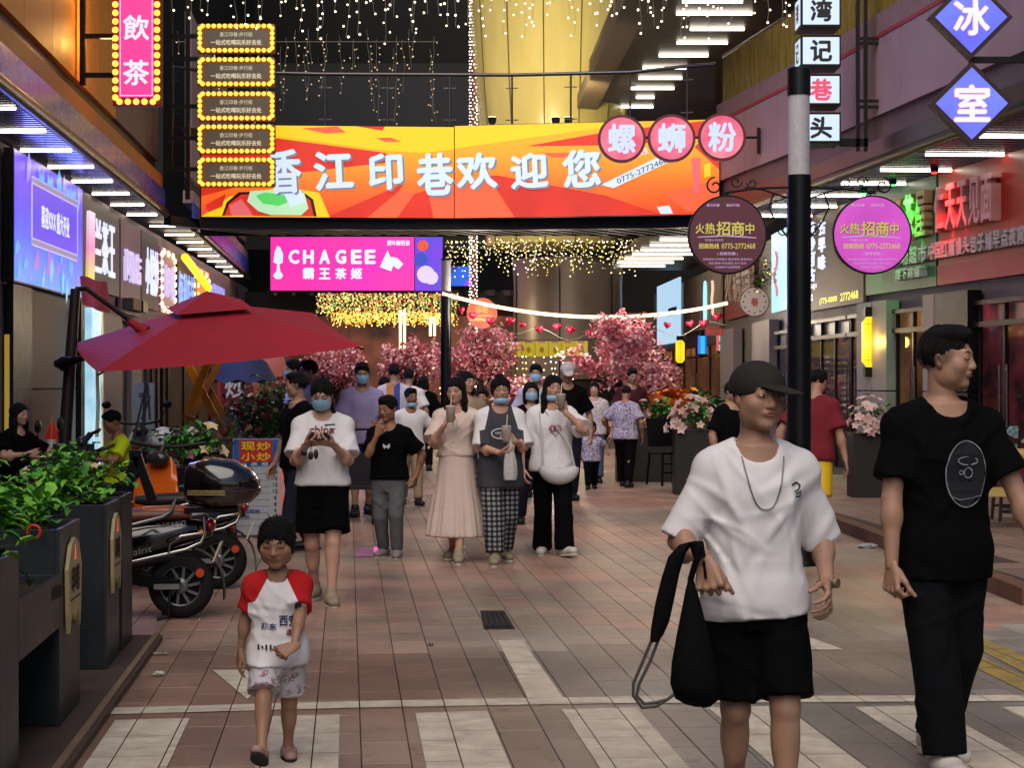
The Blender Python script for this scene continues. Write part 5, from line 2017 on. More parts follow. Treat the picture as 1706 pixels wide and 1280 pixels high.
t = sign_thing('poster_screen', 'violet and blue poster screen next to the magenta lightbox', 'sign', p1)
mb = MB(); P.box(mb, 0.01, P.w, 0, P.h, -.3, .02); mb.build('lit_panel', emis('poster_violet', '#7a2fe0', .9, var=.8, scale=1.6, colr2='#3a4ad8'), t)
mb = MB()
P.poly(mb, P.ring(P.w * .4, P.h * .30, .25, 12), .03)
P.poly(mb, P.ring(P.w * .6, P.h * .24, .20, 10), .035)
P.poly(mb, P.ring(P.w * .3, P.h * .84, .16, 9), .03, 1)
P.poly(mb, P.ring(P.w * .2, P.h * .58, .2, 9), .03, 2)
mb.build('poster_print', [emis('print_lilac', '#d6c8ff', .9), emis('print_red', '#e8502a', .9), emis('print_blue', '#2c48c8', .8)], t)
p1 = at(744, 476, 51.2)
P = Pan(p1, (1, 0, 0), 46 * 51.2 / F, 32 * 51.2 / F)
t = sign_thing('poster_screen', 'low blue screen with violet corner beside the light strung post', 'sign', p1)
mb = MB(); P.box(mb, 0, P.w, 0, P.h, -.2, .02); mb.build('lit_panel', emis('poster_blue', '#1560e0', .9), t)
mb = MB(); P.poly(mb, [(P.w * .6, 0), (P.w, 0), (P.w, P.h * .7)], .026); P.poly(mb, [(0, P.h * .4), (P.w * .5, P.h), (P.w * .2, P.h)], .026, 1)
mb.build('poster_print', [emis('print_violet', '#9a3fe8', .9), emis('print_navy', '#0c3aa8', .8)], t)
# ---- three round noodle signs on one arm
Y = 30.0
t = sign_thing('round_noodle_sign', 'row of three pink round lightboxes with white characters on one black arm', 'sign', at(1117, 270, Y))
kk = Y / F
P = Pan(at(994, 270, Y), (1, 0, 0), 270 * kk, 80 * kk)
mb = MB(); P.box(mb, .2, 272 * kk, 40 * kk, 44 * kk, -.10, -.06); mb.build('arm', m_black, t)
mb = MB(); P.box(mb, 268 * kk, 273 * kk, 15 * kk, 58 * kk, -.12, -.04); mb.build('wall_plate', m_dark, t)
for ch, px, py in (('螺', 1036, 231), ('蛳', 1119, 230), ('粉', 1203, 228)):
 uu, vv = (px - 994) * kk, (270 - py) * kk
 mb = MB(); P.slab(mb, P.ring(uu, vv, 40 * kk, 36), -.08, .0); bx = mb.build('sign_disc', mat('disc_rim', '#5a2430', .5), t)
 mb = MB(); P.slab(mb, P.ring(uu, vv, 35.5 * kk, 36), 0, .012); mb.build('face', emis('disc_pink', '#dd4f74', .95, var=.2, scale=2, colr2='#ef8a9c'), bx)
 mb = MB(); P.text(mb, ch, uu, vv, 47 * kk, 50 * kk, .018, bold=.04); mb.build('lettering', m_cool_lit, bx)
# ---- stack of white boxes with black characters
Y = 24.4
kk = Y / F
t = sign_thing('box_stack_sign', 'stack of white lightboxes with black characters, one character pink', 'sign', at(1368, 240, Y))
for ch, py0, py1, pk in (('湾', -8, 42, 0), ('记', 60, 108, 0), ('巷', 125, 173, 1), ('头', 189, 236, 0)):
 P = Pan(at(1335, py1, Y), (1, 0, 0), 66 * kk, (py1 - py0) * kk)
 mb = MB(); P.box(mb, -.004, P.w, -.02, P.h + .02, -.53, -.006); bx = mb.build('sign_box', m_black, t)
 mb = MB(); P.box(mb, .022, P.w - .022, .015, P.h - .012, -.005, .004); mb.build('face', emis('box_white', '#cfe2f4', .95), bx)
 mb = MB(); P.text(mb, ch, P.w / 2, P.h / 2, .30, .30, .008, bold=.05); mb.build('lettering', (emis('letter_pink', '#ea4a6c', .9) if pk else mat('letter_black', '#12161a', .5)), bx)
 Q = Pan(P.p(-.006, 0, -.5), (0, -1, 0), .46, P.h)
 Q = Pan(P.p(-.005, 0, -.50), Vector((0, -1, 0)), .46, P.h)
 mb = MB(); Q.box(mb, .03, .44, .02, P.h - .02, .0, .006); mb.build('side_face', emis('box_white', '#cfe2f4', .95), bx)
 mb = MB(); Q.text(mb, ch, .235, P.h / 2, .26, .28, .010, bold=.04); mb.build('side_lettering', mat('letter_black', '#12161a', .5), bx)
br = thing('sign_bracket', 'black double bracket holding the stacked white lightboxes to the mauve wall', 'bracket', at(1436, 240, Y + .1))
for px in (1429, 1442):
 MB().bar(at(px, 252, Y + .1), at(px, -60, Y + .1), .05, .05, up=(0, 1, 0)).build('post', m_black, br)
for py in (64, 72, 168, 178):
 MB().bar(at(1429, py, Y + .1), at(1468, py, Y + .1), .04, .04).build('arm', m_black, br)
for py in (234, 241):
 MB().bar(at(1398, py, Y + .1), at(1446, py, Y + .1), .05, .05).build('arm', m_black, br)
# ---- two blue diamonds
Y = 18.9
kk = Y / F
t = sign_thing('diamond_sign', 'pair of violet blue diamond lightboxes, one above the other, with white characters', 'sign', at(1618, 240, Y))
P = Pan(at(1550, 240, Y), (1, 0, 0), 136 * kk, 280 * kk)
for ch, px, py in (('冰', 1618, 28), ('室', 1619, 172)):
 uu, vv = (px - 1550) * kk, (240 - py) * kk
 dia = lambda r_: [(uu + r_ * kk, vv), (uu, vv + r_ * kk), (uu - r_ * kk, vv), (uu, vv - r_ * kk)]
 mb = MB(); P.slab(mb, dia(70), -.14, 0); bx = mb.build('sign_box', mat('diamond_rim', '#2a1216', .5), t)
 mb = MB(); P.slab(mb, dia(60), 0, .01); mb.build('face', emis('diamond_blue', '#5b60ee', 1.0, var=.3, scale=1.3, colr2='#7a8cf6'), bx)
 mb = MB(); P.text(mb, ch, uu, vv, 62 * kk, 64 * kk, .018, bold=.055, mi=1); P.text(mb, ch, uu, vv, 60 * kk, 62 * kk, .026, bold=.03)
 mb.build('lettering', [m_white_lit, emis('letter_glow_pink', '#f0a0b8', .9)], bx)
mb = MB(); P.box(mb, 68 * kk, 240 * kk, 138 * kk, 148 * kk, -.12, -.06); mb.build('arm', m_black, t)
# ---- left shop signs on the wall
P = wallpan(LWALL, 3, 121, 2.74, 4.36)
t = sign_thing('blue_led_sign', 'large blue led shop screen with violet top over the wooden roller doors', 'sign', P.p(P.w / 2, 0))
mb = MB(); P.box(mb, 0, P.w, 0, P.h, .02, .14); mb.build('housing', m_dark, t)
mb = MB(); P.poly(mb, [(.02, .02), (P.w - .02, .02), (P.w - .02, P.h - .02), (.02, P.h - .02)], .145)
scr = mb.build('lit_panel', emis_grad('led_blue', ['#2f8af0', '#2a60f4', '#4a36f0', '#5b33ee'], 2, 0.0, 1.5, 1.05), t)
iu0, iu1, iv0, iv1 = P.w * .22, P.w * .90, P.h * .38, P.h * .80
mb = MB()
P.slab(mb, [(iu0, iv0), (iu1, iv0), (iu1, iv1), (iu0, iv1)], .146, .152)
mb.build('inner_panel', emis('led_indigo', '#4a30ea', .95), t)
mb = MB()
for a, b_, c_, d_ in ((iu0, iu1, iv0 - .10, iv0), (iu0, iu1, iv1, iv1 + .10)):
 P.slab(mb, [(a, c_), (b_, c_), (b_, d_), (a, d_)], .146, .154, 0)
 n = 46
 for k in range(n):
  x = a + (b_ - a) * (k + .5) / n
  P.slab(mb, [(x - .012, c_ + .02), (x + .012, c_ + .02), (x + .012, d_ - .02), (x - .012, d_ - .02)], .154, .157, 1)
for a in (iu0, iu1):
 P.slab(mb, [(a - .03, iv0), (a + .03, iv0), (a + .03, iv1), (a - .03, iv1)], .146, .154, 0)
mb.build('border_print', [emis('border_pale', '#c6b8e8', .9), emis('border_grey', '#77708c', .6)], t)
mb = MB()
P.text(mb, '喜迎XXX 盛大开业', P.w * .55, P.h * .58, P.w * .42, .30, .158, bold=.05)
mb.build('lettering', m_white_lit, t)
mb = MB()
r0 = random.Random(5)
for k in range(26):
 uu, vv = r0.uniform(.04, .96) * P.w, r0.choice((r0.uniform(.03, .30), r0.uniform(.03, .28), r0.uniform(.86, .97)))  * P.h
 w_ = r0.uniform(.05, .16); h_ = r0.uniform(.05, .22)
 P.poly(mb, [(uu - w_, vv - h_), (uu + w_ * .3, vv - h_ * .6), (uu + w_, vv + h_ * .2), (uu, vv + h_), (uu - w_ * .8, vv + h_ * .3)], .148 + .0004 * k, k % 4)
for q in (.34, .46, .60, .74, .82):
 P.poly(mb, [(P.w * (q - .04), P.h * .85), (P.w * (q + .04), P.h * .85), (P.w * (q + .03), P.h * .96), (P.w * q, P.h * .90), (P.w * (q - .03), P.h * .96)], .16, 0)
mb.build('screen_print', [emis('print_sky', '#49a6f4', .9), emis('print_cyan', '#5fc2f6', .9), emis('print_lav', '#9a8cf2', .9), emis('print_rose', '#c06ac8', .8)], t, kind='stuff')
for q in (.2, .5, .8):
 L = bpy.data.lights.new('screen_glow', 'AREA'); L.energy = 45; L.color = (.20, .24, 1.0); L.size = 1.3; L.size_y = 1.5; L.shape = 'RECTANGLE'
 lo = bpy.data.objects.new('screen_glow', L); COL.objects.link(lo); lo.location = P.p(P.w * q, P.h * .5, .2); lo.rotation_euler = P.n.to_track_quat('-Z', 'Y').to_euler()
def wall_letters(name, label, wall, pxa, pxb, z0, z1, panel, rows, lm, th=.05, back=.02, depth=.05, bold=.02, group=None):
 P = wallpan(wall, pxa, pxb, z0, z1)
 t = sign_thing(name, label, 'sign', P.p(P.w / 2, 0), group)
 if panel is not None:
  mb = MB(); P.box(mb, 0.01, P.w - .01, 0, P.h, back, back + th); mb.build('panel', panel, t)
 for (txt, u, v, w, h, m) in rows:
  n = len(txt)
  for k, ch in enumerate(txt):
   if ch == ' ': continue
   mb = MB()
   P.text(mb, ch, P.w * (u + w * ((k + .5) / n - .5)), P.h * v, P.w * w / n * .88, P.h * h, back + th + .002, bold=bold, depth=depth)
   mb.build('letter', m or lm, t)
 return P, t
m_panel_dk = mat('sign_panel_grey', '#5f6668', .5, var=.15)
m_ltr_pinkish = emis('letter_lilac', '#cfc0ea', 1.0)
P, t = wall_letters('shop_sign', 'dark shop sign with glowing white and yellow characters beside the blue screen', LWALL, 123, 192, 2.95, 4.3, m_panel_dk, [('兰茶王', .60, .52, .52, .62, None)], m_white_lit, depth=.02, bold=.016)
mb = MB(); P.slab(mb, [(P.w * .14, P.h * .06), (P.w * .28, P.h * .06), (P.w * .30, P.h * .86), (P.w * .17, P.h * .86)], .075, .12); mb.build('lit_figure', emis_grad('figure_grad', ['#d8d838', '#f08ac0', '#f2d8f0'], 2, 0.1, 1.1, 1.0), t)
P, t = wall_letters('shop_sign', 'mauve shop sign with pink outlined characters above small grey boxes', LWALL, 194, 228, 2.7, 4.3, mat('sign_panel_mauve', '#94788c', .5, var=.1), [('闪店', .5, .52, .8, .34, None)], m_ltr_pinkish, depth=.06)
for k in (0, 1):
 part_box(P, t, 'junction_box', m_dark if k else mat('box_brown', '#5b5048', .6), P.w * (.1 + .5 * k), P.w * (.5 + .35 * k), P.h * .04, P.h * .16, .07, .25)
P, t = wall_letters('shop_sign', 'navy shop sign with tall glowing white characters over the umbrella', LWALL, 229, 258, 2.9, 4.3, mat('sign_panel_navy', '#141c2c', .5), [('小馆炒', .58, .5, .78, .62, None)], m_white_lit, depth=.02, bold=.016)
P, t = wall_letters('shop_sign', 'pink narrow shop sign with a warm bulb border farther along the left wall', LWALL, 262, 286, 2.9, 4.2, emis('sign_rose', '#a0587a', .5), [('好吃', .5, .5, .7, .5, None)], m_ltr_pinkish)
bulbs(P, t, .08, P.w - .08, .08, P.h - .08, 3, 7, .075, m_bulbhot)
P, t = wall_letters('shop_sign', 'shop sign with tall blue and white glowing characters near the yellow tube', LWALL, 290, 319, 2.7, 4.1, mat('sign_panel_navy', '#141c2c', .5), [('便利店铺', .5, .5, .95, .7, None)], emis('letter_blue', '#8fb4ff', 1.0), depth=.02, bold=.016)
P, t = wall_letters('shop_sign', 'orange lit shop panel with bulbs beyond the blue and white characters', LWALL, 324, 344, 2.7, 4.2, emis('sign_amber', '#e8941c', .9), [], None)
bulbs(P, t, .1, P.w - .1, .1, P.h - .1, 2, 6, .07, m_bulbhot)
P, t = wall_letters('shop_sign', 'violet lit shop screen at the end of the left wall', LWALL, 350, 370, 2.9, 4.0, emis('sign_violet', '#6a6af0', .9, var=.6, scale=5, colr2='#d0d0ff'), [], None)
a, b_ = hit(LWALL, 284), hit(LWALL, 326)
tb = MB()
tb.tube([a + Vector((.30, 0, 4.12)), b_ + Vector((.30, 0, 3.72))], .085, 8)
tb.build('neon_tube', emis('tube_yellow', '#ffd21e', 1.6), base=a, label='thick yellow neon tube slanting under the left soffit', cat='neon tube')
# small lit vertical board behind the umbrella pole
P = wallpan(LWALL, 112, 135, 0.25, 2.6)
t = sign_thing('light_board', 'tall pale blue lightbox board standing behind the umbrella pole', 'sign', P.p(P.w / 2, 0))
mb = MB(); P.box(mb, 0, P.w * .72, 0, P.h, .25, .35); mb.build('lit_panel', emis('board_ice', '#bfe6f4', 1.0, var=.25, scale=2.5, colr2='#8fc4dc'), t)
mb = MB(); P.box(mb, P.w * .74, P.w, 0, P.h, .25, .33); mb.build('side_panel', emis('board_cream', '#e6dcb4', .8, var=.8, scale=4, colr2='#4a463a'), t)
mb = MB()
for k in range(3): mb.tube([P.p(P.w * (.25 + .1 * k), P.h * .2, .355), P.p(P.w * (.35 + .1 * k), P.h * .4, .355), P.p(P.w * (.25 + .08 * k), P.h * .7, .355)], .012, 5)
mb.build('drawing', mat('print_ochre', '#8a7040', .7), t)
# red pennant cloth hanging from the fascia
Y = 24.0
cl = MB()
nx, ny = 9, 7
q0, q1, q2, q3 = at(133, 460, Y), at(178, 470, Y + .3), at(183, 522, Y + .35), at(137, 508, Y)
vs = []
for j in range(ny):
 for i in range(nx):
  s_, r_ = i / (nx - 1), j / (ny - 1)
  p = q0.lerp(q1, s_).lerp(q3.lerp(q2, s_), r_)
  vs.append(p + Vector((0, .05 * math.sin(s_ * 9) * r_, .015 * math.sin(s_ * 7))))
cl.add(vs, [(j * nx + i, (j + 1) * nx + i, (j + 1) * nx + i + 1, j * nx + i + 1) for j in range(ny - 1) for i in range(nx - 1)], 0, True)
cl.build('cloth_flag', mat('cloth_salmon', '#b04848', .85, var=.15), base=q3, label='salmon red cloth flag hanging beside the umbrella pole', cat='flag')
# ---- right shop signs
m_sgreen = mat('sign_panel_green', '#2f6e42', .4, var=.12, scale=2)
m_sred = mat('sign_panel_red', '#b42a1c', .35, var=.18, scale=1.5)
m_sbrown = mat('sign_panel_brown', '#5a4034', .5, var=.15)
m_ltr_off = mat('letter_rose', '#e0a4a8', .4, var=.1)
m_ltr_gold = mat('letter_tan', '#cdb487', .4, var=.1)
m_ltr_grey = mat('letter_grey', '#b0a8ac', .4, var=.1)
P, t = wall_letters('shop_sign', 'red shop sign with big raised pink characters over the rightmost doors', RWALL, 1571, 1740, 2.88, 4.45, m_sred, [('仁天天见面', .36, .66, .62, .40, m_ltr_off), ('中国红糖馒头包子铺早点夜宵', .48, .30, .98, .15, m_ltr_grey)], m_ltr_off, depth=.14, bold=.05)
part_box(P, t, 'lower_band', mat('sign_band_red', '#a02236', .45, var=.1), 0.01, P.w - .01, 0, P.h * .17, .071, .09)
P, t = wall_letters('shop_sign', 'green shop sign with tan raised characters between brown and red signs', RWALL, 1449, 1568, 2.88, 4.45, m_sgreen, [('鲜奶茶屋', .66, .66, .62, .42, m_ltr_gold), ('鲜果广场超市', .62, .30, .72, .16, m_ltr_grey), ('楼下商铺', .72, .14, .34, .10, m_ltr_grey)], m_ltr_gold, depth=.12, bold=.04)
P, t = wall_letters('shop_sign', 'brown shop sign with white glowing calligraphy and yellow phone number', RWALL, 1352, 1446, 2.78, 4.45, m_sbrown, [('古老味', .12, .68, .0, .0, None)], m_white_lit)
for k, ch in enumerate('芸沙可古'):
 mb = MB(); P.text(mb, ch, P.w * .10, P.h * (.86 - .16 * k), P.w * .13, P.h * .15, .075, bold=.05, depth=.03); mb.build('letter', m_white_lit, t)
for k, ch in enumerate('古早味'):
 mb = MB(); P.text(mb, ch, P.w * .30, P.h * (.84 - .18 * k), P.w * .12, P.h * .15, .075, bold=.05, depth=.03); mb.build('letter', m_white_lit, t)
mb = MB(); P.text(mb, 'Gugu', P.w * .10, P.h * .26, P.w * .17, P.h * .09, .075, bold=.03); P.text(mb, 'zao', P.w * .06, P.h * .14, P.w * .1, P.h * .08, .075, bold=.03); mb.build('latin_lettering', m_white_lit, t)
mb = MB()
P.text(mb, '(775-0000', P.w * .40, P.h * .075, P.w * .32, P.h * .075, .075, bold=.04); mb.build('phone_number', emis('letter_yellow', '#f2e21c', 1.1), t)
mb = MB()
P.text(mb, '2772468', P.w * .77, P.h * .085, P.w * .30, P.h * .08, .075, bold=.05)
mb.build('phone_number', emis('letter_yellow', '#f2e21c', 1.1), t)
P, t = wall_letters('shop_sign', 'tall cyan lightbox with a pink squiggle next to the striped pole', RWALL, 1291, 1318, 2.9, 4.45, emis('sign_cyan', '#8fdcec', 1.0), [], None)
mb = MB()
mb.tube([P.p(P.w * (.35 + .1 * math.sin(k * 1.2)), P.h * (.75 - .08 * k), .09) for k in range(8)], .03, 6)
mb.build('squiggle', emis('neon_pink', '#e88a9a', .9), t)
P, t = wall_letters('shop_sign', 'dark red far shop sign with pale strokes above the heart garland', RWALL, 1212, 1262, 3.0, 4.4, mat('sign_panel_maroon', '#7c3030', .5, var=.15), [('火锅鱼', .5, .55, .9, .62, mat('letter_beige', '#a89a8c', .5))], None)
P, t = wall_letters('shop_sign', 'grey far shop wall sign with blue and orange neon strokes', RWALL, 1143, 1206, 2.9, 4.4, mat('sign_panel_stone', '#86786e', .6, var=.08), [], None)
mb = MB(); mb.tube([P.p(P.w * .66 + .14 * math.cos(a), P.h * .45 + .55 * math.sin(a), .12) for a in np.linspace(0, 6.28, 17)], .035, 6); mb.build('neon', emis('neon_cyan', '#a8e4f4', 1.2), t)
mb = MB(); mb.tube([P.p(P.w * .84 + .10 * math.sin(k), P.h * (.78 - .07 * k), .12) for k in range(9)], .035, 6); mb.build('neon', emis('neon_peach', '#f0c0a0', 1.2), t)
P, t = wall_letters('shop_sign', 'pale blue far lightbox at the end of the right shop row', RWALL, 1098, 1136, 2.7, 4.6, emis('sign_ice', '#b8dcf4', .95), [('饮品店', .75, .5, .34, .12, mat('letter_black', '#12161a', .5))], None)
# green and red ceiling spots over the shop signs
for px, py, cc, lab in ((1533, 290, '#20e040', 'green spotlight can under the right soffit above the green sign'), (1483, 315, '#30d84a', 'smaller green spotlight farther along the right soffit'), (1605, 268, '#ff2018', 'red spotlight can under the right soffit above the red sign')):
 h = hit(RWALL, px)
 p = Vector((h.x - .42, h.y - .1, 4.40))
 t = thing('spotlight', lab, 'spotlight', p, 0, 'coloured soffit spotlights')
 mb = MB(); mb.lathe(p, [(.05, .12), (.06, .0), (.05, -.02)], 12); mb.build('can', m_dark, t)
 mb = MB(); mb.lathe(p - UZ * .025, [(.045, .0), (.03, -.012), (.001, -.015)], 12); mb.build('lens', emis('spot_' + cc[1:], cc, 14), t)
 L = bpy.data.lights.new('spotlight_beam', 'SPOT'); L.energy = 260; L.color = hx(cc)[:3]; L.spot_size = R(95); L.spot_blend = .7; L.shadow_soft_size = .04
 lo = bpy.data.objects.new('spotlight_beam', L); COL.objects.link(lo); lo.location = p - UZ * .05; lo.rotation_euler = (-Vector((.50, 0, -1))).to_track_quat('Z', 'Y').to_euler()
# ---- yellow wall lanterns
def lantern(px, py0, py1, w, lab, off=.0, Y=None):
 h = hit(RWALL, px) if Y is None else Vector(((px - CX) * Y / F, Y, 0))
 p = Vector((h.x - .30, h.y, zat(py1, h.y)))
 p.x = (px - CX) * p.y / F - 0.0
 hgt = (py1 - py0) * p.y / F
 t = thing('wall_lantern', lab, 'lantern', p, 0, 'yellow wall lanterns')
 ww = w * p.y / F
 mb = MB()
 mb.box(p + UZ * hgt * .07, (ww * .8, ww * .8, hgt * .14))
 mb.box(p + UZ * hgt * .93, (ww * .8, ww * .8, hgt * .14))
 mb.box(p + Vector((0, ww * .5, hgt * .5)), (ww * .5, ww * .3, hgt))
 mb.build('casing', m_black, t)
 mb = MB()
 prof = [(.0, .10), (.16, .10), (.30, .17), (.5, .22), (.5, .78), (.30, .83), (.16, .90), (0, .90)]
 P = Pan(p - Vector((ww / 2, ww * .38, 0)), (1, 0, 0), ww, hgt)
 pts = [(ww * (.5 + a), hgt * b_) for a, b_ in prof] + [(ww * (.5 - a), hgt * b_) for a, b_ in prof[::-1][1:-1]]
 P.slab(mb, pts, -ww * .7, 0)
 mb.build('shade', emis('lantern_yellow', '#ffc814', 1.5), t)
 mb = MB()
 for k in (-.18, 0, .18):
  mb.bar(P.p(ww * (.5 + k), hgt * .16, .008), P.p(ww * (.5 + k), hgt * .84, .008), ww * .03, .006, up=(0, 1, 0))
 for z in (.24, .76):
  mb.bar(P.p(ww * .05, hgt * z, .008), P.p(ww * .95, hgt * z, .008), .006, hgt * .008, up=UZ)
 mb.build('grille', mat('lantern_grille', '#a8760c', .5), t)
lantern(1450, 512, 628, 26, 'large yellow lantern on the pillar between the brown and green signs', Y=27.6)
L = bpy.data.lights.new('lantern_glow', 'POINT'); L.energy = 14; L.color = (1, .62, .12); L.shadow_soft_size = .1
lo = bpy.data.objects.new('lantern_glow', L); COL.objects.link(lo); lo.location = at(1450, 570, 27.25)
lantern(1133, 560, 612, 14, 'small yellow lantern beside the orange gift basket', Y=46)
lantern(1072, 566, 604, 14, 'small yellow lantern half hidden in pink blossom', Y=47)
lantern(1544, 520, 560, 12, 'small yellow lantern seen inside the shop under the green sign', Y=26.2)
# coloured lanterns and red hanging pieces in front of the far right shops
for px, py, c1, c2, lab in ((1170, 575, '#1a60f0', '#28c8f0', 'blue and cyan hexagonal lit lantern under the heart garland'), (1201, 570, '#e83a4a', '#7ae0c0', 'red and green hexagonal lit lantern under the heart garland')):
 Y = 44.0
 p = at(px, py, Y)
 t = thing('hex_lantern', lab, 'lantern', p, 0, 'hexagonal lanterns')
 for k in range(6):
  a0, a1 = math.pi / 3 * k, math.pi / 3 * (k + 1)
  mb = MB()
  r_ = .11
  mb.add([p + Vector((r_ * math.cos(a0), r_ * math.sin(a0), -.22)), p + Vector((r_ * math.cos(a1), r_ * math.sin(a1), -.22)), p + Vector((r_ * math.cos(a1), r_ * math.sin(a1), .22)), p + Vector((r_ * math.cos(a0), r_ * math.sin(a0), .22))], [(0, 1, 2, 3)])
  mb.build('pane', emis('hex_' + (c1 if k % 2 else c2)[1:], c1 if k % 2 else c2, .9), t)
 mb = MB(); mb.lathe(p + UZ * .22, [(.12, 0), (.05, .07), (.01, .12)], 6); mb.lathe(p - UZ * .22, [(.12, 0), (.05, -.06), (.001, -.09)], 6); mb.build('cap', m_dark, t)
for px, py, w, h, cc, lab in ((1232, 555, 34, 22, '#b02a32', 'red hanging sign board with arched top under the maroon sign'), (1190, 552, 30, 14, '#a83a40', 'narrow red hanging board beside the grey shop sign')):
 Y = 42.0
 P = Pan(at(px - w / 2, py + h / 2, Y), (1, 0, 0), w * Y / F, h * Y / F)
 t = thing('hanging_sign', lab, 'sign', P.p(P.w / 2, 0))
 mb = MB(); P.slab(mb, [(0, 0), (P.w, 0), (P.w, P.h * .75), (P.w * .8, P.h), (P.w * .2, P.h), (0, P.h * .75)], -.05, 0); mb.build('board', emis('hang_' + cc[1:], cc, .6), t)
 mb = MB(); P.text(mb, '欢迎光临', P.w / 2, P.h * .45, P.w * .8, P.h * .5, .006); mb.build('lettering', mat('letter_gold', '#c89440', .4), t)
# ---- striped lamp post with two round promo signs
def lamp_post(px, Y, r, top_py, w0, w1, lab, scroll=True):
 x = (px - CX) * Y / F
 base = Vector((x, Y, 0))
 zt, z1, z0 = zat(top_py, Y), zat(w0, Y), zat(w1, Y)
 t = thing('lamp_post', lab, 'post', base, 0, 'two-tone street posts')
 mb = MB(); mb.cyl(base, base + UZ * z0, r * 1.04, r * 1.04, 24); mb.build('shaft', mat('post_black', '#0d1014', .3, .3, var=.2, scale=3), t)
 mb = MB(); mb.cyl(base + UZ * z0, base + UZ * z1, r * .92, r * .92, 24); mb.build('reflective_band', mat('post_band', '#a9a6ac', .35, var=.12, scale=20), t)
 mb = MB(); mb.cyl(base + UZ * z1, base + UZ * zt, r, r, 24); mb.cyl(base + UZ * zt, base + UZ * (zt + .015), r * 1.02, r * .9, 24); mb.build('cap', mat('post_black', '#0d1014', .3, .3), t)
 mb = MB(); mb.lathe(base, [(r * 1.6, 0), (r * 1.6, .03), (r * 1.15, .06), (r * 1.1, .22)], 20); mb.build('foot', m_black, t)
 return t, base
post, pb = lamp_post(1331, 15.0, .097, 116, 159, 292, 'tall black lamp post with a pale band near its top, behind the cap wearer')
def arc(c, r, a0, a1, n=14): return [c + Vector((r * math.cos(R(a0 + (a1 - a0) * k / n)), 0, r * math.sin(R(a0 + (a1 - a0) * k / n)))) for k in range(n + 1)]
def spiral(c, r0, r1, a0, a1, n=20): return [c + Vector(((r0 + (r1 - r0) * k / n) * math.cos(R(a0 + (a1 - a0) * k / n)), 0, (r0 + (r1 - r0) * k / n) * math.sin(R(a0 + (a1 - a0) * k / n)))) for k in range(n + 1)]
Yp = 15.0
kk = Yp / F
for sg in (-1, 1):
 mb = MB()
 cx_ = 1331 + sg * 19
 mb.tube([at(cx_, 312, Yp), at(1331 + sg * 75, 314, Yp), at(1331 + sg * 128, 322, Yp)], .010, 6)
 mb.tube([at(cx_, 330, Yp), at(1331 + sg * 60, 316, Yp), at(1331 + sg * 90, 313, Yp)], .008, 6)
 mb.tube(spiral(at(1331 + sg * 140, 310, Yp), .075, .02, 90 if sg < 0 else 90, (90 + sg * -430)), .008, 5)
 mb.tube(spiral(at(1331 + sg * 105, 303, Yp), .05, .015, 0, sg * 400), .006, 5)
 mb.tube(spiral(at(1331 + sg * 78, 305, Yp), .045, .012, 180, 180 - sg * 380), .006, 5)
 mb.tube([at(cx_, 395, Yp), at(1331 + sg * 40, 368, Yp), at(1331 + sg * 50, 345, Yp), at(1331 + sg * 42, 322, Yp)], .008, 6)
 mb.tube(spiral(at(1331 + sg * 28, 384, Yp), .055, .015, 90, 90 + sg * 420), .006, 5)
 mb.tube([at(1331 + sg * 119, 322, Yp), at(1331 + sg * 119, 332, Yp)], .008, 5)
 mb.build('scroll_bracket', m_black, post)
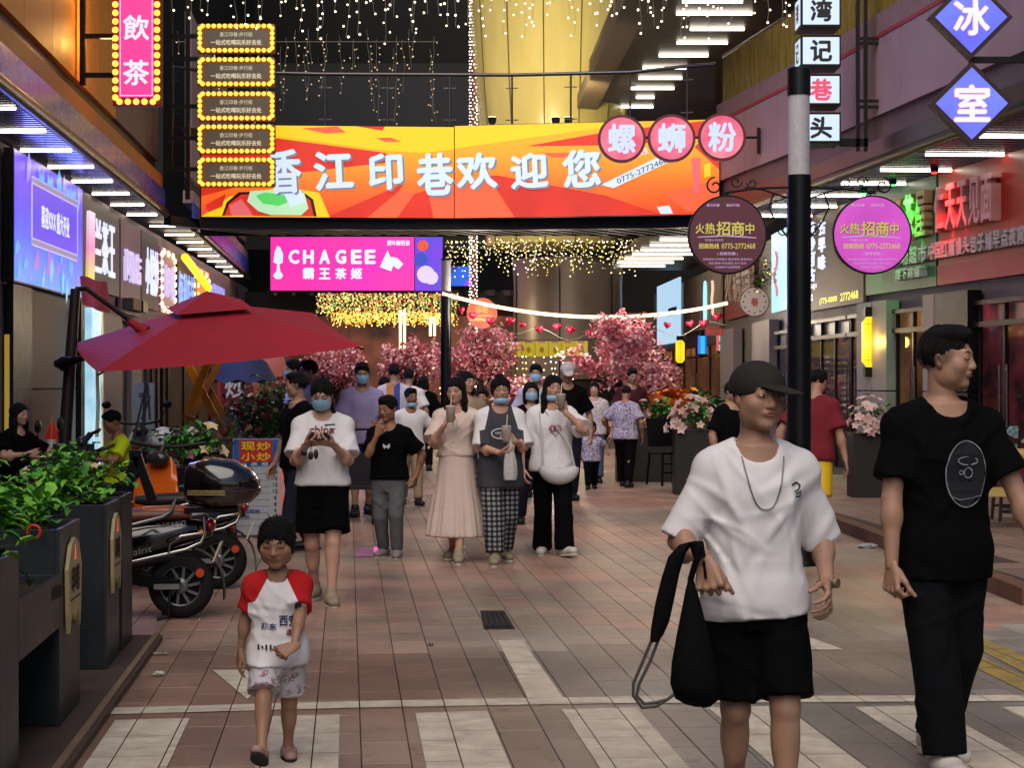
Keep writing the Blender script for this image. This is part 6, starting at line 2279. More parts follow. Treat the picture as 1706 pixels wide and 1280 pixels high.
for px, c1, lab in ((1212, '#6a2138', 'dark maroon round promotion sign hanging at the left arm of the post'), (1453, '#b83fb0', 'bright magenta round promotion sign hanging at the right arm of the post')):
 c = at(px, 391, 14.98)
 t = thing('round_sign', lab, 'sign', c - UZ * .34)
 r_ = 66 * kk
 P = Pan(c - Vector((r_, 0, r_)), (1, 0, 0), 2 * r_, 2 * r_)
 mb = MB(); P.slab(mb, P.ring(r_, r_, r_, 48), -.06, 0); mb.build('rim', m_black, t)
 mb = MB(); P.slab(mb, P.ring(r_, r_, r_ * .955, 48), 0, .006)
 mb.build('face', emis('sign_face_maroon', c1, .35) if px < 1300 else emis('sign_face_magenta', c1, 1.0, var=.25, scale=3, colr2='#cf4fc0'), t)
 mb = MB()
 q = kk
 U = lambda a: (a - px + 66) * q
 V = lambda b: (391 + 66 - b) * q
 P.text(mb, '香江印巷', r_ - 24 * q, V(342), 22 * q, 5 * q, .008, bold=.03, mi=1)
 P.text(mb, '商业步行街', r_ + 9 * q, V(342), 22 * q, 5 * q, .008, bold=.03, mi=1)
 for ch, du, w_, h_ in (('火', -46, 15, 17), ('热', -29, 17, 19), ('招', -7, 23, 24), ('商', 17, 22, 24), ('中', 37, 15, 18)):
  P.text(mb, ch, r_ + (du + .9) * q, V(381.5), w_ * q, h_ * q, .008, bold=.06, mi=2)
  P.text(mb, ch, r_ + du * q, V(381), w_ * q, h_ * q, .010, bold=.035, mi=0)
 P.slab(mb, [(r_ - 50 * q, V(396)), (r_ - 5 * q, V(394)), (r_ + 48 * q, V(397)), (r_ + 48 * q, V(395.6)), (r_, V(391.5)), (r_ - 50 * q, V(394.6))], .006, .008, 1)
 P.text(mb, '旺铺火热招商', r_ - 22 * q, V(400), 30 * q, 4 * q, .008, mi=1)
 P.text(mb, '招商热线', r_ - 31 * q, V(410), 34 * q, 9 * q, .008, bold=.04, mi=0)
 P.text(mb, '0775-2772468', r_ + 18 * q, V(410), 56 * q, 9 * q, .008, bold=.04, mi=0)
 P.text(mb, '( 招商范围 )', r_, V(423), 34 * q, 6 * q, .008, bold=.03, mi=1)
 P.text(mb, '特色餐饮·休闲娱乐·精品零售·教育培训', r_, V(432), 82 * q, 4 * q, .008, mi=1)
 P.text(mb, '网红美食·时尚潮玩·亲子互动', r_, V(438.5), 62 * q, 4 * q, .008, mi=1)
 P.text(mb, '文创集市与品牌旗舰', r_, V(445), 42 * q, 4 * q, .008, mi=1)
 mb.build('lettering', [emis('promo_gold', '#c8b85a', .8), emis('promo_lilac', '#c6a4d0', .75), mat('promo_shadow', '#3a1420', .6)], t)
# far post with a silver top, and a light strung post by the tower
post2, pb2 = lamp_post(743, 36.5, .105, 432, 434, 486, 'far black post with silver top under the magenta lightbox')
# ================================================================ LIGHT STRINGS
def light_curtain(label, cat, x0, x1, Ya, Yb, zt, n, drop, r, step, seed, wave=.05, cols=None, wire=True, name='light_curtain', wob=1):
 rr = random.Random(seed)
 t = thing(name, label, cat, ((x0 + x1) / 2, Ya, zt - drop[1]))
 mw, mbs = MB(), MB()
 me = MB()
 for k in range(n):
  f = (k + rr.uniform(.1, .9)) / n
  x, y = x0 + (x1 - x0) * f, rr.uniform(Ya, Yb)
  L = rr.uniform(*drop)
  z = zt(x) if callable(zt) else zt
  pts = []
  m = max(2, int(L / step))
  dx = 0
  for j in range(m + 1):
   dx += rr.uniform(-wave, wave) * wob
   p = Vector((x + dx * .4, y + rr.uniform(-wave, wave) * .4, z - L * j / m))
   pts.append(p)
   if j > 0:
    q = p + Vector((rr.uniform(-1, 1), rr.uniform(-1, 0), rr.uniform(-.4, .4))) * wave * .9
    mi = rr.randrange(len(cols)) if cols else 0
    mbs.sph(q, r * rr.uniform(.8, 1.2), 5, 4, mi)
  if wire: mw.tube(pts, r * .22, 4)
 if wire:
  mw.tube([(x0, (Ya + Yb) / 2, zt), (x1, (Ya + Yb) / 2, zt)], r * .4, 4)
  mw.build('wire', mat('wire_clear', '#8a8074', .5), t)
 mbs.build('bulb', cols or [m_fairy], t, kind='stuff')
 return t
m_fairy = emis('fairy_white', '#ffe9c4', 4.0)
m_fairyd = emis('fairy_dim', '#e8c890', 1.2)
m_fairyy = emis('fairy_yellow', '#ffe07a', 2.2)
m_fairyg = emis('fairy_green', '#b6c86a', 1.0)
m_fairyo = emis('fairy_amber', '#f0a828', 1.5)
m_fairyr = emis('fairy_red', '#e8503a', 1.2)
light_curtain('icicle lights on long wires hanging across the top in front of the banner', 'string lights', -4.0, 3.3, 20.4, 21.6, 6.35, 84, (.25, .82), .0125, .12, 3, .05)
light_curtain('row of shorter icicle lights close behind the five bulb framed boxes', 'string lights', -7.3, -1.6, 37.5, 40.5, 8.9, 34, (.4, 2.0), .014, .17, 8, .09, [m_fairyd])
light_curtain('faint yellow icicle lights on the dark upper railing of the mall', 'string lights', -7.6, -1.5, 52.9, 53.6, 7.75, 30, (.3, 1.5), .018, .2, 13, .05, [m_fairyd])
light_curtain('dense curtain of warm fairy lights under the bridge before the tower', 'string lights', -1.6, 3.0, 42.4, 43.6, 5.0, 120, (.3, .95), .016, .11, 21, .06, [m_fairyd, m_fairy, m_fairyg, m_fairyy], wire=False)
light_curtain('green and white fairy light curtain below the magenta lightbox', 'string lights', -5.4, -1.5, 49.6, 50.4, 4.02, 170, (.45, .75), .022, .06, 34, .05, [m_fairyg, m_fairyy, m_fairyg, m_fairyr, mat('leaf_dark', '#3c4a20', .7)], wire=False)
light_curtain('amber fairy light fringe along the bottom of the green light curtain', 'string lights', -4.9, -1.6, 49.0, 49.5, 3.45, 120, (.2, .42), .022, .05, 55, .05, [m_fairyo, m_fairyy, m_fairyo], wire=False)
light_curtain('sparse fairy light strands hanging among the pink blossom trees', 'string lights', -3.2, 1.6, 44.5, 46, 2.3, 26, (.6, 1.6), .022, .14, 61, .04, [m_fairy, m_fairyy], wire=False)
# post wound with lights beside the tower
t = thing('light_strung_post', 'slim red post wound with white fairy lights left of the tower', 'post', (-1.10, 46.5, 0))
mb = MB(); mb.tube([(-.98, 46.6, 0), (-.98, 46.6, 11.6)], .07, 10); mb.build('shaft', mat('post_red', '#5a201c', .5), t)
mb = MB()
rr = random.Random(9)
for k in range(620):
 z = 11.6 - k * .0178
 a = k * 1.35
 mb.sph((-1.0 + .10 * math.cos(a), 46.5 + .10 * math.sin(a), z), .021 * rr.uniform(.8, 1.2), 5, 4)
mb.build('bulb', emis('fairy_cold', '#fff0e0', 3.0), t, kind='stuff')
# hanging neon rods under the far canopy
for px, py0, py1, lab in ((671, 516, 586, 'long warm light rod pair hanging over the pink trees'), (721, 528, 560, 'short warm light rod hanging right of the long pair')):
 Y = 48.0
 t = thing('light_rod', lab, 'hanging lamp', at(px, py1, Y), 0, 'hanging light rods')
 for q in (-4, 3):
  mb = MB(); mb.tube([at(px + q, py0, Y), at(px + q, py1, Y)], .035, 8); mb.build('rod', emis('rod_warm', '#ffe8b0', 2.2), t)
 mb = MB(); mb.tube([at(px, py0 - 30, Y), at(px, py0, Y)], .01, 5); mb.build('cord', m_black, t)
# glowing rope with hearts sagging across the plaza
A, B_ = Vector(at(737, 489, 36.4)), Vector(at(1212, 505, 37.2))
rope_pts = []
for k in range(33):
 f = k / 32
 p = A.lerp(B_, f)
 p.z -= 4 * f * (1 - f) * .38
 rope_pts.append(p)
mb = MB(); mb.tube(rope_pts, .035, 8)
mb.build('rope_light', emis('rope_warm', '#ffe6b4', 2.6), base=A, label='glowing warm rope light sagging across the plaza from the far post', cat='rope light')
mb = MB(); mb.tube([p - UZ * (.40 - .1 * math.sin(i)) for i, p in enumerate(rope_pts[3:])], .006, 4)
def glow(name, p, e, c, r=.3):
 L = bpy.data.lights.new(name, 'POINT'); L.energy = e; L.color = c; L.shadow_soft_size = r
 lo = bpy.data.objects.new(name, L); COL.objects.link(lo); lo.location = p
for k in (4, 12, 20, 28): glow('rope_glow', rope_pts[k] + Vector((0, -.3, -.15)), 100, (1, .86, .66))
for x in (-4.6, -3.2, -1.9): glow('curtain_glow', (x, 48.4, 3.2), 70, (1, .80, .45))
for x in (-.8, .8, 2.3): glow('curtain_glow', (x, 42.0, 4.0), 70, (1, .88, .60))
hg = thing('heart_garland', 'wire garland of shiny red foil hearts hung below the rope light', 'garland', A.lerp(B_, .5) - UZ * .9)
mb.build('wire', mat('wire_clear', '#8a8074', .5), hg)
hs = MB()
ring_ = []
for k in range(20):
 a = 2 * math.pi * k / 20
 x = 16 * math.sin(a) ** 3
 z = 13 * math.cos(a) - 5 * math.cos(2 * a) - 2 * math.cos(3 * a) - math.cos(4 * a)
 ring_.append((x / 34 * .2, z / 34 * .2))
rings = []
for s_, d_ in ((.2, -.05), (.75, -.035), (1, 0), (.75, .035), (.2, .05)):
 rings.append([Vector((x * s_, d_, z * s_)) for x, z in ring_])
hs.loft(rings)
hm_ = mat('foil_red', '#a01838', .2, .6, var=.2)
ho = None
for k, px in enumerate((768, 787, 816, 848, 868, 896, 925, 948, 980, 1010, 1037, 1068, 1110, 1148, 1172, 1195)):
 f = (px - 737) / (1212 - 737)
 p = A.lerp(B_, f)
 p.z -= 4 * f * (1 - f) * .38 + .24 + .04 * ((k * 7) % 3)
 if ho is None:
  ho = hs.build('heart', hm_, hg, local=True)
  o = ho
 else:
  o = ho.copy(); COL.objects.link(o)
 o.location = W[hg.name].inverted() @ p
 s_ = .9 + .25 * ((k * 5) % 4) / 3
 o.scale = (s_, s_, s_)
 o.rotation_euler = (0, R((k * 37) % 30 - 15), R((k * 53) % 60 - 30))
# orange round sign, yellow pennants, white round clock sign
c = at(803, 522, 38.5)
t = thing('round_lantern_sign', 'orange round lit sign hanging beside the light strung post', 'sign', c)
P = Pan(c - Vector((.34, 0, .34)), (1, 0, 0), .68, .68)
mb = MB(); P.slab(mb, P.ring(.34, .34, .33, 28), -.08, 0); mb.build('disc', emis('disc_orange', '#e8562a', .8, var=.3, scale=3), t)
mb = MB(); P.text(mb, '印巷', .34, .42, .28, .16, .005, bold=.04); P.slab(mb, [(.12, .26), (.56, .28), (.56, .31), (.12, .29)], 0, .006); P.slab(mb, [(.14, .18), (.52, .16), (.54, .2), (.14, .21)], 0, .006); mb.build('lettering', emis('print_gold', '#f2b03a', .8), t)
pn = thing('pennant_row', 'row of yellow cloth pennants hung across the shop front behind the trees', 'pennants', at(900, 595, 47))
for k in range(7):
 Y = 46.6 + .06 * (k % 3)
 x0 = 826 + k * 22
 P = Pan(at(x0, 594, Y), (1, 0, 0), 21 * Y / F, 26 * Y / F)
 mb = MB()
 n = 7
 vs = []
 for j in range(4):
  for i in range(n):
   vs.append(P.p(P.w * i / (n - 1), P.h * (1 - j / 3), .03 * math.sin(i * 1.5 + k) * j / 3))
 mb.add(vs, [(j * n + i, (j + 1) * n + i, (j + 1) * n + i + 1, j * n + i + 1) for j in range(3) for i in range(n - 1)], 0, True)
 fl = mb.build('pennant', emis('pennant_yellow_glow', '#cdb40c', .55), pn)  # cloth given its own glow in place of light falling on it
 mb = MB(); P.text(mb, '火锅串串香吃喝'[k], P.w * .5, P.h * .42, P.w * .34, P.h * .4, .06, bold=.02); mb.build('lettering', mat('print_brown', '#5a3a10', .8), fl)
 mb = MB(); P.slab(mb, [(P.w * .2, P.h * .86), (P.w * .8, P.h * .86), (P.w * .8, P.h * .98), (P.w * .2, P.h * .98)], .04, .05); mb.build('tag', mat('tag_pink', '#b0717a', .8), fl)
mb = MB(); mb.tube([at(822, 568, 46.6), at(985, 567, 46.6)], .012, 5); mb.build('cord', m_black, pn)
c = at(1257, 503, 31.0)
t = thing('clock_sign', 'white round clock sign with red centre hanging among green vines', 'clock', c)
rd = 25 * 31 / F
P = Pan(c - Vector((rd, 0, rd)), (1, 0, 0), 2 * rd, 2 * rd)
mb = MB(); P.slab(mb, P.ring(rd, rd, rd, 32), -.06, 0); mb.build('rim', mat('rim_brown', '#4a3626', .6), t)
mb = MB(); P.slab(mb, P.ring(rd, rd, rd * .94, 32), 0, .006); mb.build('face', mat('clock_face', '#b9aaa2', .5), t)
mb = MB()
for k in range(12):
 a = math.pi / 6 * k
 P.poly(mb, P.ring(rd + rd * .74 * math.cos(a), rd + rd * .74 * math.sin(a), rd * .06, 6), .008, 0)
P.text(mb, '巷', rd, rd, rd * .5, rd * .55, .009, bold=.04, mi=1)
mb.build('dial_print', [mat('print_black', '#1a1512', .6), mat('print_redbrown', '#a83c2c', .6)], t, kind='stuff')
mb = MB(); mb.tube([c + Vector((0, -.03, rd)), c + Vector((.02, -.03, 1.0))], .01, 5); mb.build('hanger', m_black, t)
# ================================================================ OBJECTS ON THE STREET
m_slate = mat('planter_slate', '#2c3236', .42, .35, var=.2, scale=3)
m_slate2 = mat('planter_navy', '#141a24', .5, .2)
m_soil = mat('soil', '#2a1d14', .95, var=.4, scale=20)
m_leafA = mat('leaf_bright', '#6fae30', .5, var=.35, scale=9, spec=.5)
m_leafB = mat('leaf_mid', '#43842c', .5, var=.35, scale=9, spec=.5)
m_leafC = mat('leaf_deep', '#2b5a2c', .5, var=.35, scale=9, spec=.5)
m_stem = mat('stem', '#3c5526', .7)
m_bark = mat('bark', '#2e211b', .9, var=.4, scale=12, bump=.4)
def leaf(mb, p, d, up, L, w, mi=0, fold=.25):
 """a pointed leaf with a midrib fold: six faces"""
 d = d.normalized()
 x = d.cross(up)
 x = x.normalized() if x.length > 1e-4 else Vector((1, 0, 0))
 n = x.cross(d)
 a = p + d * L * .35
 b_ = p + d * L * .72
 e = p + d * L - n * L * .18
 a_, b2 = a + n * L * .02, b_ - n * L * .05
 q = n * (w * fold)
 mb.add([p, a_ + x * w / 2 + q, a_, a_ - x * w / 2 + q, b2 + x * w * .38 + q, b2, b2 - x * w * .38 + q, e],
           [(0, 2, 1), (0, 3, 2), (1, 2, 5, 4), (2, 3, 6, 5), (4, 5, 7), (5, 6, 7)], mi, True)
def rdir(rr, zlo=-.2, zhi=1.0):
 a = rr.uniform(0, 6.283)
 z = rr.uniform(zlo, zhi)
 s = math.sqrt(max(0, 1 - z * z))
 return Vector((s * math.cos(a), s * math.sin(a), z))
def leafy(name, label, cat, c, rad, n, L, seed, mats, group=None, flowers=None, stems=10, kindw=.5):
 """a bushy plant: stems, single leaves round the outside, the inner leaves as one piece"""
 rr = random.Random(seed)
 t = thing(name, label, cat, c, 0, group)
 c = Vector(c)
 mb = MB()
 tips = []
 for k in range(stems):
  d = rdir(rr, .25, 1)
  e = c + Vector((d.x * rad[0], d.y * rad[1], d.z * rad[2]))
  m_ = c.lerp(e, .5) + Vector((0, 0, rad[2] * .15))
  mb.tube([c, m_, e], [.006, .004, .002], 4)
  tips.append((c, m_, e))
 mb.build('stem', m_stem, t, kind='stuff')
 mb = MB()
 for k in range(n):
  a, m_, e = rr.choice(tips)
  f = rr.random() ** .6
  p = (a.lerp(m_, f * 2) if f < .5 else m_.lerp(e, f * 2 - 1)) + rdir(rr, -.6, 1) * rad[2] * .22
  leaf(mb, p, rdir(rr, -.45, .75), UZ, L * rr.uniform(.6, 1.25), L * rr.uniform(.40, .62), rr.randrange(len(mats)), rr.uniform(.1, .4))
 mb.build('foliage', mats, t, kind='stuff')
 if flowers:
  fm, fn, fr = flowers
  mb = MB()
  for k in range(fn):
   d = rdir(rr, .0, 1)
   p = c + Vector((d.x * rad[0], d.y * rad[1], d.z * rad[2])) * rr.uniform(.75, 1.08)
   nn = (d + Vector((0, -.5, .2))).normalized()
   x = nn.orthogonal().normalized()
   y = nn.cross(x)
   s_ = fr * rr.uniform(.6, 1.2)
   mi = rr.randrange(len(fm))
   for j in range(5):
    a = j * 1.2566 + rr.uniform(-.2, .2)
    q = x * math.cos(a) + y * math.sin(a)
    leaf(mb, p, q + nn * .45, nn, s_, s_ * .75, mi, .2)
  mb.build('blossom', fm, t, kind='stuff')
 return t
# ---- left planters on a low plinth
def XF(Y, off=0.0): return -1.958 - .0925 * (Y - 7.79) + off
mb = MB()
mb.add([(XF(5.5, .16), 5.5, .035), (XF(10.62, .16), 10.62, .035), (XF(10.62, -1.1), 10.62, .035), (XF(5.5, -1.1), 5.5, .035)], [(0, 1, 2, 3)])
mb.add([(XF(5.5, .16), 5.5, -.02), (XF(10.62, .16), 10.62, -.02), (XF(10.62, .16), 10.62, .035), (XF(5.5, .16), 5.5, .035)], [(0, 1, 2, 3)])
mb.add([(XF(10.62, .16), 10.62, -.02), (XF(10.62, -1.1), 10.62, -.02), (XF(10.62, -1.1), 10.62, .035), (XF(10.62, .16), 10.62, .035)], [(0, 1, 2, 3)])
mb.build('planter_plinth', mat('plinth_brown', '#4b3a30', .6, var=.25, scale=4), kind='structure')
for a, b_ in ((5.6, 7.9), (7.92, 10.6)):
 MB().bar((XF(a, .13), a, .045), (XF(b_, .13), b_, .045), .03, .02).build('edge_strip', mat('strip_tan', '#7a6450', .5, var=.2), bpy.data.objects['planter_plinth'])
def planter(label, boxes, troughs, plaque, wd=.52, h=.89, base=None):
 t = thing('planter', label, 'planter', base, 0, 'slate metal planters')
 sk = Vector((-.0925, 1, 0))
 def slab(mb, y0, y1, z0, z1, w0=0.0, w1=wd, th=.02):
  # open-topped box following the street line
  P0, P1 = Vector((XF(y0), y0, 0)), Vector((XF(y1), y1, 0))
  mb.bar(P0 + UZ * (z0 + z1) / 2 - Vector((th / 2, 0, 0)), P1 + UZ * (z0 + z1) / 2 - Vector((th / 2, 0, 0)), th, z1 - z0)
  mb.bar(P0 + UZ * (z0 + z1) / 2 - Vector((wd - th / 2, 0, 0)), P1 + UZ * (z0 + z1) / 2 - Vector((wd - th / 2, 0, 0)), th, z1 - z0)
  for y in (y0 + th / 2, y1 - th / 2):
   mb.box((XF(y) - wd / 2, y, (z0 + z1) / 2), (wd - 2 * th, th, z1 - z0))
 for (y0, y1) in boxes:
  mb = MB(); slab(mb, y0, y1, .037, h); mb.build('box', m_slate, t, bevel=.003)
  mb = MB(); ym = (y0 + y1) / 2; mb.box((XF(ym) - wd / 2, ym, h - .10), (wd - .05, y1 - y0 - .05, .06)); mb.build('soil', m_soil, t)
 for (y0, y1) in troughs:
  mb = MB(); slab(mb, y0 + .003, y1 - .003, .465, .695); mb.build('trough', m_slate, t, bevel=.003)
  mb = MB(); ym = (y0 + y1) / 2; mb.box((XF(ym) - wd / 2, ym, .63), (wd - .05, y1 - y0 - .06, .05)); mb.build('soil', m_soil, t)
  mb = MB(); mb.box((XF(ym) - wd + .06, ym, .25), (.03, y1 - y0 - .01, .42)); mb.build('back_panel', m_slate2, t)
 for (y0, y1) in plaque:
  A, B_ = Vector((XF(y0) + .004, y0, .0)), Vector((XF(y1) + .004, y1, 0))
  P = Pan(A, B_ - A, (B_ - A).length, h)
  w, ym = P.w * .74, P.w * .52
  s_ = [(ym - w / 2, .70), (ym - w / 2 * .9, .50), (ym - w * .38, .415), (ym - w * .22, .50), (ym, .455), (ym + w * .22, .50), (ym + w * .38, .415), (ym + w / 2 * .9, .50), (ym + w / 2, .70), (ym + w * .40, .745), (ym + w * .28, .80), (ym, .83), (ym - w * .28, .80), (ym - w * .40, .745)]
  mb = MB(); P.slab(mb, s_, .001, .018); pl = mb.build('plaque', mat('plaque_cream', '#b9a577', .5, var=.12), t)
  mb = MB()
  P.text(mb, '印巷', ym, .645, w * .62, .12, .020, bold=.04)
  P.slab(mb, [(ym - w * .36, .555), (ym + w * .36, .555), (ym + w * .36, .562), (ym - w * .36, .562)], .018, .020)
  P.slab(mb, [(ym - .02, .73), (ym + .02, .73), (ym, .80)], .018, .020, 1)
  mb.build('plaque_print', [mat('print_black', '#1a1512', .6), mat('print_red', '#a83c2c', .6)], pl)
 return t
pl1 = planter('nearest slate metal planter with a raised trough between two tall boxes', [(6.45, 6.82), (7.79, 8.39)], [(6.82, 7.79)], [(7.82, 8.36)], base=(XF(7.4), 7.4, .035))
pl2 = planter('farther slate metal planter pair of tall boxes next to the scooter wheel', [(9.33, 9.85), (9.98, 10.45)], [], [(9.36, 9.82)], base=(XF(9.9), 9.9, .035))
gl = [m_leafA, m_leafB, m_leafA]
leafy('planter_plant', 'bright green leafy plant spilling out of the nearest planter box edge', 'plant', (XF(6.6) - .30, 6.62, .80), (.34, .22, .30), 150, .085, 1, gl, 'pothos plants in the planters', stems=16)
leafy('planter_plant', 'small light green plant growing low in the planter trough', 'plant', (XF(7.3) - .26, 7.25, .65), (.20, .30, .20), 90, .085, 2, [m_leafA], 'pothos plants in the planters', stems=10)
leafy('planter_plant', 'big bright green leafy plant filling the tall box with the front plaque', 'plant', (XF(8.0) - .28, 8.05, .80), (.36, .40, .30), 260, .095, 3, gl, 'pothos plants in the planters', stems=24)
leafy('planter_plant', 'dense green leafy plant in the farther planter box', 'plant', (XF(9.5) - .30, 9.55, .82), (.34, .34, .30), 240, .085, 4, gl, 'pothos plants in the planters', stems=20)
leafy('planter_plant', 'darker leafy plant with small pale flowers behind the farther planter', 'plant', (XF(10.2) - .34, 10.25, .82), (.36, .30, .32), 220, .08, 5, [m_leafB, m_leafC, m_leafA], 'pothos plants in the planters', flowers=([mat('petal_cream', '#c9b88c', .7)], 10, .035), stems=20)
mb = MB()
mb.tube(arc(Vector((-2.05, 7.72, .885)), .028, 200, -60, 12) , .007, 6)
mb.build('hook', mat('hook_red', '#b8321c', .4), base=(-2.05, 7.72, .86), label='small red plastic hook clipped to the front planter rim', cat='hook')
# ---- electric scooters
m_blackgloss = mat('scooter_black', '#07080c', .16, .1, coat=.6, spec=.6)
m_rubber = mat('tyre_rubber', '#0b0b0c', .8, bump=.2, bscale=120)
m_chrome = mat('chrome', '#9a9a9a', .18, 1.0)
m_seat = mat('seat_brown', '#5b2f1c', .45, var=.2, spec=.5)
def ell_ring(c, rx, rz, n=16, pw=2.4, tilt=0):
 out = []
 for k in range(n):
  a = 2 * math.pi * k / n
  cs, sn = math.cos(a), math.sin(a)
  x = abs(cs) ** (2 / pw) * math.copysign(1, cs) * rx
  z = abs(sn) ** (2 / pw) * math.copysign(1, sn) * rz
  out.append(Vector((c[0] + tilt * z, c[1] + x, c[2] + z)))
 return out
def scooter(label, loc, rz, body, seatm, case=True, text=True, mirrors=True, tail='#7a0c12', group='parked electric scooters'):
 """length along local x: the tail points to +x, the front to -x; rear wheel axle at x = 0"""
 t = thing('scooter', label, 'scooter', loc, rz, group)
 B = lambda mb, name, m, par=t, **k: mb.build(name, m, par, local=True, **k)
 for nm, x in (('rear', 0), ('front', -1.22)):
  mb = MB(); mb.lathe((x, -.055, .21), [(.13, .0), (.165, -.005), (.20, .01), (.21, .04), (.21, .07), (.20, .10), (.165, .115), (.13, .11), (.13, .0)], 36, axis=(0, 1, 0), cap=False)
  w = B(mb, 'wheel', m_rubber)
  mb = MB()
  mb.lathe((x, -.03, .21), [(.001, 0), (.05, -.02), (.05, .06), (.001, .07)], 16, axis=(0, 1, 0))
  mb.lathe((x, -.035, .21), [(.122, 0), (.135, -.012), (.135, .08), (.122, .07), (.122, 0)], 28, axis=(0, 1, 0), cap=False)
  for k in range(10):
   a = 2 * math.pi * k / 10
   mb.bar((x + .045 * math.cos(a), -.02, .21 + .045 * math.sin(a)), (x + .135 * math.cos(a + .15), -.02, .21 + .135 * math.sin(a + .15)), .018, .022, up=(0, 1, 0))
  mb.lathe((x, .0, .21), [(.001, 0), (.125, 0)], 24, axis=(0, 1, 0), mi=1, cap=False)
  B(mb, 'rim', [mat('rim_grey', '#7c7d80', .35, .7), m_rubber], w)
 mb = MB()
 mb.loft([ell_ring((x, 0, z), w, h, 14) for x, z, w, h in ((.20, .56, .03, .03), (.14, .57, .09, .06), (0, .56, .13, .09), (-.2, .52, .155, .13), (-.45, .47, .16, .15), (-.62, .42, .15, .12), (-.70, .38, .10, .06))])
 B(mb, 'tail_body', body)
 mb = MB(); mb.loft([ell_ring((x, 0, z), w, h, 12) for x, z, w, h in ((.02, .40, .02, .02), (-.12, .40, .10, .05), (-.45, .34, .13, .06), (-.95, .22, .14, .05), (-1.0, .21, .10, .03))]); B(mb, 'floor_board', mat('scooter_trim', '#141416', .5))
 mb = MB(); mb.loft([ell_ring((x, 0, z), w, h, 12, tilt=.35) for x, z, w, h in ((-.95, .22, .13, .03), (-1.02, .45, .19, .05), (-1.0, .7, .20, .06), (-.93, .86, .14, .05), (-.90, .93, .07, .03))]); B(mb, 'front_shield', body)
 mb = MB(); mb.loft([ell_ring((x, 0, z), w, h, 14, 2.8) for x, z, w, h in ((.06, .665, .09, .025), (-.02, .675, .125, .04), (-.25, .665, .135, .05), (-.45, .655, .12, .05), (-.60, .66, .07, .03))]); st = B(mb, 'seat', seatm)
 mb = MB(); mb.loft([ell_ring((x, 0, z), w, h, 12, 2.8) for x, z, w, h in ((.075, .69, .06, .012), (.0, .70, .11, .03), (-.22, .695, .115, .03), (-.28, .69, .08, .012))]); B(mb, 'pillion_pad', mat('seat_orange', '#8e4418', .4, spec=.6) if seatm is m_seat else seatm, st)
 mb = MB(); mb.tube([(-.98, 0, .9), (-.88, 0, 1.02)], .03, 8); mb.tube([(-.80, -.33, 1.05), (-.87, -.1, 1.02), (-.88, 0, 1.02), (-.87, .1, 1.02), (-.80, .33, 1.05)], .015, 8); B(mb, 'handlebar', mat('scooter_trim', '#141416', .5))
 for q in ((-1, 1) if mirrors else ()):
  mb = MB(); mb.tube([(-.82, q * .28, 1.05), (-.85, q * .36, 1.20)], .006, 5); mb.sph((-.84, q * .38, 1.25), (.02, .06, .045), 12, 8); B(mb, 'mirror', m_black)
  mb = MB(); mb.tube([(-.80, q * .24, 1.048), (-.79, q * .34, 1.052)], .02, 8); B(mb, 'grip', m_rubber)
 mb = MB(); mb.sph((-.97, 0, .93), (.06, .10, .06), 14, 8); B(mb, 'headlight', mat('lamp_glass', '#26262a', .1))
 mb = MB(); mb.loft([ell_ring((x, 0, z), w, h, 10) for x, z, w, h in ((-1.42, .34, .02, .02), (-1.35, .42, .07, .03), (-1.22, .46, .08, .03), (-1.05, .44, .07, .03))]); B(mb, 'front_fender', body)
 # rear end: light, plate, mudguard, swing arm, rails, indicator, trim line
 mb = MB(); mb.sph((.19, 0, .60), (.035, .10, .045), 14, 8); B(mb, 'tail_light', mat('tail_red', tail, .15, coat=.6))
 mb = MB(); mb.box((.235, 0, .43), (.012, .16, .13), M=Matrix.Rotation(R(22), 3, 'Y')); B(mb, 'number_plate', mat('plate_pale', '#b8b49a', .5))
 mb = MB()
 vs = []
 for k in range(8):
  a = R(70 - 78 * k / 7)
  r_ = .25 + .02 * k / 7
  for y in (-.06, .06): vs.append((r_ * math.cos(a) * 1.02, y, .21 + r_ * math.sin(a) * 1.0 - (.02 * max(0, k - 4))))
 vs2 = [(a[0] * 1.03, a[1], a[2] + .006) for a in vs]
 mb.add(vs, [(2 * k, 2 * k + 1, 2 * k + 3, 2 * k + 2) for k in range(7)]); mb.add(vs2, [(2 * k, 2 * k + 2, 2 * k + 3, 2 * k + 1) for k in range(7)])
 B(mb, 'mudguard', mat('mud_grey', '#4a4640', .6, var=.3))
 mb = MB(); mb.bar((0, -.085, .22), (-.46, -.085, .29), .05, .075); B(mb, 'swing_arm', m_black)
 mb = MB(); mb.box((-.08, -.115, .215), (.16, .012, .034)); sw_ = B(mb, 'arm_badge', mat('badge_grey', '#9a9a98', .3, .6))
 mb = MB(); mb.tube([(-.72, -.175, .31), (-.3, -.185, .38), (.05, -.17, .46), (.14, -.14, .50), (.165, -.13, .56), (.155, -.12, .66)], .011, 8); mb.tube([(.14, -.15, .56), (.02, -.19, .545), (-.05, -.19, .50), (-.06, -.18, .44)], .010, 8); B(mb, 'guard_rail', m_chrome)
 mb = MB(); mb.tube([(.155, .12, .66), (.165, .13, .56), (.05, .17, .46), (-.3, .185, .38), (-.72, .175, .31)], .011, 8); B(mb, 'guard_rail', m_chrome)
 mb = MB(); mb.tube([(-.02, -.13, .78), (-.05, -.14, .70), (-.10, -.150, .665), (-.36, -.165, .60)], .012, 8); B(mb, 'grab_rail', mat('chrome_dull', '#86868c', .3, .9))
 mb = MB(); mb.sph((.145, -.12, .56), (.03, .02, .022), 10, 6); B(mb, 'indicator', mat('amber_lens', '#b06a10', .2))
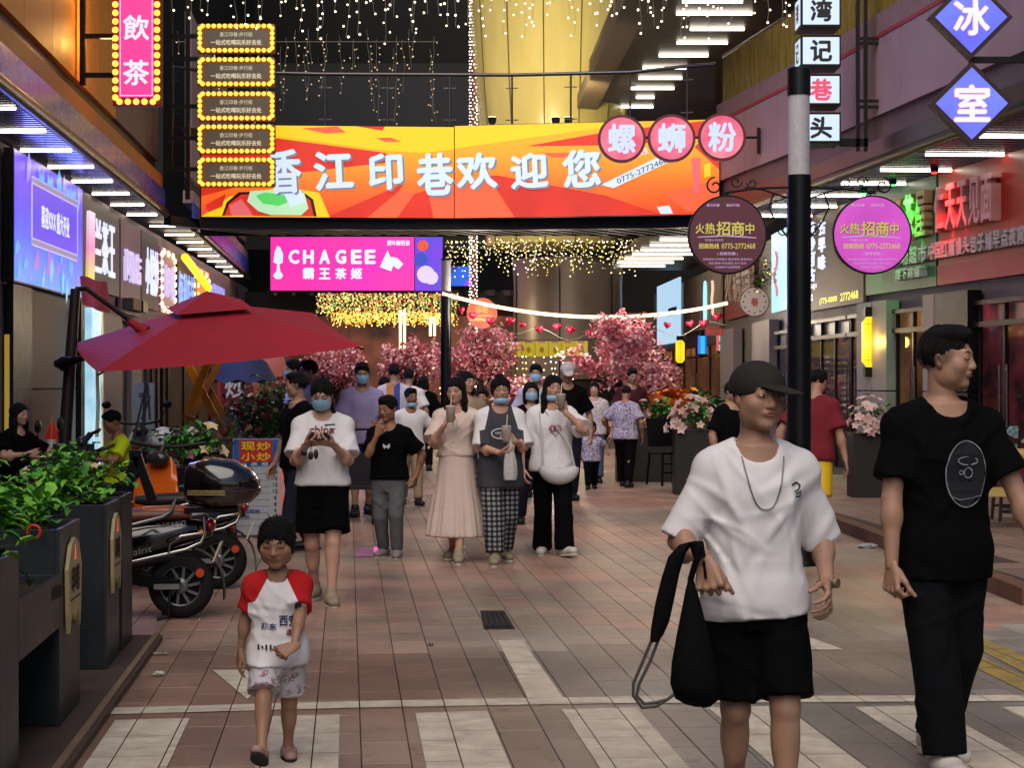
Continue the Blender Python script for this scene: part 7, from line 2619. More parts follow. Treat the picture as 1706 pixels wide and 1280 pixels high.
 mb = MB(); mb.cyl((.13, -.09, .30), (.13, -.105, .30), .028, n=14); B(mb, 'reflector', mat('reflector_orange', '#c0441a', .3))
 mb = MB(); mb.tube([(-.62, .05, .16), (-.45, .12, .03)], .012, 6); B(mb, 'side_stand', m_black)
 mb = MB(); mb.tube([(-.06, -.10, .20), (-.06, -.13, .02), (-.14, -.14, .012)], .012, 6); B(mb, 'centre_stand', m_black); mb = MB(); mb.tube([(-.06, .10, .20), (-.06, .13, .02), (-.14, .14, .012)], .012, 6); B(mb, 'centre_stand', m_black)
 if case:
  mb = MB()
  mb.loft([ell_ring((x, 0, z), w, h, 18, 3.0) for x, z, w, h in ((.03, .865, .12, .10), (.06, .87, .18, .135), (.20, .875, .21, .165), (.34, .87, .21, .155), (.45, .855, .19, .11), (.50, .845, .12, .05), (.505, .845, .03, .01))])
  cs = B(mb, 'top_case', mat('case_black', '#0a0607', .14, coat=.7, spec=.6))
  mb = MB(); mb.loft([ell_ring((x, 0, z), w, h, 18, 3.0) for x, z, w, h in ((.30, .825, .205, .028), (.45, .825, .205, .035), (.508, .832, .10, .02), (.512, .835, .02, .004))]); B(mb, 'case_reflector', mat('case_red', '#34060c', .15, coat=.7), cs)
  mb = MB()
  for k in range(3): mb.tube([(.06, -.188, .808 + .012 * k), (.20, -.213, .808 + .012 * k), (.30, -.212, .808 + .012 * k)], .004, 4)
  B(mb, 'case_stripes', mat('stripe_gold', '#8a7a4a', .4, .5), cs)
  mb = MB(); mb.box((.20, 0, .70), (.34, .2, .03)); B(mb, 'rack', m_black)
 if text:
  Q = Pan((-.15, -.122, .575), (1, 0, .12), .3, .1, uz=(0, -.1, 1))
  mb = MB(); Q.text(mb, 'DAYANG', .10, .03, .19, .030, .006, bold=.03); B(mb, 'lettering', mat('letter_silver', '#a8a8a8', .3, .6))
  Q = Pan((-.34, -.168, .40), (1, 0, .22), .3, .1, uz=(0, -.1, 1))
  mb = MB(); Q.text(mb, 'Saint', .10, .03, .16, .045, .008, bold=.0); B(mb, 'script_lettering', mat('letter_silver', '#a8a8a8', .3, .6))
 return t
scooter('black electric scooter with top case and brown seat beside the planter', (-2.14, 11.65, 0), R(4), m_blackgloss, m_seat)
scooter('dark electric scooter with red tail light parked behind the top case scooter', (-2.17, 13.3, 0), R(6), mat('scooter_navy', '#0a0c14', .2, coat=.5), mat('seat_black', '#121214', .5), case=False, text=False, mirrors=False)
scooter('orange electric scooter parked nose out beyond the two black ones', (-2.45, 14.9, 0), R(72), mat('scooter_orange', '#c2560e', .3, coat=.4), mat('seat_black', '#121214', .5), case=False, text=False, mirrors=False)
scooter('red scooter with lit red tail light parked under the umbrella near the tables', (-3.35, 24.2, 0), R(150), mat('scooter_red', '#6a1018', .25, coat=.5), mat('seat_black', '#121214', .5), case=False, text=False, tail='#e02020')
scooter('white scooter with black mirror parked by the lit board', (-4.95, 22.5, 0), R(120), mat('scooter_white', '#a4a2ae', .3, coat=.4), mat('seat_black', '#121214', .5), case=False, text=False)
scooter('scooter with glossy dark red panels and yellow trim behind the planter plants', (-3.0, 11.4, 0), R(-35), mat('scooter_maroon', '#3c1010', .2, coat=.6), mat('seat_black', '#121214', .5), case=False, text=False, mirrors=False)
# folding black stand by the orange scooter
t = thing('folding_stand', 'black folding stand legs leaning between planter and orange scooter', 'stand', (-2.45, 10.9, 0))
for a, b_ in (((225, 758), (208, 856)), ((228, 758), (254, 835))):
 p, q = at(*a, 11.0), at(*b_, 11.0)
 MB().bar(p, q, .055, .03, up=(0, 1, 0)).build('leg', m_black, t)
mb = MB(); mb.box(at(226, 756, 11.0), (.07, .06, .04)); mb.build('hinge', m_dark, t)
# ---- cantilever umbrella
t = thing('umbrella', 'large dark red cantilever umbrella with a small raised top tier', 'umbrella', at(98, 880, 19.8) * 1)
t.location = (-4.98, 19.8, 0)
W[t.name] = Matrix.Translation(Vector((-4.98, 19.8, 0)))
A, B_, C_ = at(163, 620, 18.0), at(122, 573, 20.3), at(606, 577, 19.6)
D_ = B_ + (C_ - A) + Vector((0, 0, .12))
ctr = (A + B_ + C_ + D_) / 4
ap = at(345, 503, ctr.y)
m_umb = mat('umbrella_red', '#981728', .75, var=.10, scale=3, bump=.1, bscale=200)
m_umb2 = m_umb
def canopy(cs, apex, low, sag, n=9, shift=0.0):
 """four cloth panels from an apex ring down to the edge, sagging between ribs"""
 mb = MB()
 for i in range(4):
  p, q = cs[i], cs[(i + 1) % 4]
  vs, rows = [], 9
  for j in range(rows):
   f = low + (1 - low) * j / (rows - 1)
   for k in range(n):
    s_ = k / (n - 1)
    e = p.lerp(q, s_)
    v_ = apex.lerp(e, f)
    v_ = v_ + UZ * (-sag * math.sin(math.pi * s_) * f * f )
    vs.append(v_)
  mb.add(vs, [(j * n + k, (j + 1) * n + k, (j + 1) * n + k + 1, j * n + k + 1) for j in range(rows - 1) for k in range(n - 1)], 0, True)
 return mb
canopy([A, C_, D_, B_], ap, .16, .035).build('canopy', m_umb, t)
up = lambda p: ap + (p - ap) * .30 + UZ * .07
canopy([up(A), up(C_), up(D_), up(B_)], ap + UZ * .12, 0.0, .0).build('top_tier', m_umb, t)
mb = MB()
for p in (A, B_, C_, D_):
 mb.tube([ap - UZ * .10, ap.lerp(p, .5) - UZ * .07, p - UZ * .03], .012, 6)
mb.build('rib', m_dark, t, kind='stuff')
ptop, pbase = at(126, 482, 20.0), Vector((-4.98, 19.8, 0))
mb = MB(); mb.tube([pbase, pbase.lerp(ptop, .6), ptop], [.075, .068, .055], 10); mb.build('pole', mat('pole_brown', '#2a211f', .45, .3), t)
mb = MB(); mb.tube([ptop, ptop + Vector((.12, 0, .01)), at(232, 545, 19.6)], .03, 8); mb.build('arm', mat('pole_brown', '#2a211f', .45, .3), t)
mb = MB(); mb.tube([at(215, 535, 19.6), at(243, 553, 19.6)], [.03, .075], 10); mb.build('clamp', m_umb, t)
mb = MB(); mb.tube([at(96, 606, 19.9), at(112, 604, 19.7), at(140, 597, 19.5)], [.05, .06, .03], 8); mb.sph(at(108, 606, 19.75), .09, 10, 6); mb.build('crank', m_black, t)
mb = MB(); mb.box(pbase + UZ * .04, (.9, .9, .08)); mb.build('foot_plate', m_dark, t, bevel=.01)
# blue parasol and salmon awning behind
c = at(405, 636, 27.5)
t = thing('parasol', 'dark blue parasol half hidden behind the red umbrella', 'parasol', (c.x, c.y, 0))
mb = MB(); top_ = c + UZ * .55
mb.loft([[top_ + Vector((.02 * math.cos(a), .02 * math.sin(a), 0)) for a in np.linspace(0, 6.283, 16, endpoint=False)], [c + Vector((.36 * math.cos(a), .36 * math.sin(a), .3)) for a in np.linspace(0, 6.283, 16, endpoint=False)], [c + Vector((.52 * math.cos(a), .52 * math.sin(a), .03 * math.cos(a * 8))) for a in np.linspace(0, 6.283, 16, endpoint=False)]], cap=False)
mb.build('canopy', mat('parasol_blue', '#27304e', .8, var=.15), t)
mb = MB(); mb.cyl((c.x, c.y, 0), (c.x, c.y, c.z + .5), .025, n=8); mb.build('pole', m_rail, t)
c = at(440, 622, 28.5)
t = thing('parasol', 'salmon pink scalloped parasol edge beside the blue parasol', 'parasol', (c.x, c.y, 0))
mb = MB()
ring0 = lambda r_, z, sc_: [c + Vector((r_ * math.cos(a), r_ * math.sin(a), z - sc_ * abs(math.sin(a * 4)))) for a in np.linspace(0, 6.283, 32, endpoint=False)]
mb.loft([ring0(.02, .5, 0), ring0(.33, .22, 0), ring0(.36, -.05, .07)], cap=False); mb.build('canopy', mat('parasol_salmon', '#b4685a', .8, var=.1), t)
mb = MB(); mb.cyl((c.x, c.y, 0), (c.x, c.y, c.z + .5), .02, n=8); mb.build('pole', m_rail, t)
# folded grey umbrella stand
t = thing('folded_parasol', 'folded grey metal parasol frame standing behind the diners', 'parasol', at(236, 790, 21))
mb = MB(); mb.tube([at(236, 770, 21), at(244, 618, 21)], .022, 8); mb.build('pole', mat('grey_tube', '#7c8488', .4, .5), t)
for a, b_ in (((222, 735), (240, 655)), ((250, 700), (246, 640)), ((236, 700), (250, 660))):
 mb = MB(); mb.tube([at(*a, 20.9), at(*b_, 20.9)], .014, 6); mb.build('strut', mat('grey_tube', '#7c8488', .4, .5), t)
# ---- yellow cross frame
t = thing('timber_frame', 'yellow crossed timber frame with brown rear beams under the umbrella', 'wooden frame', at(345, 725, 21.4))
m_yel = mat('timber_yellow', '#f2a32a', .55, var=.12)
m_brn = mat('timber_brown', '#8c5820', .6, var=.2)
Yt = 21.3
for a, b_, m, yy in (((352, 590), (312, 690), m_yel, 0), ((312, 605), (372, 722), m_yel, .09), ((368, 600), (322, 690), m_brn, .7), ((326, 610), (386, 718), m_brn, .8)):
 MB().bar(at(*a, Yt + yy), at(*b_, Yt + yy), .085, .05, up=(0, 1, 0)).build('beam', m, t)
for px in (312, 376):
 MB().bar(at(px, 718, Yt + .4), Vector((at(px, 718, Yt + .4).x, Yt + .4, 0)), .07, .07, up=(0, 1, 0)).build('leg', m_brn, t)
mb = MB(); mb.bar(at(306, 694, Yt + .3), at(384, 722, Yt + .3), .06, .06); mb.build('rail', m_brn, t)
# ---- menu board
Y = 17.6
kk = Y / F
p0 = at(388, 891, Y)
t = thing('menu_board', 'blue and white standing menu board with red dish sign and price list', 'menu board', (p0.x + .26, Y, 0))
P = Pan((p0.x, Y, 0.03), (1, .06, 0), 88 * kk, 160 * kk)
mb = MB(); P.box(mb, 0, P.w, 0, P.h, -.05, 0); mb.build('panel', mat('board_white', '#a2a6ae', .6, var=.06, scale=3), t)
mb = MB(); P.box(mb, .004, P.w - .004, P.h * .72, P.h - .004, .001, .006); mb.build('header', mat('board_blue', '#1c4f9a', .5, var=.1), t)
mb = MB(); P.box(mb, P.w * .12, P.w * .74, P.h * .76, P.h * .985, .0065, .012); rs = mb.build('dish_sign', mat('board_red', '#a81f1a', .5, var=.1), t)
mb = MB()
for ch, u_, v_ in (('现', .29, .925), ('炒', .58, .925), ('小', .29, .815), ('炒', .58, .815)):
 P.text(mb, ch, P.w * u_, P.h * v_, .135, .085, .014, bold=.04)
mb.build('lettering', mat('print_yellow', '#d8b320', .5), rs)
mb = MB()
for k, pr in enumerate(('12元', '12元', '12元', '12元', '8元', '8元', '9元', '9元', '8元')):
 v_ = .66 - .068 * k
 P.text(mb, pr[:-1], P.w * .80, P.h * v_, .045 if len(pr) > 2 else .022, .035, .004, bold=.02, mi=0)
 P.text(mb, '元', P.w * .92, P.h * v_, .045, .04, .004, bold=.02, mi=1)
 P.slab(mb, [(P.w * .06, P.h * v_ - .02), (P.w * .7, P.h * v_ - .02), (P.w * .7, P.h * v_ - .0185), (P.w * .06, P.h * v_ - .0185)], .0, .003, 2)
P.text(mb, '酸菜粉', P.w * .36, P.h * .245, .16, .04, .004, bold=.03, mi=3)
P.text(mb, '汤粉', P.w * .22, P.h * .19, .10, .04, .004, bold=.03, mi=3)
for k, ch in enumerate('小店招牌'):
 P.text(mb, ch, P.w * (.2 + .2 * k), P.h * .74, .06, .04, .0075, bold=.04, mi=4)
mb.build('price_print', [mat('print_black', '#1a1512', .6), mat('print_red', '#a83c2c', .6), mat('print_grey', '#6a6a70', .7), mat('board_blue', '#1c4f9a', .5), mat('print_white', '#c4c8d0', .6)], t)
for q in (.05, .95):
 mb = MB(); mb.bar(P.p(P.w * q, P.h * .9, -.05), Vector((P.p(P.w * q, 0, -.35).x, P.p(P.w * q, 0, -.35).y, 0.01)), .03, .02); mb.build('rear_leg', m_dark, t)
# ---- flower boxes and bushes on the left
m_petp = [mat('petal_pink', '#a8707a', .7), mat('petal_white', '#b8aaa8', .7), mat('petal_cream', '#c9b88c', .7)]
def tub(label, c, w, d, h, m, rz=0, rim=True, group=None):
 t = thing('flower_box', label, 'planter', (c[0], c[1], c[2] if len(c) > 2 else 0), rz, group)
 mb = MB(); mb.box((0, 0, h / 2), (w, d, h)); mb.build('box', m, t, local=True, bevel=.012)
 mb = MB(); mb.box((0, 0, h + .012), (w + .03, d + .03, .024)); mb.build('rim', m, t, local=True, bevel=.006)
 return t
p = at(320, 780, 16.8)
tub('dark square flower box by the menu board', (p.x, 16.8, 0), .62, .5, .72, m_dark)
leafy('flower_bush', 'green lily bush with one pink flower above the dark flower box', 'plant', (p.x, 16.8, .74), (.40, .30, .36), 240, .12, 11, [m_leafB, m_leafC, m_leafB], flowers=(m_petp, 9, .08), stems=24)
p = at(432, 720, 20.6)
tub('mauve wooden flower box at the head of the menu board', (p.x, 20.6, 0), .9, .5, .86, mat('box_mauve', '#6a4f52', .6, var=.15))
leafy('flower_bush', 'mixed bush with cream and red flowers over the mauve flower box', 'plant', (p.x, 20.6, .88), (.52, .34, .50), 330, .10, 12, [m_leafB, m_leafC, mat('leaf_olive', '#5f6a38', .6, var=.3)], flowers=([m_petp[2], m_petp[1], m_petp[2], mat('petal_red', '#8c2432', .7)], 42, .06), stems=30)
leafy('flower_bush', 'tall leafy bush with pale tips behind the walking girl with phone', 'plant', (at(455, 690, 23).x, 23, .8), (.55, .4, .75), 320, .12, 13, [m_leafC, m_leafB, mat('leaf_grey', '#66705a', .6, var=.3)], flowers=(m_petp, 14, .05), stems=30)
leafy('flower_bush', 'low dark green shrub in front of the far diners', 'plant', (at(395, 690, 25).x, 25, .7), (.5, .3, .42), 200, .10, 14, [m_leafC, mat('leaf_teal', '#2a6a50', .5, var=.3)], stems=18)
# ---- dining tables and chairs under the umbrella
def stool_chair(label, loc, rz, m, group='plastic chairs by the tables'):
 t = thing('chair', label, 'chair', loc, rz, group)
 mb = MB(); mb.box((0, 0, .44), (.40, .40, .03)); mb.build('seat', m, t, local=True, bevel=.012)
 mb = MB()
 vs = [(x, .19 + .03 * math.cos(x * 6), z) for z in (.46, .62, .80) for x in np.linspace(-.2, .2, 7)]
 mb.add(vs + [(a, b_ + .02, c_) for a, b_, c_ in vs], [(j * 7 + i, j * 7 + i + 1, (j + 1) * 7 + i + 1, (j + 1) * 7 + i) for j in range(2) for i in range(6)] + [(21 + j * 7 + i, 21 + (j + 1) * 7 + i, 21 + (j + 1) * 7 + i + 1, 21 + j * 7 + i + 1) for j in range(2) for i in range(6)], 0, True)
 mb.build('backrest', m, t, local=True)
 for x in (-.17, .17):
  for y in (-.17, .17):
   MB().bar((x, y, .43), (x * 1.12, y * 1.12, 0), .03, .03, up=(0, 1, 0)).build('leg', m, t, local=True)
 return t
def table(label, loc, w, d, h, m, rz=0):
 t = thing('table', label, 'table', loc, rz)
 mb = MB(); mb.box((0, 0, h - .02), (w, d, .04)); mb.build('tabletop', m, t, local=True, bevel=.008)
 for x in (-w / 2 + .06, w / 2 - .06):
  for y in (-d / 2 + .06, d / 2 - .06):
   MB().box((x, y, (h - .04) / 2), (.045, .045, h - .04)).build('leg', m_dark, t, local=True)
 return t
m_tab = mat('table_pinkwood', '#7a4c42', .5, var=.2, stretch=(1, 6, 1))
t1 = at(50, 742, 19.2); table('reddish dining table with cups beside the seated woman in black', (t1.x, 19.2, 0), 1.3, .8, .75, m_tab)
t2 = at(180, 744, 19.0); table('pale dining table before the boy in the yellow shirt', (t2.x, 19.4, 0), .8, .7, .75, mat('table_pale', '#8a8088', .5))
m_gr = mat('chair_green', '#6fae84', .5)
stool_chair('pale green plastic chair beneath the grey folded parasol', (at(225, 735, 21.5).x, 21.5, 0), R(200), m_gr)
stool_chair('pale green plastic chair seen over the boy', (at(265, 735, 22.2).x, 22.2, 0), R(170), m_gr)
stool_chair('orange plastic chair behind the boy in yellow', (at(208, 735, 20.6).x, 20.6, 0), R(190), mat('chair_orange', '#b4521a', .5))
stool_chair('black chair with high back between the two dining tables', (at(120, 745, 17.4).x, 17.4, 0.12), R(10), mat('chair_black', '#0c0c0d', .5))
def cup(label, c, m, h=.11, r=.035, straw=None):
 t = thing('cup', label, 'cup', c)
 mb = MB(); mb.lathe((0, 0, 0), [(r * .75, 0), (r, h), (r * .93, h), (r * .7, .006)], 14); mb.build('body', m, t, local=True)
 if straw:
  mb = MB(); mb.tube([(0, 0, .02), (.012, 0, h * 1.9)], .004, 5); mb.build('straw', straw, t, local=True)
 return t
m_clear = glassm('cup_plastic', '#c8c0b8', .5, .2)
for k, (px, lab) in enumerate(((62, 'clear plastic cup on the reddish table, nearer the woman'), (74, 'second clear cup on the reddish table, next to the flag cup'))):
 cup(lab, at(px, 742, 19.1) * 1 - Vector((0, 0, .0)), m_clear)
 o = bpy.data.objects['cup' if k == 0 else 'cup.%03d' % k]; o.location.z = .75; W[o.name] = Matrix.Translation(o.location)
fl = cup('clear plastic cup holding a small red flag on the reddish table', Vector((at(86, 742, 19.0).x, 19.0, .75)), m_clear, .17, .05)
ft = thing('table_flag', 'small red paper flag on a stick standing in the cup', 'flag', Vector((at(86, 742, 19.0).x, 19.0, .78)))
mb = MB(); mb.tube([(0, 0, 0), (.0, 0, .40)], .006, 5); mb.build('stick', mat('stick_wood', '#b08a5a', .7), ft, local=True)
mb = MB(); mb.add([(-.075, 0, .14), (.07, .01, .12), (.05, .015, .25), (.0, 0, .36), (-.03, -.01, .28)], [(0, 1, 2, 3, 4)]); mb.build('cloth', mat('flag_red', '#c82418', .8), ft, local=True)
bw = thing('bowl', 'orange melon shaped bowl on the reddish dining table', 'bowl', Vector((at(105, 742, 18.95).x, 18.95, .75)))
mb = MB(); mb.sph((0, 0, .06), (.11, .09, .07), 14, 8); mb.build('body', mat('bowl_orange', '#b87412', .4), bw, local=True)
bn = thing('storage_box', 'wrapped brown storage box on the table below the yellow beams', 'box', Vector((at(312, 720, 20.6).x, 20.6, .72)))
mb = MB(); mb.box((0, 0, .14), (.42, .3, .26)); mb.build('body', mat('box_wrap', '#a08878', .25, var=.3, scale=8, bump=.5, bscale=14), bn, local=True, bevel=.03)
mb = MB(); mb.box((0, 0, .02), (.44, .32, .05)); mb.build('tray', mat('tray_orange', '#b4521a', .5), bn, local=True)
table('low side table carrying the brown storage box', (at(315, 720, 20.6).x, 20.6, 0), 1.0, .6, .72, m_tab)
hl = thing('helmet', 'white helmet resting on a scooter seat beside the green chairs', 'helmet', Vector((at(272, 735, 17.6).x, 17.6, .86)))
mb = MB(); mb.sph((0, 0, .10), (.13, .15, .13), 16, 10); mb.build('shell', mat('helmet_white', '#b4b4c4', .3, coat=.4), hl, local=True)
mb = MB(); mb.tube([(-.14, -.04, .05), (-.1, -.16, .045), (0, -.19, .045), (.1, -.16, .045), (.14, -.04, .05)], .014, 6); mb.build('rim', m_dark, hl, local=True)
scooter('dark scooter under the white helmet behind the lily bush', (at(300, 735, 17.8).x, 17.9, 0), R(12), mat('scooter_navy', '#0a0c14', .2, coat=.5), mat('seat_black', '#121214', .5), case=False, text=False, mirrors=False)
# red banner stand behind
Y = 31.0
P = Pan(Vector((at(362, 700, Y).x, Y, .3)), (1, 0, 0), .62, 1.55)
t = thing('banner_stand', 'dark red upright banner with white characters under the blue parasol', 'banner', P.p(P.w / 2, 0))
mb = MB(); P.box(mb, 0, P.w, 0, P.h, -.03, 0); mb.build('cloth', mat('banner_maroon', '#5e1620', .7, var=.15), t)
mb = MB(); P.text(mb, '炒', P.w * .5, P.h * .72, .36, .34, .004, bold=.03); P.text(mb, '菜', P.w * .5, P.h * .40, .36, .34, .004, bold=.03); mb.build('lettering', mat('print_white', '#c4c8d0', .6), t)
mb = MB(); P.box(mb, .0, .06, 0, P.h, .001, .006); mb.build('edge', mat('edge_red', '#a02a2a', .6), t)
# small grey electric cabinet board left
P = Pan(at(222, 742, 24.5), (1, 0, 0), .28, .85)
t = thing('notice_board', 'grey notice board leaning on the shop wall near the folded parasol', 'notice board', P.p(.14, 0))
mb = MB(); P.box(mb, 0, P.w, 0, P.h, -.04, 0); mb.build('panel', mat('board_grey', '#6f7878', .6), t)
mb = MB(); P.text(mb, '须知', P.w / 2, P.h * .8, .14, .07, .003, bold=.03); mb.build('lettering', mat('print_black', '#1a1512', .6), t)
# ---- right side: planters with white blossom, chair, baskets
m_box_dk = mat('box_black', '#14120f', .5, var=.2)
def blossom_box(px, py, Y, w, h, lab, lab2, seed, n=60):
 p = at(px, py, Y)
 x = p.x
 tub(lab, (x, Y, .0), w, .45, h, m_box_dk, group=None)
 leafy('flower_bush', lab2, 'plant', (x, Y, h + .02), (w * .62, .34, .42), 70, .09, seed, [m_leafC, m_leafB], flowers=([mat('blossom_white', '#b49a94', .7, var=.1), mat('blossom_blush', '#a07f78', .7)], n, .075), stems=18)
blossom_box(1160, 760, 24.5, .62, .86, 'black flower box on the terrace edge beside the dark chair', 'white blossom bush in the black box beside the dark chair', 41, 75)
blossom_box(1450, 760, 22.2, .50, .88, 'black flower box before the shop pillar, beside the man in black', 'white blossom bush in front of the pillar with the big yellow lantern', 42, 60)
blossom_box(1075, 745, 27.6, .9, .82, 'large black flower box behind the woman in the patterned shirt', 'sparse pale blossom bush over the large black box', 43, 14)
p = at(1112, 790, 24.8)
ch = thing('chair', 'black slatted chair standing on the terrace between the flower boxes', 'chair', (p.x, 24.8, .105), R(25))
mb = MB(); mb.box((0, 0, .44), (.40, .40, .025)); mb.build('seat', m_black, ch, local=True)
mb = MB(); mb.box((0, .21, .72), (.40, .02, .40), M=Matrix.Rotation(R(-10), 3, 'X')); mb.build('backrest', m_black, ch, local=True)
for x in (-.18, .18):
 for y in (-.18, .18):
  MB().bar((x, y, .44), (x * 1.15, y * 1.2, 0), .025, .025, up=(0, 1, 0)).build('leg', m_black, ch, local=True)
for z in (.18, .30):
 MB().box((0, -.2, z), (.38, .02, .02)).build('stretcher', m_black, ch, local=True)
p = at(1120, 700, 29.5)
gb = thing('gift_basket', 'orange paper wrapped flower basket on a stand beside the palm', 'flower basket', (p.x, 29.5, 0))
mb = MB()
rr = random.Random(4)
rings = []
for z, r_ in ((.75, .12), (.95, .26), (1.15, .42), (1.28, .50)):
 rings.append([Vector((p.x + (r_ + .05 * math.sin(a * 7 + z * 9)) * math.cos(a), 29.5 + (r_ + .05 * math.sin(a * 7 + z * 9)) * math.sin(a) * .7, z + .06 * math.sin(a * 5) * (z > 1))) for a in np.linspace(0, 6.283, 36, endpoint=False)])
mb.loft(rings, cap=False); mb.build('wrapping', mat('paper_orange', '#c8620c', .55, var=.2), gb)
mb = MB()
for k in range(46):
 a, r_ = rr.uniform(0, 6.28), rr.uniform(.05, .48)
 leaf(mb, Vector((p.x + r_ * math.cos(a), 29.5 + r_ * .6 * math.sin(a), 1.22 + rr.uniform(0, .1))), rdir(rr, -.1, .8), UZ, .2, .14, rr.randrange(2), .3)
mb.build('paper_frill', [mat('paper_orange', '#c8620c', .55), mat('paper_amber', '#d88a1c', .55)], gb, kind='stuff')
mb = MB()
for a in (0, 2.1, 4.2): mb.tube([(p.x, 29.5, .8), (p.x + .3 * math.cos(a), 29.5 + .3 * math.sin(a), 0)], .014, 5)
mb.build('stand', m_dark, gb)
leafy('palm_plant', 'dark green potted palm leaning between the basket and the blossom box', 'plant', (at(1195, 690, 27.5).x, 27.5, .55), (.50, .34, .85), 150, .26, 44, [m_leafC, m_leafC, m_leafB], stems=22)
tub('dark pot holding the palm plant', (at(1195, 690, 27.5).x, 27.5, 0), .4, .4, .52, m_dark)
leafy('palm_plant', 'short green plant at the foot of the orange basket', 'plant', (at(1096, 720, 27.9).x, 27.2, .86), (.34, .25, .36), 90, .16, 45, [m_leafC, m_leafB], stems=14)
leafy('hanging_vine', 'green hanging vine with small lights above the white clock sign', 'vine', (at(1268, 500, 31).x, 31.1, zat(492, 31)), (.20, .16, .72), 260, .07, 46, [m_leafB, m_leafC, mat('leaf_olive', '#5f6a38', .6)], flowers=([emis('fairy_yellow', '#ffe07a', 2.2)], 10, .022), stems=20)
# wooden bench table and a fan at the right edge
p = at(1690, 800, 17.5)
tb = thing('wooden_table', 'rough pale wooden table with log legs at the right shops', 'table', (4.95, 17.5, .105), R(-12))
mb = MB(); mb.box((0, 0, .72), (1.3, .6, .09)); mb.build('tabletop', mat('log_pale', '#a08850', .6, var=.3, stretch=(1, 8, 8)), tb, local=True, bevel=.03)
for x in (-.55, .55):
 for y in (-.2, .2):
  MB().cyl((x, y, 0), (x, y, .67), .055, n=10).build('leg', mat('log_brown', '#6a4a30', .7, var=.3), tb, local=True)
MB().box((0, -.2, .36), (1.1, .05, .09)).build('rail', mat('log_pale', '#a08850', .6), tb, local=True)
for k, (dx, dy, lab) in enumerate(((-.55, -.75, 'small dark wooden stool in front of the log table'), (.35, .8, 'small dark wooden stool behind the log table'))):
 s_ = thing('stool', lab, 'stool', (4.75 + dx, 17.6 + dy, .105), 0)
 mb = MB(); mb.box((0, 0, .42), (.32, .32, .035)); mb.build('seat', mat('stool_dark', '#2b1a14', .5, var=.2), s_, local=True, bevel=.008)
 for x in (-.13, .13):
  for y in (-.13, .13):
   MB().bar((x, y, .41), (x * 1.2, y * 1.2, 0), .03, .03, up=(0, 1, 0)).build('leg', mat('stool_dark', '#2b1a14', .5), s_, local=True)
 for y in (-.14, .14): MB().box((0, y, .15), (.28, .02, .025)).build('stretcher', mat('stool_dark', '#2b1a14', .5), s_, local=True)
p = at(1695, 735, 19.5)
fn = thing('standing_fan', 'dark standing fan with pale blades at the right shop entrance', 'fan', (p.x, 19.5, .105))
mb = MB(); mb.tube([(p.x, 19.5, .12), (p.x, 19.5, p.z)], .016, 8); mb.build('pole', m_dark, fn)
mb = MB(); mb.lathe((p.x, 19.5, .105), [(.20, 0), (.19, .03), (.03, .05)], 18); mb.build('foot', m_dark, fn)
mb = MB()
for r_ in (.20, .15, .10): mb.tube([p + Vector((r_ * math.cos(a), -.08, r_ * math.sin(a))) for a in np.linspace(0, 6.283, 25)], .005, 4)
for k in range(16):
 a = 2 * math.pi * k / 16
 mb.tube([p + Vector((.03 * math.cos(a), -.09, .03 * math.sin(a))), p + Vector((.20 * math.cos(a), -.08, .20 * math.sin(a)))], .0025, 4)
mb.build('grille', m_black, fn)
for k in range(3):
 a0 = 2.094 * k
 mb = MB(); mb.add([p + Vector((r_ * math.cos(a0 + a), -.04 + .02 * a, r_ * math.sin(a0 + a))) for r_, a in ((.03, -.3), (.16, -.5), (.185, 0), (.17, .5), (.04, .3))], [(0, 1, 2, 3, 4)]); mb.build('blade', mat('blade_teal', '#7fa6aa', .4), fn)
# ---- artificial pink blossom trees
m_bl = [mat('blossom_pink', '#f0a0ae', .75, var=.2), mat('blossom_rose', '#de8496', .75, var=.2), mat('blossom_light', '#f8ccd2', .75, var=.2)]
def blossom_tree(px, py, Y, rad, hgt, seed, label, n=900):
 rr = random.Random(seed)
 x = (px - CX) * Y / F
 t = thing('blossom_tree', label, 'tree', (x, Y, 0), 0, 'artificial pink blossom trees')
 zc = zat(py, Y)
 mb = MB()
 mb.tube([(x, Y, 0), (x + .05, Y, zc * .5), (x - .03, Y, zc)], [.10, .075, .05], 8)
 tips = []
 for k in range(16):
  d = rdir(rr, .0, 1)
  e = Vector((x, Y, zc)) + Vector((d.x * rad, d.y * rad * .8, d.z * hgt - .2 * hgt))
  s_ = Vector((x, Y, zc * rr.uniform(.55, .95)))
  m_ = s_.lerp(e, .55) + Vector((0, 0, .15))
  mb.tube([s_, m_, e], [.035, .02, .008], 5)
  tips.append((s_, m_, e))
 mb.build('trunk', m_bark, t)
 mb = MB()
 for k in range(n):
  a, m_, e = rr.choice(tips)
  f = rr.uniform(.25, 1.05)
  p = (a.lerp(m_, f * 2) if f < .5 else m_.lerp(e, f * 2 - 1))
  p = p + rdir(rr, -1, 1) * rad * rr.uniform(.02, .30)
  mi = rr.randrange(3)
  for j in range(3):
   leaf(mb, p + rdir(rr, -1, 1) * .04, rdir(rr, -.8, 1), UZ, .105 * rr.uniform(.7, 1.3), .085, mi, .2)
 mb.build('crown', m_bl, t, kind='stuff')
blossom_tree(1032, 600, 36.5, 1.05, 1.0, 1, 'largest pink blossom tree behind the patterned shirt woman', 1500)
blossom_tree(798, 610, 39.0, .92, .95, 2, 'pink blossom tree beside the light strung post', 1100)
blossom_tree(688, 620, 41.0, .90, .8, 3, 'pink blossom tree above the backs of the walking group', 900)
blossom_tree(560, 618, 43.0, .9, .7, 4, 'dark pink blossom tree near the umbrella corner', 700)
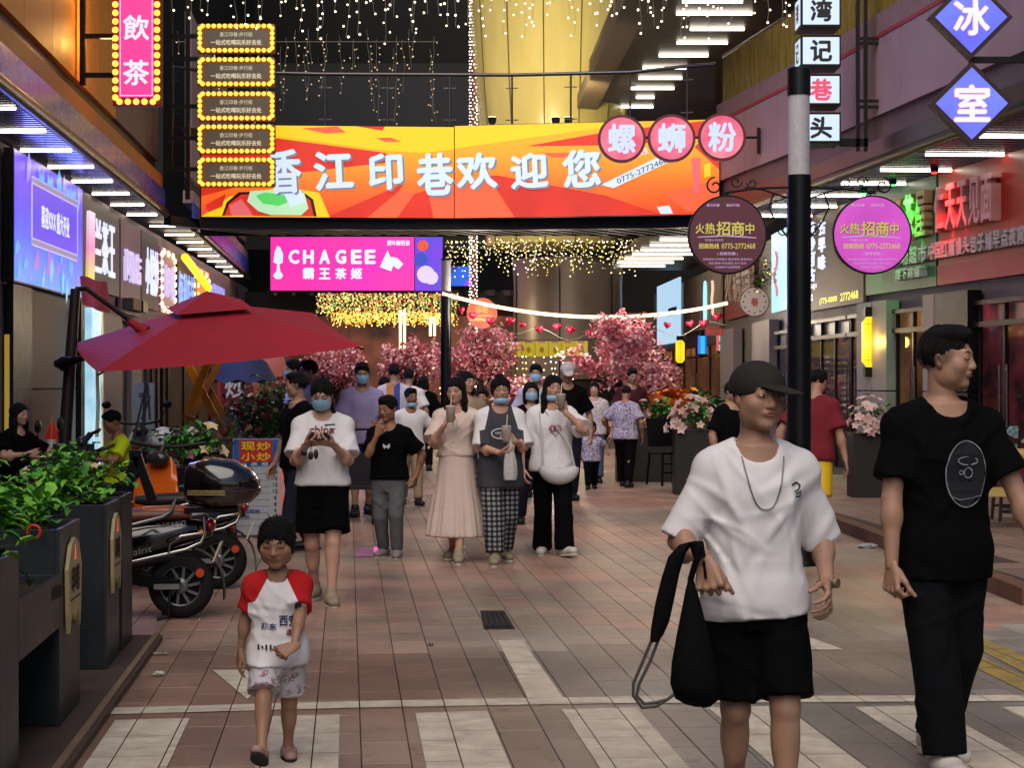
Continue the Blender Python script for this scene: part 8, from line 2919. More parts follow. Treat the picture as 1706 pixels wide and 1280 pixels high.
blossom_tree(1085, 640, 40.0, .7, .6, 5, 'small pink blossom tree behind the orange basket', 500)
blossom_tree(880, 660, 46.0, .9, .6, 6, 'low pink blossom tree under the yellow pennants', 400)
# ---- small things on the ground
P4 = [gnd(806, 1049), gnd(858, 1049), gnd(840, 1019), gnd(800, 1019)]
dr = MB()
mb = MB(); mb.add([p + UZ * .005 for p in P4], [(0, 1, 2, 3)])
dc = (P4[0] + P4[2]) / 2
t = thing('drain_cover', 'dark metal drain cover set in the paving before the three girls', 'drain cover', dc)
mb.build('plate', mat('drain_iron', '#1b1719', .45, .6, var=.3, scale=20), t)
for k in range(5):
 a, b_ = P4[0].lerp(P4[1], .12 + .19 * k), P4[3].lerp(P4[2], .12 + .19 * k)
 MB().bar(a.lerp(b_, .1) + UZ * .008, a.lerp(b_, .9) + UZ * .008, .022, .006).build('slot_bar', mat('drain_bar', '#2c272a', .4, .7), t)
def crumple(label, cat, name, c, r, m, seed):
 rr = random.Random(seed)
 mb = MB(); mb.sph((0, 0, r[2]), r, 12, 8)
 mb.v = [(a + rr.uniform(-.3, .3) * r[0], b_ + rr.uniform(-.3, .3) * r[1], max(.001, c_ + rr.uniform(-.4, .4) * r[2])) for a, b_, c_ in mb.v]
 mb.s = [False] * len(mb.s)
 return mb.build(name, m, base=c, local=True, label=label, cat=cat)
crumple('crumpled white tissue lying on the pavers by the planter', 'tissue', 'tissue', gnd(264, 1127), (.032, .025, .012), mat('tissue_white', '#b8b2a8', .9), 1)
crumple('torn clear plastic scrap on the pavers beyond the tissue', 'litter', 'plastic_scrap', gnd(266, 1091), (.05, .04, .006), mat('plastic_clear', '#8f857a', .25), 2)
crumple('small shiny bottle cap lying on a dark paver', 'bottle cap', 'bottle_cap', gnd(718, 1077), (.016, .014, .008), mat('cap_grey', '#6a645c', .3, .6), 3)
crumple('white paper scrap under the planter edge', 'litter', 'paper_scrap', gnd(133, 1226), (.04, .03, .006), mat('tissue_white', '#b8b2a8', .9), 4)
crumple('grey paper scrap on the paving near the kerb', 'litter', 'paper_scrap', gnd(1445, 914), (.09, .05, .02), mat('paper_grey', '#8a8a94', .9), 5)
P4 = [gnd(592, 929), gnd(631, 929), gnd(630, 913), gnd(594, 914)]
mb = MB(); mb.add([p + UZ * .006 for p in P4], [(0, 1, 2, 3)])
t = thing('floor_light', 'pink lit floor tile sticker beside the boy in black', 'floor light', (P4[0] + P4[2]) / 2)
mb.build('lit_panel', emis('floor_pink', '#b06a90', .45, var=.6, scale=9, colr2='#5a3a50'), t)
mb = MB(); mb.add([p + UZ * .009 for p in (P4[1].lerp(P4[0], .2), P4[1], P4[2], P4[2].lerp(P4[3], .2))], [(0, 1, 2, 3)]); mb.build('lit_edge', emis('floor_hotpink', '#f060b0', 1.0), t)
# stroller wheels behind the girl with phone
Y = 19.5
p = at(594, 800, Y)
st = thing('stroller', 'black folding stroller pushed by the man in the lilac shirt', 'stroller', (p.x, Y, 0))
for dx, dy in ((-.16, -.2), (.20, -.2), (-.16, .35), (.20, .35)):
 mb = MB(); mb.lathe((p.x + dx - .015, Y + dy, .075), [(.03, 0), (.07, 0), (.075, .015), (.07, .03), (.03, .03)], 18, axis=(1, 0, 0)); mb.build('wheel', m_rubber, st)
for dx in (-.14, .18):
 mb = MB(); mb.tube([(p.x + dx, Y - .2, .09), (p.x + dx, Y + .1, .45), (p.x + dx, Y + .48, 1.0)], .012, 6); mb.tube([(p.x + dx, Y + .35, .09), (p.x + dx, Y - .12, .5)], .012, 6); mb.build('frame', m_black, st)
mb = MB(); mb.box((p.x + .02, Y + .05, .38), (.30, .34, .03)); mb.box((p.x + .02, Y + .22, .56), (.30, .03, .38)); mb.build('seat', mat('stroller_cloth', '#15141c', .8), st)
mb = MB(); mb.tube([(p.x - .14, Y + .48, 1.0), (p.x + .18, Y + .48, 1.0)], .014, 6); mb.build('handle', m_black, st)
# ================================================================ PEOPLE
c_white = mat('cotton_white', '#d2cfd2', .9, var=.05, scale=8, bump=.03, bscale=220, spec=.2)
c_black = mat('cotton_black', '#060607', .92, var=.25, scale=8, bump=.03, bscale=220, spec=.08)
c_blackj = mat('denim_black', '#090b0f', .88, var=.4, scale=5, bump=.2, bscale=120, spec=.1)
c_grey = mat('jersey_grey', '#55575a', .9, var=.1, scale=10, bump=.03, bscale=220, spec=.2)
c_dgrey = mat('knit_grey', '#3a3c42', .92, var=.12, scale=10, bump=.04, bscale=220, spec=.2)
c_red = mat('cotton_red', '#a81a1e', .9, var=.1, scale=8, spec=.2)
c_lilac = mat('cotton_lilac', '#8f86ae', .9, var=.08, scale=8, spec=.2)
c_beige = mat('cotton_beige', '#8d7a66', .9, var=.1, scale=8, spec=.2)
c_tulle = mat('tulle_rose', '#c9b5ab', .85, var=.06, scale=10, bump=.1, bscale=90, spec=.2)
c_maroon = mat('cotton_maroon', '#3a141e', .9, var=.1, spec=.2)
c_yellow = mat('cotton_lime', '#b4c21c', .85, var=.08, spec=.2)
c_pink = mat('cotton_pink', '#a86a74', .9, var=.08, spec=.2)
c_navy = mat('cotton_navy', '#15182a', .9, var=.15, spec=.2)
c_floral = pattern('print_floral', [(0, '#a39cb0'), (.48, '#544a72'), (.56, '#b0aab8'), (.66, '#6e6a64')], 'floral', 26)
c_floralw = pattern('print_floral_white', [(0, '#b8b2b8'), (.55, '#8e6a78'), (.62, '#b4b0b0'), (.70, '#6a7a6a')], 'floral', 34)
c_plaid = pattern('plaid_check', [(0, '#84868a'), (.4, '#3a3b40'), (.8, '#131316')], 'plaid', 24)
c_yellowp = pattern('print_yellow', [(0, '#2a4a6a'), (.45, '#b8b01c'), (.58, '#e0e0d0'), (.66, '#2c6a4a')], 'floral', 22)
s_white = mat('shoe_white', '#b9b4ae', .6, var=.1)
s_beige = mat('shoe_beige', '#8a7c68', .7, var=.15)
s_black = mat('shoe_black', '#0c0c0d', .5)
s_red = mat('shoe_red', '#7a1c1c', .5)
s_grey = mat('shoe_grey', '#77706c', .7, var=.2)
so_white = mat('sole_white', '#b8b2a6', .8)
so_dark = mat('sole_dark', '#1c1a19', .8)
i_black = mat('ink_black', '#18181c', .8)
i_grey = mat('ink_grey', '#7a7c86', .7)
i_white = mat('ink_white', '#c6c4c4', .8)
i_red = mat('ink_maroon', '#7a2a34', .8)
i_navy = mat('ink_navy', '#2a2c5a', .8)
M_, F_ = '#9b7763', '#b98f7c'
NEAR = dict(vx=.0085, hvx=.0042)
MID = dict(vx=.0115, hvx=.0062)
FAR = dict(vx=.017, hvx=.0105)
def px2(px, Y): return ((px - CX) * Y / F, Y, 0)
def lz(P, py):
 """height in a person's own space of picture row py"""
 return zat(py, W[P['T'].name].translation.y)
# ---- man in the white shirt
MAN = person('man in loose white t-shirt, black cap and black shorts, carrying a black bag', px2(1258, 6.17), 2,
 dict(hair='short', cap='#1b1611', capyaw=16, cappitch=4,
         top=dict(mat=c_white, loose=.99, hem=-.12, sleeve=.99, sleever=.047, slant=-.10, folds=(6, .03), crease=.0055, name='t_shirt', drop=.034),
         low=dict(kind='shorts', mat=c_black, len=.90, r=.066), shoes=dict(mat=s_black, sole=so_dark)),
 H=1.585, b=.97, fat=1.16, sw=.097, hyaw=20, hroll=3, hpitch=-2, hr=.142, round=1.12, skin=M_, mouth=.1, lean=1,
 aR=(-.130, -.15, .592), elR=(-.42, 1, -.1), hR=dict(curl=62, dir=(.12, -.40, -.9), palm=(.5, .8, -.1), thumb=(.9, -.4, 0), tang=20),
 aL=(.138, -.09, .535), elL=(.32, 1, 0), hL=dict(curl=26, palm=(-.9, .35, 0), thumb=(-.3, -1, 0)),
 fL=(.052, -.09, 0), fR=(-.035, .07, .005), **NEAR)
z1 = lz(MAN, 812)
chest_print(MAN, [(flat_line([(.118, z1 + .018), (.105, z1 + .014), (.124, z1 + .022), (.136, z1 + .012), (.128, z1 - .002), (.114, z1 - .006), (.126, z1 - .014), (.138, z1 - .006), (.136, z1 - .026), (.116, z1 - .024)], .006, False), i_black)], 'chest_badge')
mb = MB()
NB = MAN['NB']
pts = []
for k in range(41):
 a = k / 40
 x = -.078 + .156 * a + .012
 d = (2 * a - 1)
 z = NB[2] + .01 - .215 * (1 - abs(d) ** 2.6)
 y = MAN['field'].front(x, z)
 if y is None or z > NB[2] - .02: y = NB[1] - .075 + .05 * abs(d)
 pts.append((x, y - .005, z))
for k in range(1, 40):
 pts[k] = (pts[k][0], min(pts[k][1], (pts[k - 1][1] + pts[k + 1][1]) / 2), pts[k][2])
mb.tube(pts, .0022, 5)
mb.build('necklace', mat('chain_steel', '#6a6a70', .3, 1.0), MAN['T'], local=True)
wl = MAN['J']['wrL']
u = nrm(MAN['J']['elL'] - wl)
mb = MB(); mb.tube([wl + u * .012 + rotm(0, 0, 0) @ (np.array([math.cos(a), math.sin(a), 0]) * .029) for a in np.linspace(0, 6.283, 17)], .008, 6)
w_ = mb.build('wristwatch', mat('watch_steel', '#77705f', .3, .9), MAN['T'], local=True)
mb = MB(); mb.cyl(Vector(wl + u * .012) + Vector((.022, -.020, 0)), Vector(wl + u * .012) + Vector((.032, -.028, 0)), .017, n=14); mb.build('watch_face', mat('watch_gold', '#b0a084', .25, .8), w_, local=True)
# his bag: strap over the hand, teardrop sack below
hw = MAN['w'](MAN['hands']['R']['c'])
bag = thing('shoulder_bag', 'black teardrop sling bag with long strap dangling from the cap wearer', 'bag', (hw.x, hw.y, hw.z - .55))
m_bag = mat('bag_black', '#050506', .8, var=.3, scale=9, bump=.2, bscale=60, spec=.12)
Yb = hw.y
B_ = lambda px, py, dy=0: at(px, py, Yb + dy)
mb = MB()
prof = [(965, 1151, 4), (985, 1152, 10), (1015, 1153, 17), (1060, 1155, 27), (1105, 1156, 36), (1140, 1157, 41), (1165, 1160, 36), (1174, 1165, 22), (1177, 1168, 6)]
rings = []
for py, cx_, rx in prof:
 c = B_(cx_, py)
 r_ = rx * Yb / F
 rings.append([c + Vector((r_ * math.cos(a) * (1 + .04 * math.sin(3 * a + py)), r_ * .62 * math.sin(a), .006 * math.sin(2 * a))) for a in np.linspace(0, 6.283, 22, endpoint=False)])
mb.loft(rings); mb.build('body', m_bag, bag)
mb = MB()
rings = []
for px, py, w in ((1166, 930, 10), (1160, 905, 12), (1145, 905, 14), (1128, 925, 15), (1117, 960, 15), (1108, 1000, 16), (1100, 1040, 15), (1094, 1062, 11), (1091, 1070, 6)):
 c = B_(px, py, -.015)
 r_ = w * Yb / F
 rings.append([c + Vector((r_ * math.cos(a), .012 * math.sin(a), .25 * r_ * math.cos(a))) for a in np.linspace(0, 6.283, 12, endpoint=False)])
mb.loft(rings); mb.build('wide_strap', m_bag, bag)
for off in (0, 11):
 mb = MB(); mb.tube([B_(1087 + off, 1064), B_(1070 + off * 1.1, 1105), B_(1055 + off * .9, 1140), B_(1055 + off * .5, 1160), B_(1070 + off * .3, 1180 - off * .6), B_(1092, 1178 - off * .6), B_(1112, 1166), B_(1134, 1150)], .0055, 6); mb.build('thin_strap', mat('strap_grey', '#4a4642', .6), bag)
mb = MB(); mb.tube([B_(1150, 968), B_(1158, 940, -.02), B_(1168, 912, -.02)], .010, 6); mb.build('loop', m_bag, bag)
mb = MB(); mb.tube([B_(1172, 935, -.03), B_(1176, 965, -.03)], .005, 5); mb.build('cord', m_bag, bag)
# ---- man in black
BLK = person('man in black t-shirt and black trousers looking aside toward the shops', px2(1569, 7.18), 10,
 dict(hair='fade', top=dict(mat=c_black, loose=1.0, hem=-.20, sleeve=.72, sleever=.050, crease=.005, name='t_shirt'),
         low=dict(kind='trousers', mat=c_blackj, rk=.056, ra=.049, len=1.0, crease=.006), shoes=dict(mat=s_white, sole=so_white)),
 H=1.735, b=1.0, fat=1.06, hyaw=52, hpitch=-1, hr=.138, round=1.05, skin=M_, lean=2, mouth=.15,
 aR=(-.142, -.05, .462), elR=(-.9, .5, 0), hR=dict(curl=52, palm=(.95, .2, 0), thumb=(.2, -1, 0), tang=30),
 aL=(.205, -.10, .47), elL=(.9, .6, .1), hL=dict(curl=34, palm=(-.9, .2, 0), thumb=(-.1, -1, 0)),
 fL=(.028, .10, .01), fR=(-.036, -.10, 0), toeR=(-.05, -1, 0), toeL=(.25, -1, -.1), sway=0, **NEAR)
zc = lz(BLK, 787)
def oval(x, z, w, h, n=30, lump=0.0): return [(x + w * math.cos(a) * (1 + lump * math.sin(5 * a)), z + h * math.sin(a)) for a in np.linspace(0, 2 * math.pi, n, endpoint=False)]
xo = .035
chest_print(BLK, [*[(flat_poly([(xo - .083 * math.sqrt(max(0, 1 - a * a)), zc + .128 * a), (xo + .083 * math.sqrt(max(0, 1 - a * a)), zc + .128 * a), (xo + .083 * math.sqrt(max(0, 1 - c_ * c_)), zc + .128 * c_), (xo - .083 * math.sqrt(max(0, 1 - c_ * c_)), zc + .128 * c_)]), mat('ink_slate', '#11141c', .85)) for a, c_ in ((-.98, -.6), (-.6, -.2), (-.2, .2), (.2, .6), (.6, .98))],
 (flat_line(oval(xo, zc, .085, .130, lump=.02), .0045), i_grey),
 (flat_line(oval(xo + .004, zc + .052, .042, .016), .004), i_grey),
 (flat_line(oval(xo + .006, zc + .005, .017, .020, 16), .004), i_grey), (flat_line(oval(xo - .022, zc + .006, .008, .008, 10), .003), i_grey),
 (flat_line([(xo - .068, zc - .086), (xo - .03, zc - .100), (xo + .02, zc - .094), (xo + .068, zc - .084)], .0035, False), i_grey)], 'shirt_print')
# ---- little girl
GIRL = person('small girl in white shirt with red sleeves and print shorts striding forward', px2(463, 7.2), 4,
 dict(hair='kid', top=dict(mat=zone_mat('raglan_red_white', '#d2cfd2', '#a81a1e'), zone=(.034, .092), rib=c_red, loose=1.02, hem=-.14, sleeve=.70, sleever=.054, crease=.006, folds=(5, .03), name='raglan_shirt', drop=.03),
         low=dict(kind='shorts', mat=c_floralw, len=.80, r=.070), shoes=dict(mat=mat('sandal_pink', '#9a7a74', .6), kind='sandal', sole=so_dark)),
 H=.985, hr=.192, leg=.45, b=.96, fat=1.1, sw=.104, shd=.04, hyaw=-6, hpitch=12, round=1.16, sex='f', skin='#95705a', mouth=.1, eyes='closed',
 aL=(.075, -.17, .500), elL=(1, .45, -.2), hL=dict(curl=60, dir=(-.75, -.45, -.25), palm=(-.2, .6, -.7), thumb=(0, -.3, 1), size=1.05),
 aR=(-.160, .06, .425), elR=(-.9, .4, 0), hR=dict(curl=20, palm=(.9, .3, 0), thumb=(0, -1, 0), size=1.05),
 fL=(.035, .12, 0), fR=(-.050, -.24, .045), toeR=(-.12, -1, .50), toeL=(.15, -1, 0), kneeR=(-.05, -1, .3), **NEAR)
z1, z2 = lz(GIRL, 1035), lz(GIRL, 1073)
chest_print(GIRL, [(flat_text('西安', .045, z1 + .012, .07, .045), i_navy), (flat_text('陇东', -.03, z1 - .012, .06, .028), i_navy), (flat_text('遇见', .06, z1 - .035, .045, .025), i_red), (flat_text('|ı||ıı|ı||', .0, z2, .15, .02), i_black), (flat_poly(oval(.085, lz(GIRL, 1007), .014, .022, 12)), i_navy)])
mb = MB(); NB = GIRL['NB']
mb.tube([(.042 * math.sin(a), NB[1] - .032 - .028 * math.cos(a) * (math.cos(a) > 0), NB[2] + .018 - .05 * max(0, math.cos(a))) for a in np.linspace(-1.7, 1.7, 19)], .0018, 4)
mb.build('necklace', mat('cord_brown', '#3a241c', .7), GIRL['T'], local=True)
# ---- girl with the phone
PH = person('young woman in white china t-shirt and black shorts reading her phone, masked', px2(538, 12.5), 2,
 dict(hair='tail', tailside=1, mask='on', top=dict(mat=c_white, loose=1.06, hem=.06, sleeve=.86, sleever=.056, crease=.005, name='t_shirt'),
         low=dict(kind='shorts', mat=c_black, len=.78, r=.074), shoes=dict(mat=s_beige)),
 sex='f', H=1.56, b=1.02, hpitch=24, hyaw=-4, skin=F_, round=1.08, eyes='closed',
 aL=(.058, -.185, .705), aR=(-.058, -.185, .705), elL=(.38, .25, -1), elR=(-.38, .25, -1),
 hL=dict(dir=(-.75, -.6, .25), palm=(-.3, .2, .9), thumb=(-.2, -.5, .8), curl=30), hR=dict(dir=(.75, -.6, .25), palm=(.3, .2, .9), thumb=(.2, -.5, .8), curl=30),
 fL=(.045, -.10, 0), fR=(-.045, .10, .01), **MID)
z1 = lz(PH, 715)
chest_print(PH, [(flat_text('china', .0, z1, .17, .05), i_red), (flat_line([(-.08, z1 - .002), (.09, z1 + .004)], .006, False), i_black), (flat_line([(.02, z1 + .03), (.09, z1 + .034)], .008, False), i_black)])
q = (PH['w'](PH['hands']['L']['c']) + PH['w'](PH['hands']['R']['c'])) / 2
t = thing('phone', 'dark mobile phone with key charms held by the masked woman', 'phone', q)
mb = MB(); mb.box((0, -.02, .02), (.15, .075, .009), M=Matrix.Rotation(R(35), 3, 'X')); mb.build('body', mat('phone_dark', '#14090c', .3), t, local=True, bevel=.003)
mb = MB(); mb.tube([(-.05, -.03, .0), (-.055, -.035, -.08)], .003, 4); mb.sph((-.055, -.035, -.11), (.018, .014, .03), 8, 6); mb.sph((-.02, -.035, -.10), (.016, .012, .035), 8, 6); mb.sph((-.10, -.035, -.09), (.022, .012, .024), 8, 6); mb.build('charm', mat('charm_dark', '#2a1418', .4), t, local=True)
# ---- man in black behind her
person('man in black shirt and dark trousers walking behind the woman with phone', px2(497, 16.2), -58,
 dict(hair='fade', top=dict(mat=c_black, loose=1.05, hem=-.1, sleeve=.75, sleever=.052), low=dict(kind='trousers', mat=c_navy, ra=.04), shoes=dict(mat=s_black, sole=so_dark)),
 H=1.60, b=1.05, hyaw=-30, skin=M_, fL=(.05, -.10, 0), fR=(-.05, .1, .01), aL=(.16, .06, .49), aR=(-.17, -.07, .485), **MID)
# ---- boy eating
BOY = person('boy in black t-shirt and grey trousers with one hand at his mouth', px2(649, 15.7), -10,
 dict(hair='short', top=dict(mat=c_black, loose=1.06, hem=.02, sleeve=.78, sleever=.055, name='t_shirt'), low=dict(kind='trousers', mat=c_grey, rk=.050, ra=.036), shoes=dict(mat=s_grey)),
 H=1.40, hr=.152, leg=.48, hyaw=-22, hpitch=8, skin='#946a52', b=1.0,
 aR=(-.045, -.135, .765), elR=(-.4, 0, -1), hR=dict(dir=(.35, -.1, .9), palm=(.3, 1, 0), thumb=(1, 0, .2), curl=55),
 aL=(.165, .02, .50), elL=(1, .5, 0), hL=dict(curl=40), fL=(.055, -.03, 0), fR=(-.05, .05, 0), **MID)
z1 = lz(BOY, 743)
chest_print(BOY, [(flat_poly([(.0, z1), (-.03, z1 + .025), (-.034, z1 - .002), (-.018, z1 - .024), (0, z1 - .008)]), i_white), (flat_poly([(.0, z1), (.03, z1 + .025), (.034, z1 - .002), (.018, z1 - .024), (0, z1 - .008)]), i_white)])
# ---- woman in the long dress
DR = person('woman with long dark hair in a pale rose long tulle dress sipping a drink', px2(761, 15.35), -9,
 dict(hair='long', top=dict(mat=c_tulle, fit=1, loose=1.0, hem=.22, sleeve=.92, sleever=.060, crease=.005, name='dress_top', tucked=1),
         low=dict(kind='skirt', mat=c_tulle, zb=-1.10, rx=[.172, .142, .115, .104, .082], ry=[.145, .118, .098, .084, .066], folds=(12, .055)), shoes=dict(mat=s_beige)),
 sex='f', H=1.56, b=.98, hyaw=-8, hpitch=6, skin=F_, round=1.05, eyes='closed',
 aR=(-.035, -.175, .745), elR=(-.5, .05, -1), hR=dict(dir=(.45, -.2, .8), palm=(.6, .3, -.1), thumb=(.2, .2, 1), curl=50),
 aL=(.150, .02, .50), fL=(.035, -.13, 0), fR=(-.035, .10, .01), **MID)
z1 = lz(DR, 705)
chest_print(DR, [(flat_poly([(-.03, z1 + .05), (.0, z1 + .07), (.03, z1 - .02), (.02, z1 - .07), (-.01, z1 - .03)]), mat('ribbon_teal', '#3a9a8c', .6))], 'ribbon')
def drink(P, side, label, up=.02, mask_h=.13, m=None, fwd=-.03):
 h = P['hands'][side]
 c = P['w'](h['c'])
 t = thing('drink_cup', label, 'cup', c + Vector((0, fwd, up - .06)), 0, 'drinks held by the walking girls')
 mb = MB(); mb.lathe((0, 0, 0), [(.001, 0), (.030, .001), (.042, mask_h), (.044, mask_h + .006), (.03, mask_h + .012), (.001, mask_h + .013)], 18); mb.build('body', m or mat('cup_cream', '#b8aa9a', .4, var=.1), t, local=True)
 mb = MB(); mb.tube([(0, 0, mask_h), (.008, .01, mask_h + .10)], .005, 6); mb.build('straw', mat('straw_cream', '#c4b89c', .5), t, local=True)
 return t
drink(DR, 'R', 'cream drink cup with straw raised by the woman in the long dress', .03)
# ---- girl with glasses
GL = person('girl with glasses in grey vest over white shirt and plaid trousers', px2(833, 15.2), 7,
 dict(hair='bun', glasses=1, mask='chin', top=dict(mat=zone_mat('vest_grey_white', '#3a3c42', '#d2cfd2'), zone=(.062, .092), rib=c_white, loose=1.10, hem=-.28, sleeve=.98, sleever=.060, crease=.005, name='vest'),
         low=dict(kind='trousers', mat=c_plaid, rk=.060, ra=.048, len=.93), shoes=dict(mat=s_beige)),
 sex='f', H=1.565, b=1.02, hyaw=4, hpitch=2, skin=F_, mouth=.35,
 aR=(-.02, -.17, .60), elR=(-.4, .2, -1), hR=dict(dir=(.85, -.4, .05), palm=(.0, .2, 1), thumb=(0, -.4, .8), curl=35),
 aL=(.055, -.175, .665), elL=(.4, .2, -1), hL=dict(dir=(-.6, -.5, .45), palm=(-.6, .3, .1), thumb=(0, 0, 1), curl=48),
 fL=(.035, .10, .01), fR=(-.040, -.12, 0), **MID)
z1 = lz(GL, 722)
chest_print(GL, [(flat_line(oval(-.01, z1, .075, .042), .010), i_white), (flat_text('UNCLE', -.012, z1 + .004, .09, .022), i_white), (flat_text('&A', -.0, z1 - .022, .04, .016), i_white)])
drink(GL, 'L', 'clear iced drink with straw held by the girl with glasses', .01, .13, m_clear)
h = GL['w'](GL['hands']['L']['c'])
t = thing('plastic_bag', 'white thin plastic bag hanging from the wrist of the girl with glasses', 'bag', (h.x + .03, h.y - .02, h.z - .36))
mb = MB()
rings = []
for z, rx, ry in ((.34, .012, .01), (.26, .03, .02), (.16, .05, .03), (.06, .058, .034), (.0, .05, .03)):
 rings.append([(rx * math.cos(a) * (1 + .12 * math.sin(5 * a + z * 20)), ry * math.sin(a) * (1 + .2 * math.sin(4 * a)), z) for a in np.linspace(0, 6.283, 20, endpoint=False)])
mb.loft(rings); mb.build('sack', mat('bag_white', '#b4b0b0', .4, bump=.4, bscale=30), t, local=True)
mb = MB(); mb.tube([(0, 0, .34), (-.02, .0, .37), (-.03, .02, .39)], .006, 5); mb.build('handle', mat('bag_white', '#b4b0b0', .4), t, local=True)
# ---- girl in the heart shirt
HT = person('girl with long black hair in white heart print t-shirt and black flared trousers', px2(919, 15.9), 4,
 dict(hair='longside', mask='chin', top=dict(mat=c_white, loose=1.08, hem=-.10, sleeve=.92, sleever=.060, crease=.005, name='t_shirt'),
         low=dict(kind='trousers', mat=c_black, rk=.050, ra=.046, flare=.056, len=1.04), shoes=dict(mat=s_white)),
 sex='f', H=1.58, b=1.02, hyaw=14, hroll=4, skin=F_,
 aL=(.062, -.160, .800), elL=(.9, -.2, -.9), hL=dict(dir=(-.3, -.1, .9), palm=(-.5, .6, 0), thumb=(-.8, -.2, .3), curl=55),
 aR=(-.165, -.02, .485), elR=(-1, .4, 0), fL=(.060, -.12, .01), fR=(-.045, .08, 0), toeL=(.45, -1, .15), **MID)
z1 = lz(HT, 716)
hp_ = [(.02 + .055 * math.sin(a) ** 3, z1 + .0034 * (13 * math.cos(a) - 5 * math.cos(2 * a) - 2 * math.cos(3 * a) - math.cos(4 * a))) for a in np.linspace(0, 6.283, 26, endpoint=False)]
chest_print(HT, [(flat_line(hp_, .006), i_red), (flat_text('HUMAN', .018, z1 + .008, .095, .055), i_red)])
drink(HT, 'L', 'clear drink cup at the mouth of the girl in the heart shirt', .02, .12, mat('cup_milky', '#a8a090', .4))
mx = HT['T'].location
t = thing('shoulder_bag', 'white crescent shoulder bag worn by the girl in the heart shirt', 'bag', (mx.x + .06, mx.y - .17, .66))
mb = MB()
rings = []
for k in range(13):
 a = R(200 + 140 * k / 12)
 c = Vector((.16 * math.cos(a), 0, .11 + .13 * math.sin(a) + .06))
 r_ = .07 * math.sin(math.pi * (k + .8) / 13.6) ** .6 + .004
 d = Vector((-math.sin(a), 0, math.cos(a)))
 n_ = Vector((math.cos(a), 0, math.sin(a)))
 rings.append([c + n_ * r_ * math.cos(b_) + Vector((0, .05 * r_ / .07 * math.sin(b_), 0)) for b_ in np.linspace(0, 6.283, 14, endpoint=False)])
mb.loft(rings); mb.build('body', mat('leather_white', '#b4b0b2', .5, var=.06), t, local=True)
sh = HT['w'](HT['J']['shR'])
mb = MB(); mb.tube([Vector((-.14, 0, .12)), Vector((-.15, .01, .36)), W[t.name].inverted() @ (sh + Vector((.05, -.08, .02)))], .008, 6); mb.tube([Vector((.14, 0, .12)), Vector((.10, .0, .30)), W[t.name].inverted() @ (sh + Vector((.10, -.09, .03)))], .008, 6); mb.build('strap', mat('leather_white', '#b4b0b2', .5), t, local=True)
# ---- farther people
def far(label, px, Y, H, yaw, topm, lowm, lk='trousers', hair='short', cap=None, mask=None, low=None, top=None, group=None, **k):
 o = dict(hair=hair, top=dict(mat=topm, loose=1.06, hem=-.08, sleeve=.8, sleever=.054, crease=.003, **(top or {})), low=dict(kind=lk, mat=lowm, **(low or {})), shoes=dict(mat=s_black, sole=so_dark))
 if cap: o['cap'] = cap
 if mask: o['mask'] = mask
 kw = dict(FAR)
 g_ = .11 if int(px) % 2 else -.12
 kw.update(fL=(.05, g_, .008 * (g_ > 0)), fR=(-.05, -g_, .008 * (g_ < 0)))
 kw.update(k)
 return person(label, px2(px, Y), yaw, o, H=H, **kw)
far('man in lilac t-shirt and face mask pushing the stroller', 603, 20.6, 1.74, 8, c_lilac, c_navy, 'shorts', mask='on', low=dict(len=.9), hpitch=10, aL=(.09, -.17, .60), aR=(-.08, -.17, .60), skin=M_)
z_ = None
far('girl in white t-shirt with mask under her chin behind the eating boy', 684, 22.4, 1.44, 12, c_white, c_beige, mask='chin', hyaw=14, skin='#8a604c', aL=(.22, -.08, .55), aR=(-.2, .02, .48), hr=.15)
far('man in white and coloured jersey seen from behind', 657, 26.5, 1.78, 180, pattern('jersey_stripes', [(0, '#b07a4a'), (.25, '#b8b4bc'), (.8, '#3a4a8a')], 'stripe', 2.2), c_navy, 'shorts', skin=M_)
far('man in plain white shirt seen from behind, beside the jersey wearer', 681, 28.5, 1.72, 175, c_white, c_black, skin=M_)
far('person in pink top seen from behind left of the jersey wearer', 640, 28, 1.60, 170, c_pink, c_navy, hair='bob', sex='f', skin=F_)
far('person in black seen from behind under the blossom', 706, 31, 1.62, 185, c_black, c_black, hair='bob', sex='f', skin=F_)
far('dark haired person in beige top right behind the dress wearer', 776, 19.0, 1.63, 20, c_beige, c_navy, hair='bob', sex='f', skin=F_, hyaw=20)
far('person in dark green jacket between the dress and the glasses girl', 806, 23.5, 1.42, -20, mat('cotton_forest', '#27351f', .9, var=.15), c_navy, hair='short', skin=M_)
far('person in black top and blue mask walking behind the heart shirt girl', 884, 19.2, 1.52, 10, c_black, c_navy, hair='bob', mask='on', sex='f', skin=F_)
far('man in pale shirt and dark hair farther behind the masked person in black', 893, 24.0, 1.75, -5, mat('cotton_ice', '#a8a8ba', .9), c_navy, skin=M_, mask='on')
far('man with white cap and black printed t-shirt', 945, 23.0, 1.77, 4, c_black, c_navy, cap='#a8a4a4', skin=M_, hpitch=14)
far('man in maroon shirt behind the patterned shirt woman', 1052, 28.8, 1.74, 15, c_maroon, c_black, skin=M_, hpitch=12)
far('woman in violet patterned shirt and black trousers with red shoes', 1042, 26.1, 1.47, 165, c_floral, c_black, hair='short', sex='f', skin='#8a604c', hpitch=25, aL=(.2, -.1, .58), aR=(-.17, .0, .5), b=1.12)
T_ = far('toddler in floral top and black trousers holding a hand', 985, 25.6, .97, 0, c_floral, c_black, hair='kid', hr=.2, leg=.43, b=1.15, skin='#8a604c', aL=(.24, .0, .55))
far('woman in pale floral top beside the toddler', 990, 27.4, 1.52, -5, c_floralw, mat('denim_blue', '#3a4460', .85, var=.2), 'trousers', hair='bun', sex='f', skin=F_, low=dict(ra=.05))
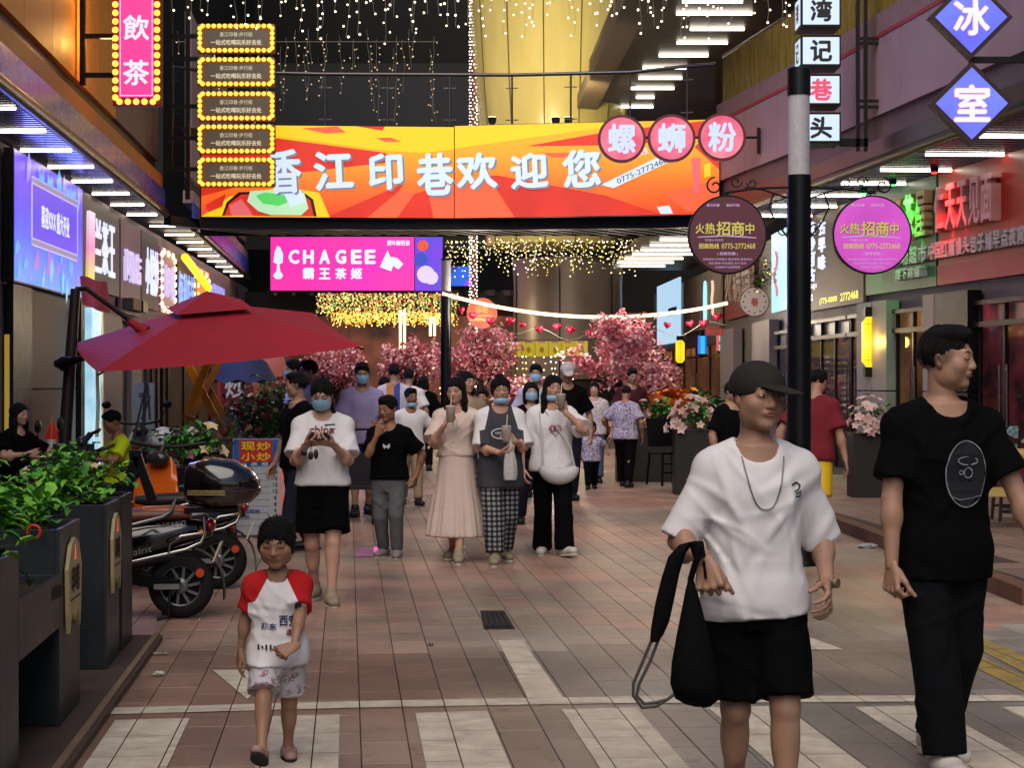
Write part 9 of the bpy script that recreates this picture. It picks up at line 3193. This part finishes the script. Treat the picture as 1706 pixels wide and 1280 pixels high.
far('masked man in white t-shirt, nearer of two beside the leafy bush', 517, 21.0, 1.77, -70, c_white, c_navy, mask='on', skin=M_)
far('masked man in white t-shirt, farther of two beside the leafy bush', 492, 22.5, 1.79, -75, c_white, c_black, mask='on', skin=M_)
far('man in red t-shirt and yellow print shorts bending behind the lamp post', 1352, 17.0, 1.66, 150, mat('cotton_wine', '#6a1020', .9, var=.1), c_yellowp, 'shorts', skin=M_, low=dict(len=.95, r=.07), top=None, b=1.12, lean=12, aR=(-.2, -.02, .46), aL=(.2, .05, .5), hpitch=20)
far('heavy set person in black t-shirt standing beside the palm', 1218, 19.5, 1.52, 40, c_black, c_navy, skin=M_, b=1.25, fat=1.2)
def seated(label, px, Y, H, yaw, topm, lowm, seat=.46, **k):
 hr = k.pop('hair', 'short')
 zz = k.pop('z', 0)
 kw = dict(FAR)
 kw.update(k)
 H_ = H
 b_ = px2(px, Y)
 return person(label, (b_[0], b_[1], zz), yaw, dict(hair=hr, top=dict(mat=topm, loose=1.05, hem=-.02, sleeve=.8, sleever=.052), low=dict(kind='trousers', mat=lowm), shoes=dict(mat=s_black, sole=so_dark)),
  H=H_, crouch=.5 - (seat + .04) / H_, seat=True, fL=(.07, -.26, 0), fR=(-.07, -.26, 0), aL=(.10, -.22, .50), aR=(-.10, -.22, .50), elL=(1, .3, -.5), elR=(-1, .3, -.5), kneeL=(.1, -1, .6), kneeR=(-.1, -1, .6), lean=6, **kw)
seated('woman in black with long hair seated at the reddish table', 22, 18.2, 1.62, 62, c_black, c_black, hair='long', sex='f', skin=F_)
seated('boy in bright yellow shirt seated at the pale table', 204, 18.7, 1.46, -62, c_yellow, c_navy, hair='short', hr=.15, skin='#8a604c', hpitch=18)
seated('woman in pink top seated at the far tables under the parasols', 417, 28.0, 1.58, -60, c_pink, c_black, hair='bun', sex='f', skin=F_)
stool_chair('dark stool chair under the seated woman in black', (px2(22, 18.2)[0], 18.2, 0), R(62), mat('chair_black', '#0c0c0d', .5))
stool_chair('dark stool chair under the boy in the yellow shirt', (px2(204, 18.7)[0], 18.7, 0), R(-62), mat('chair_black', '#0c0c0d', .5))
stool_chair('dark stool chair under the woman in pink', (px2(417, 28)[0], 28.0, 0), R(-60), mat('chair_black', '#0c0c0d', .5))
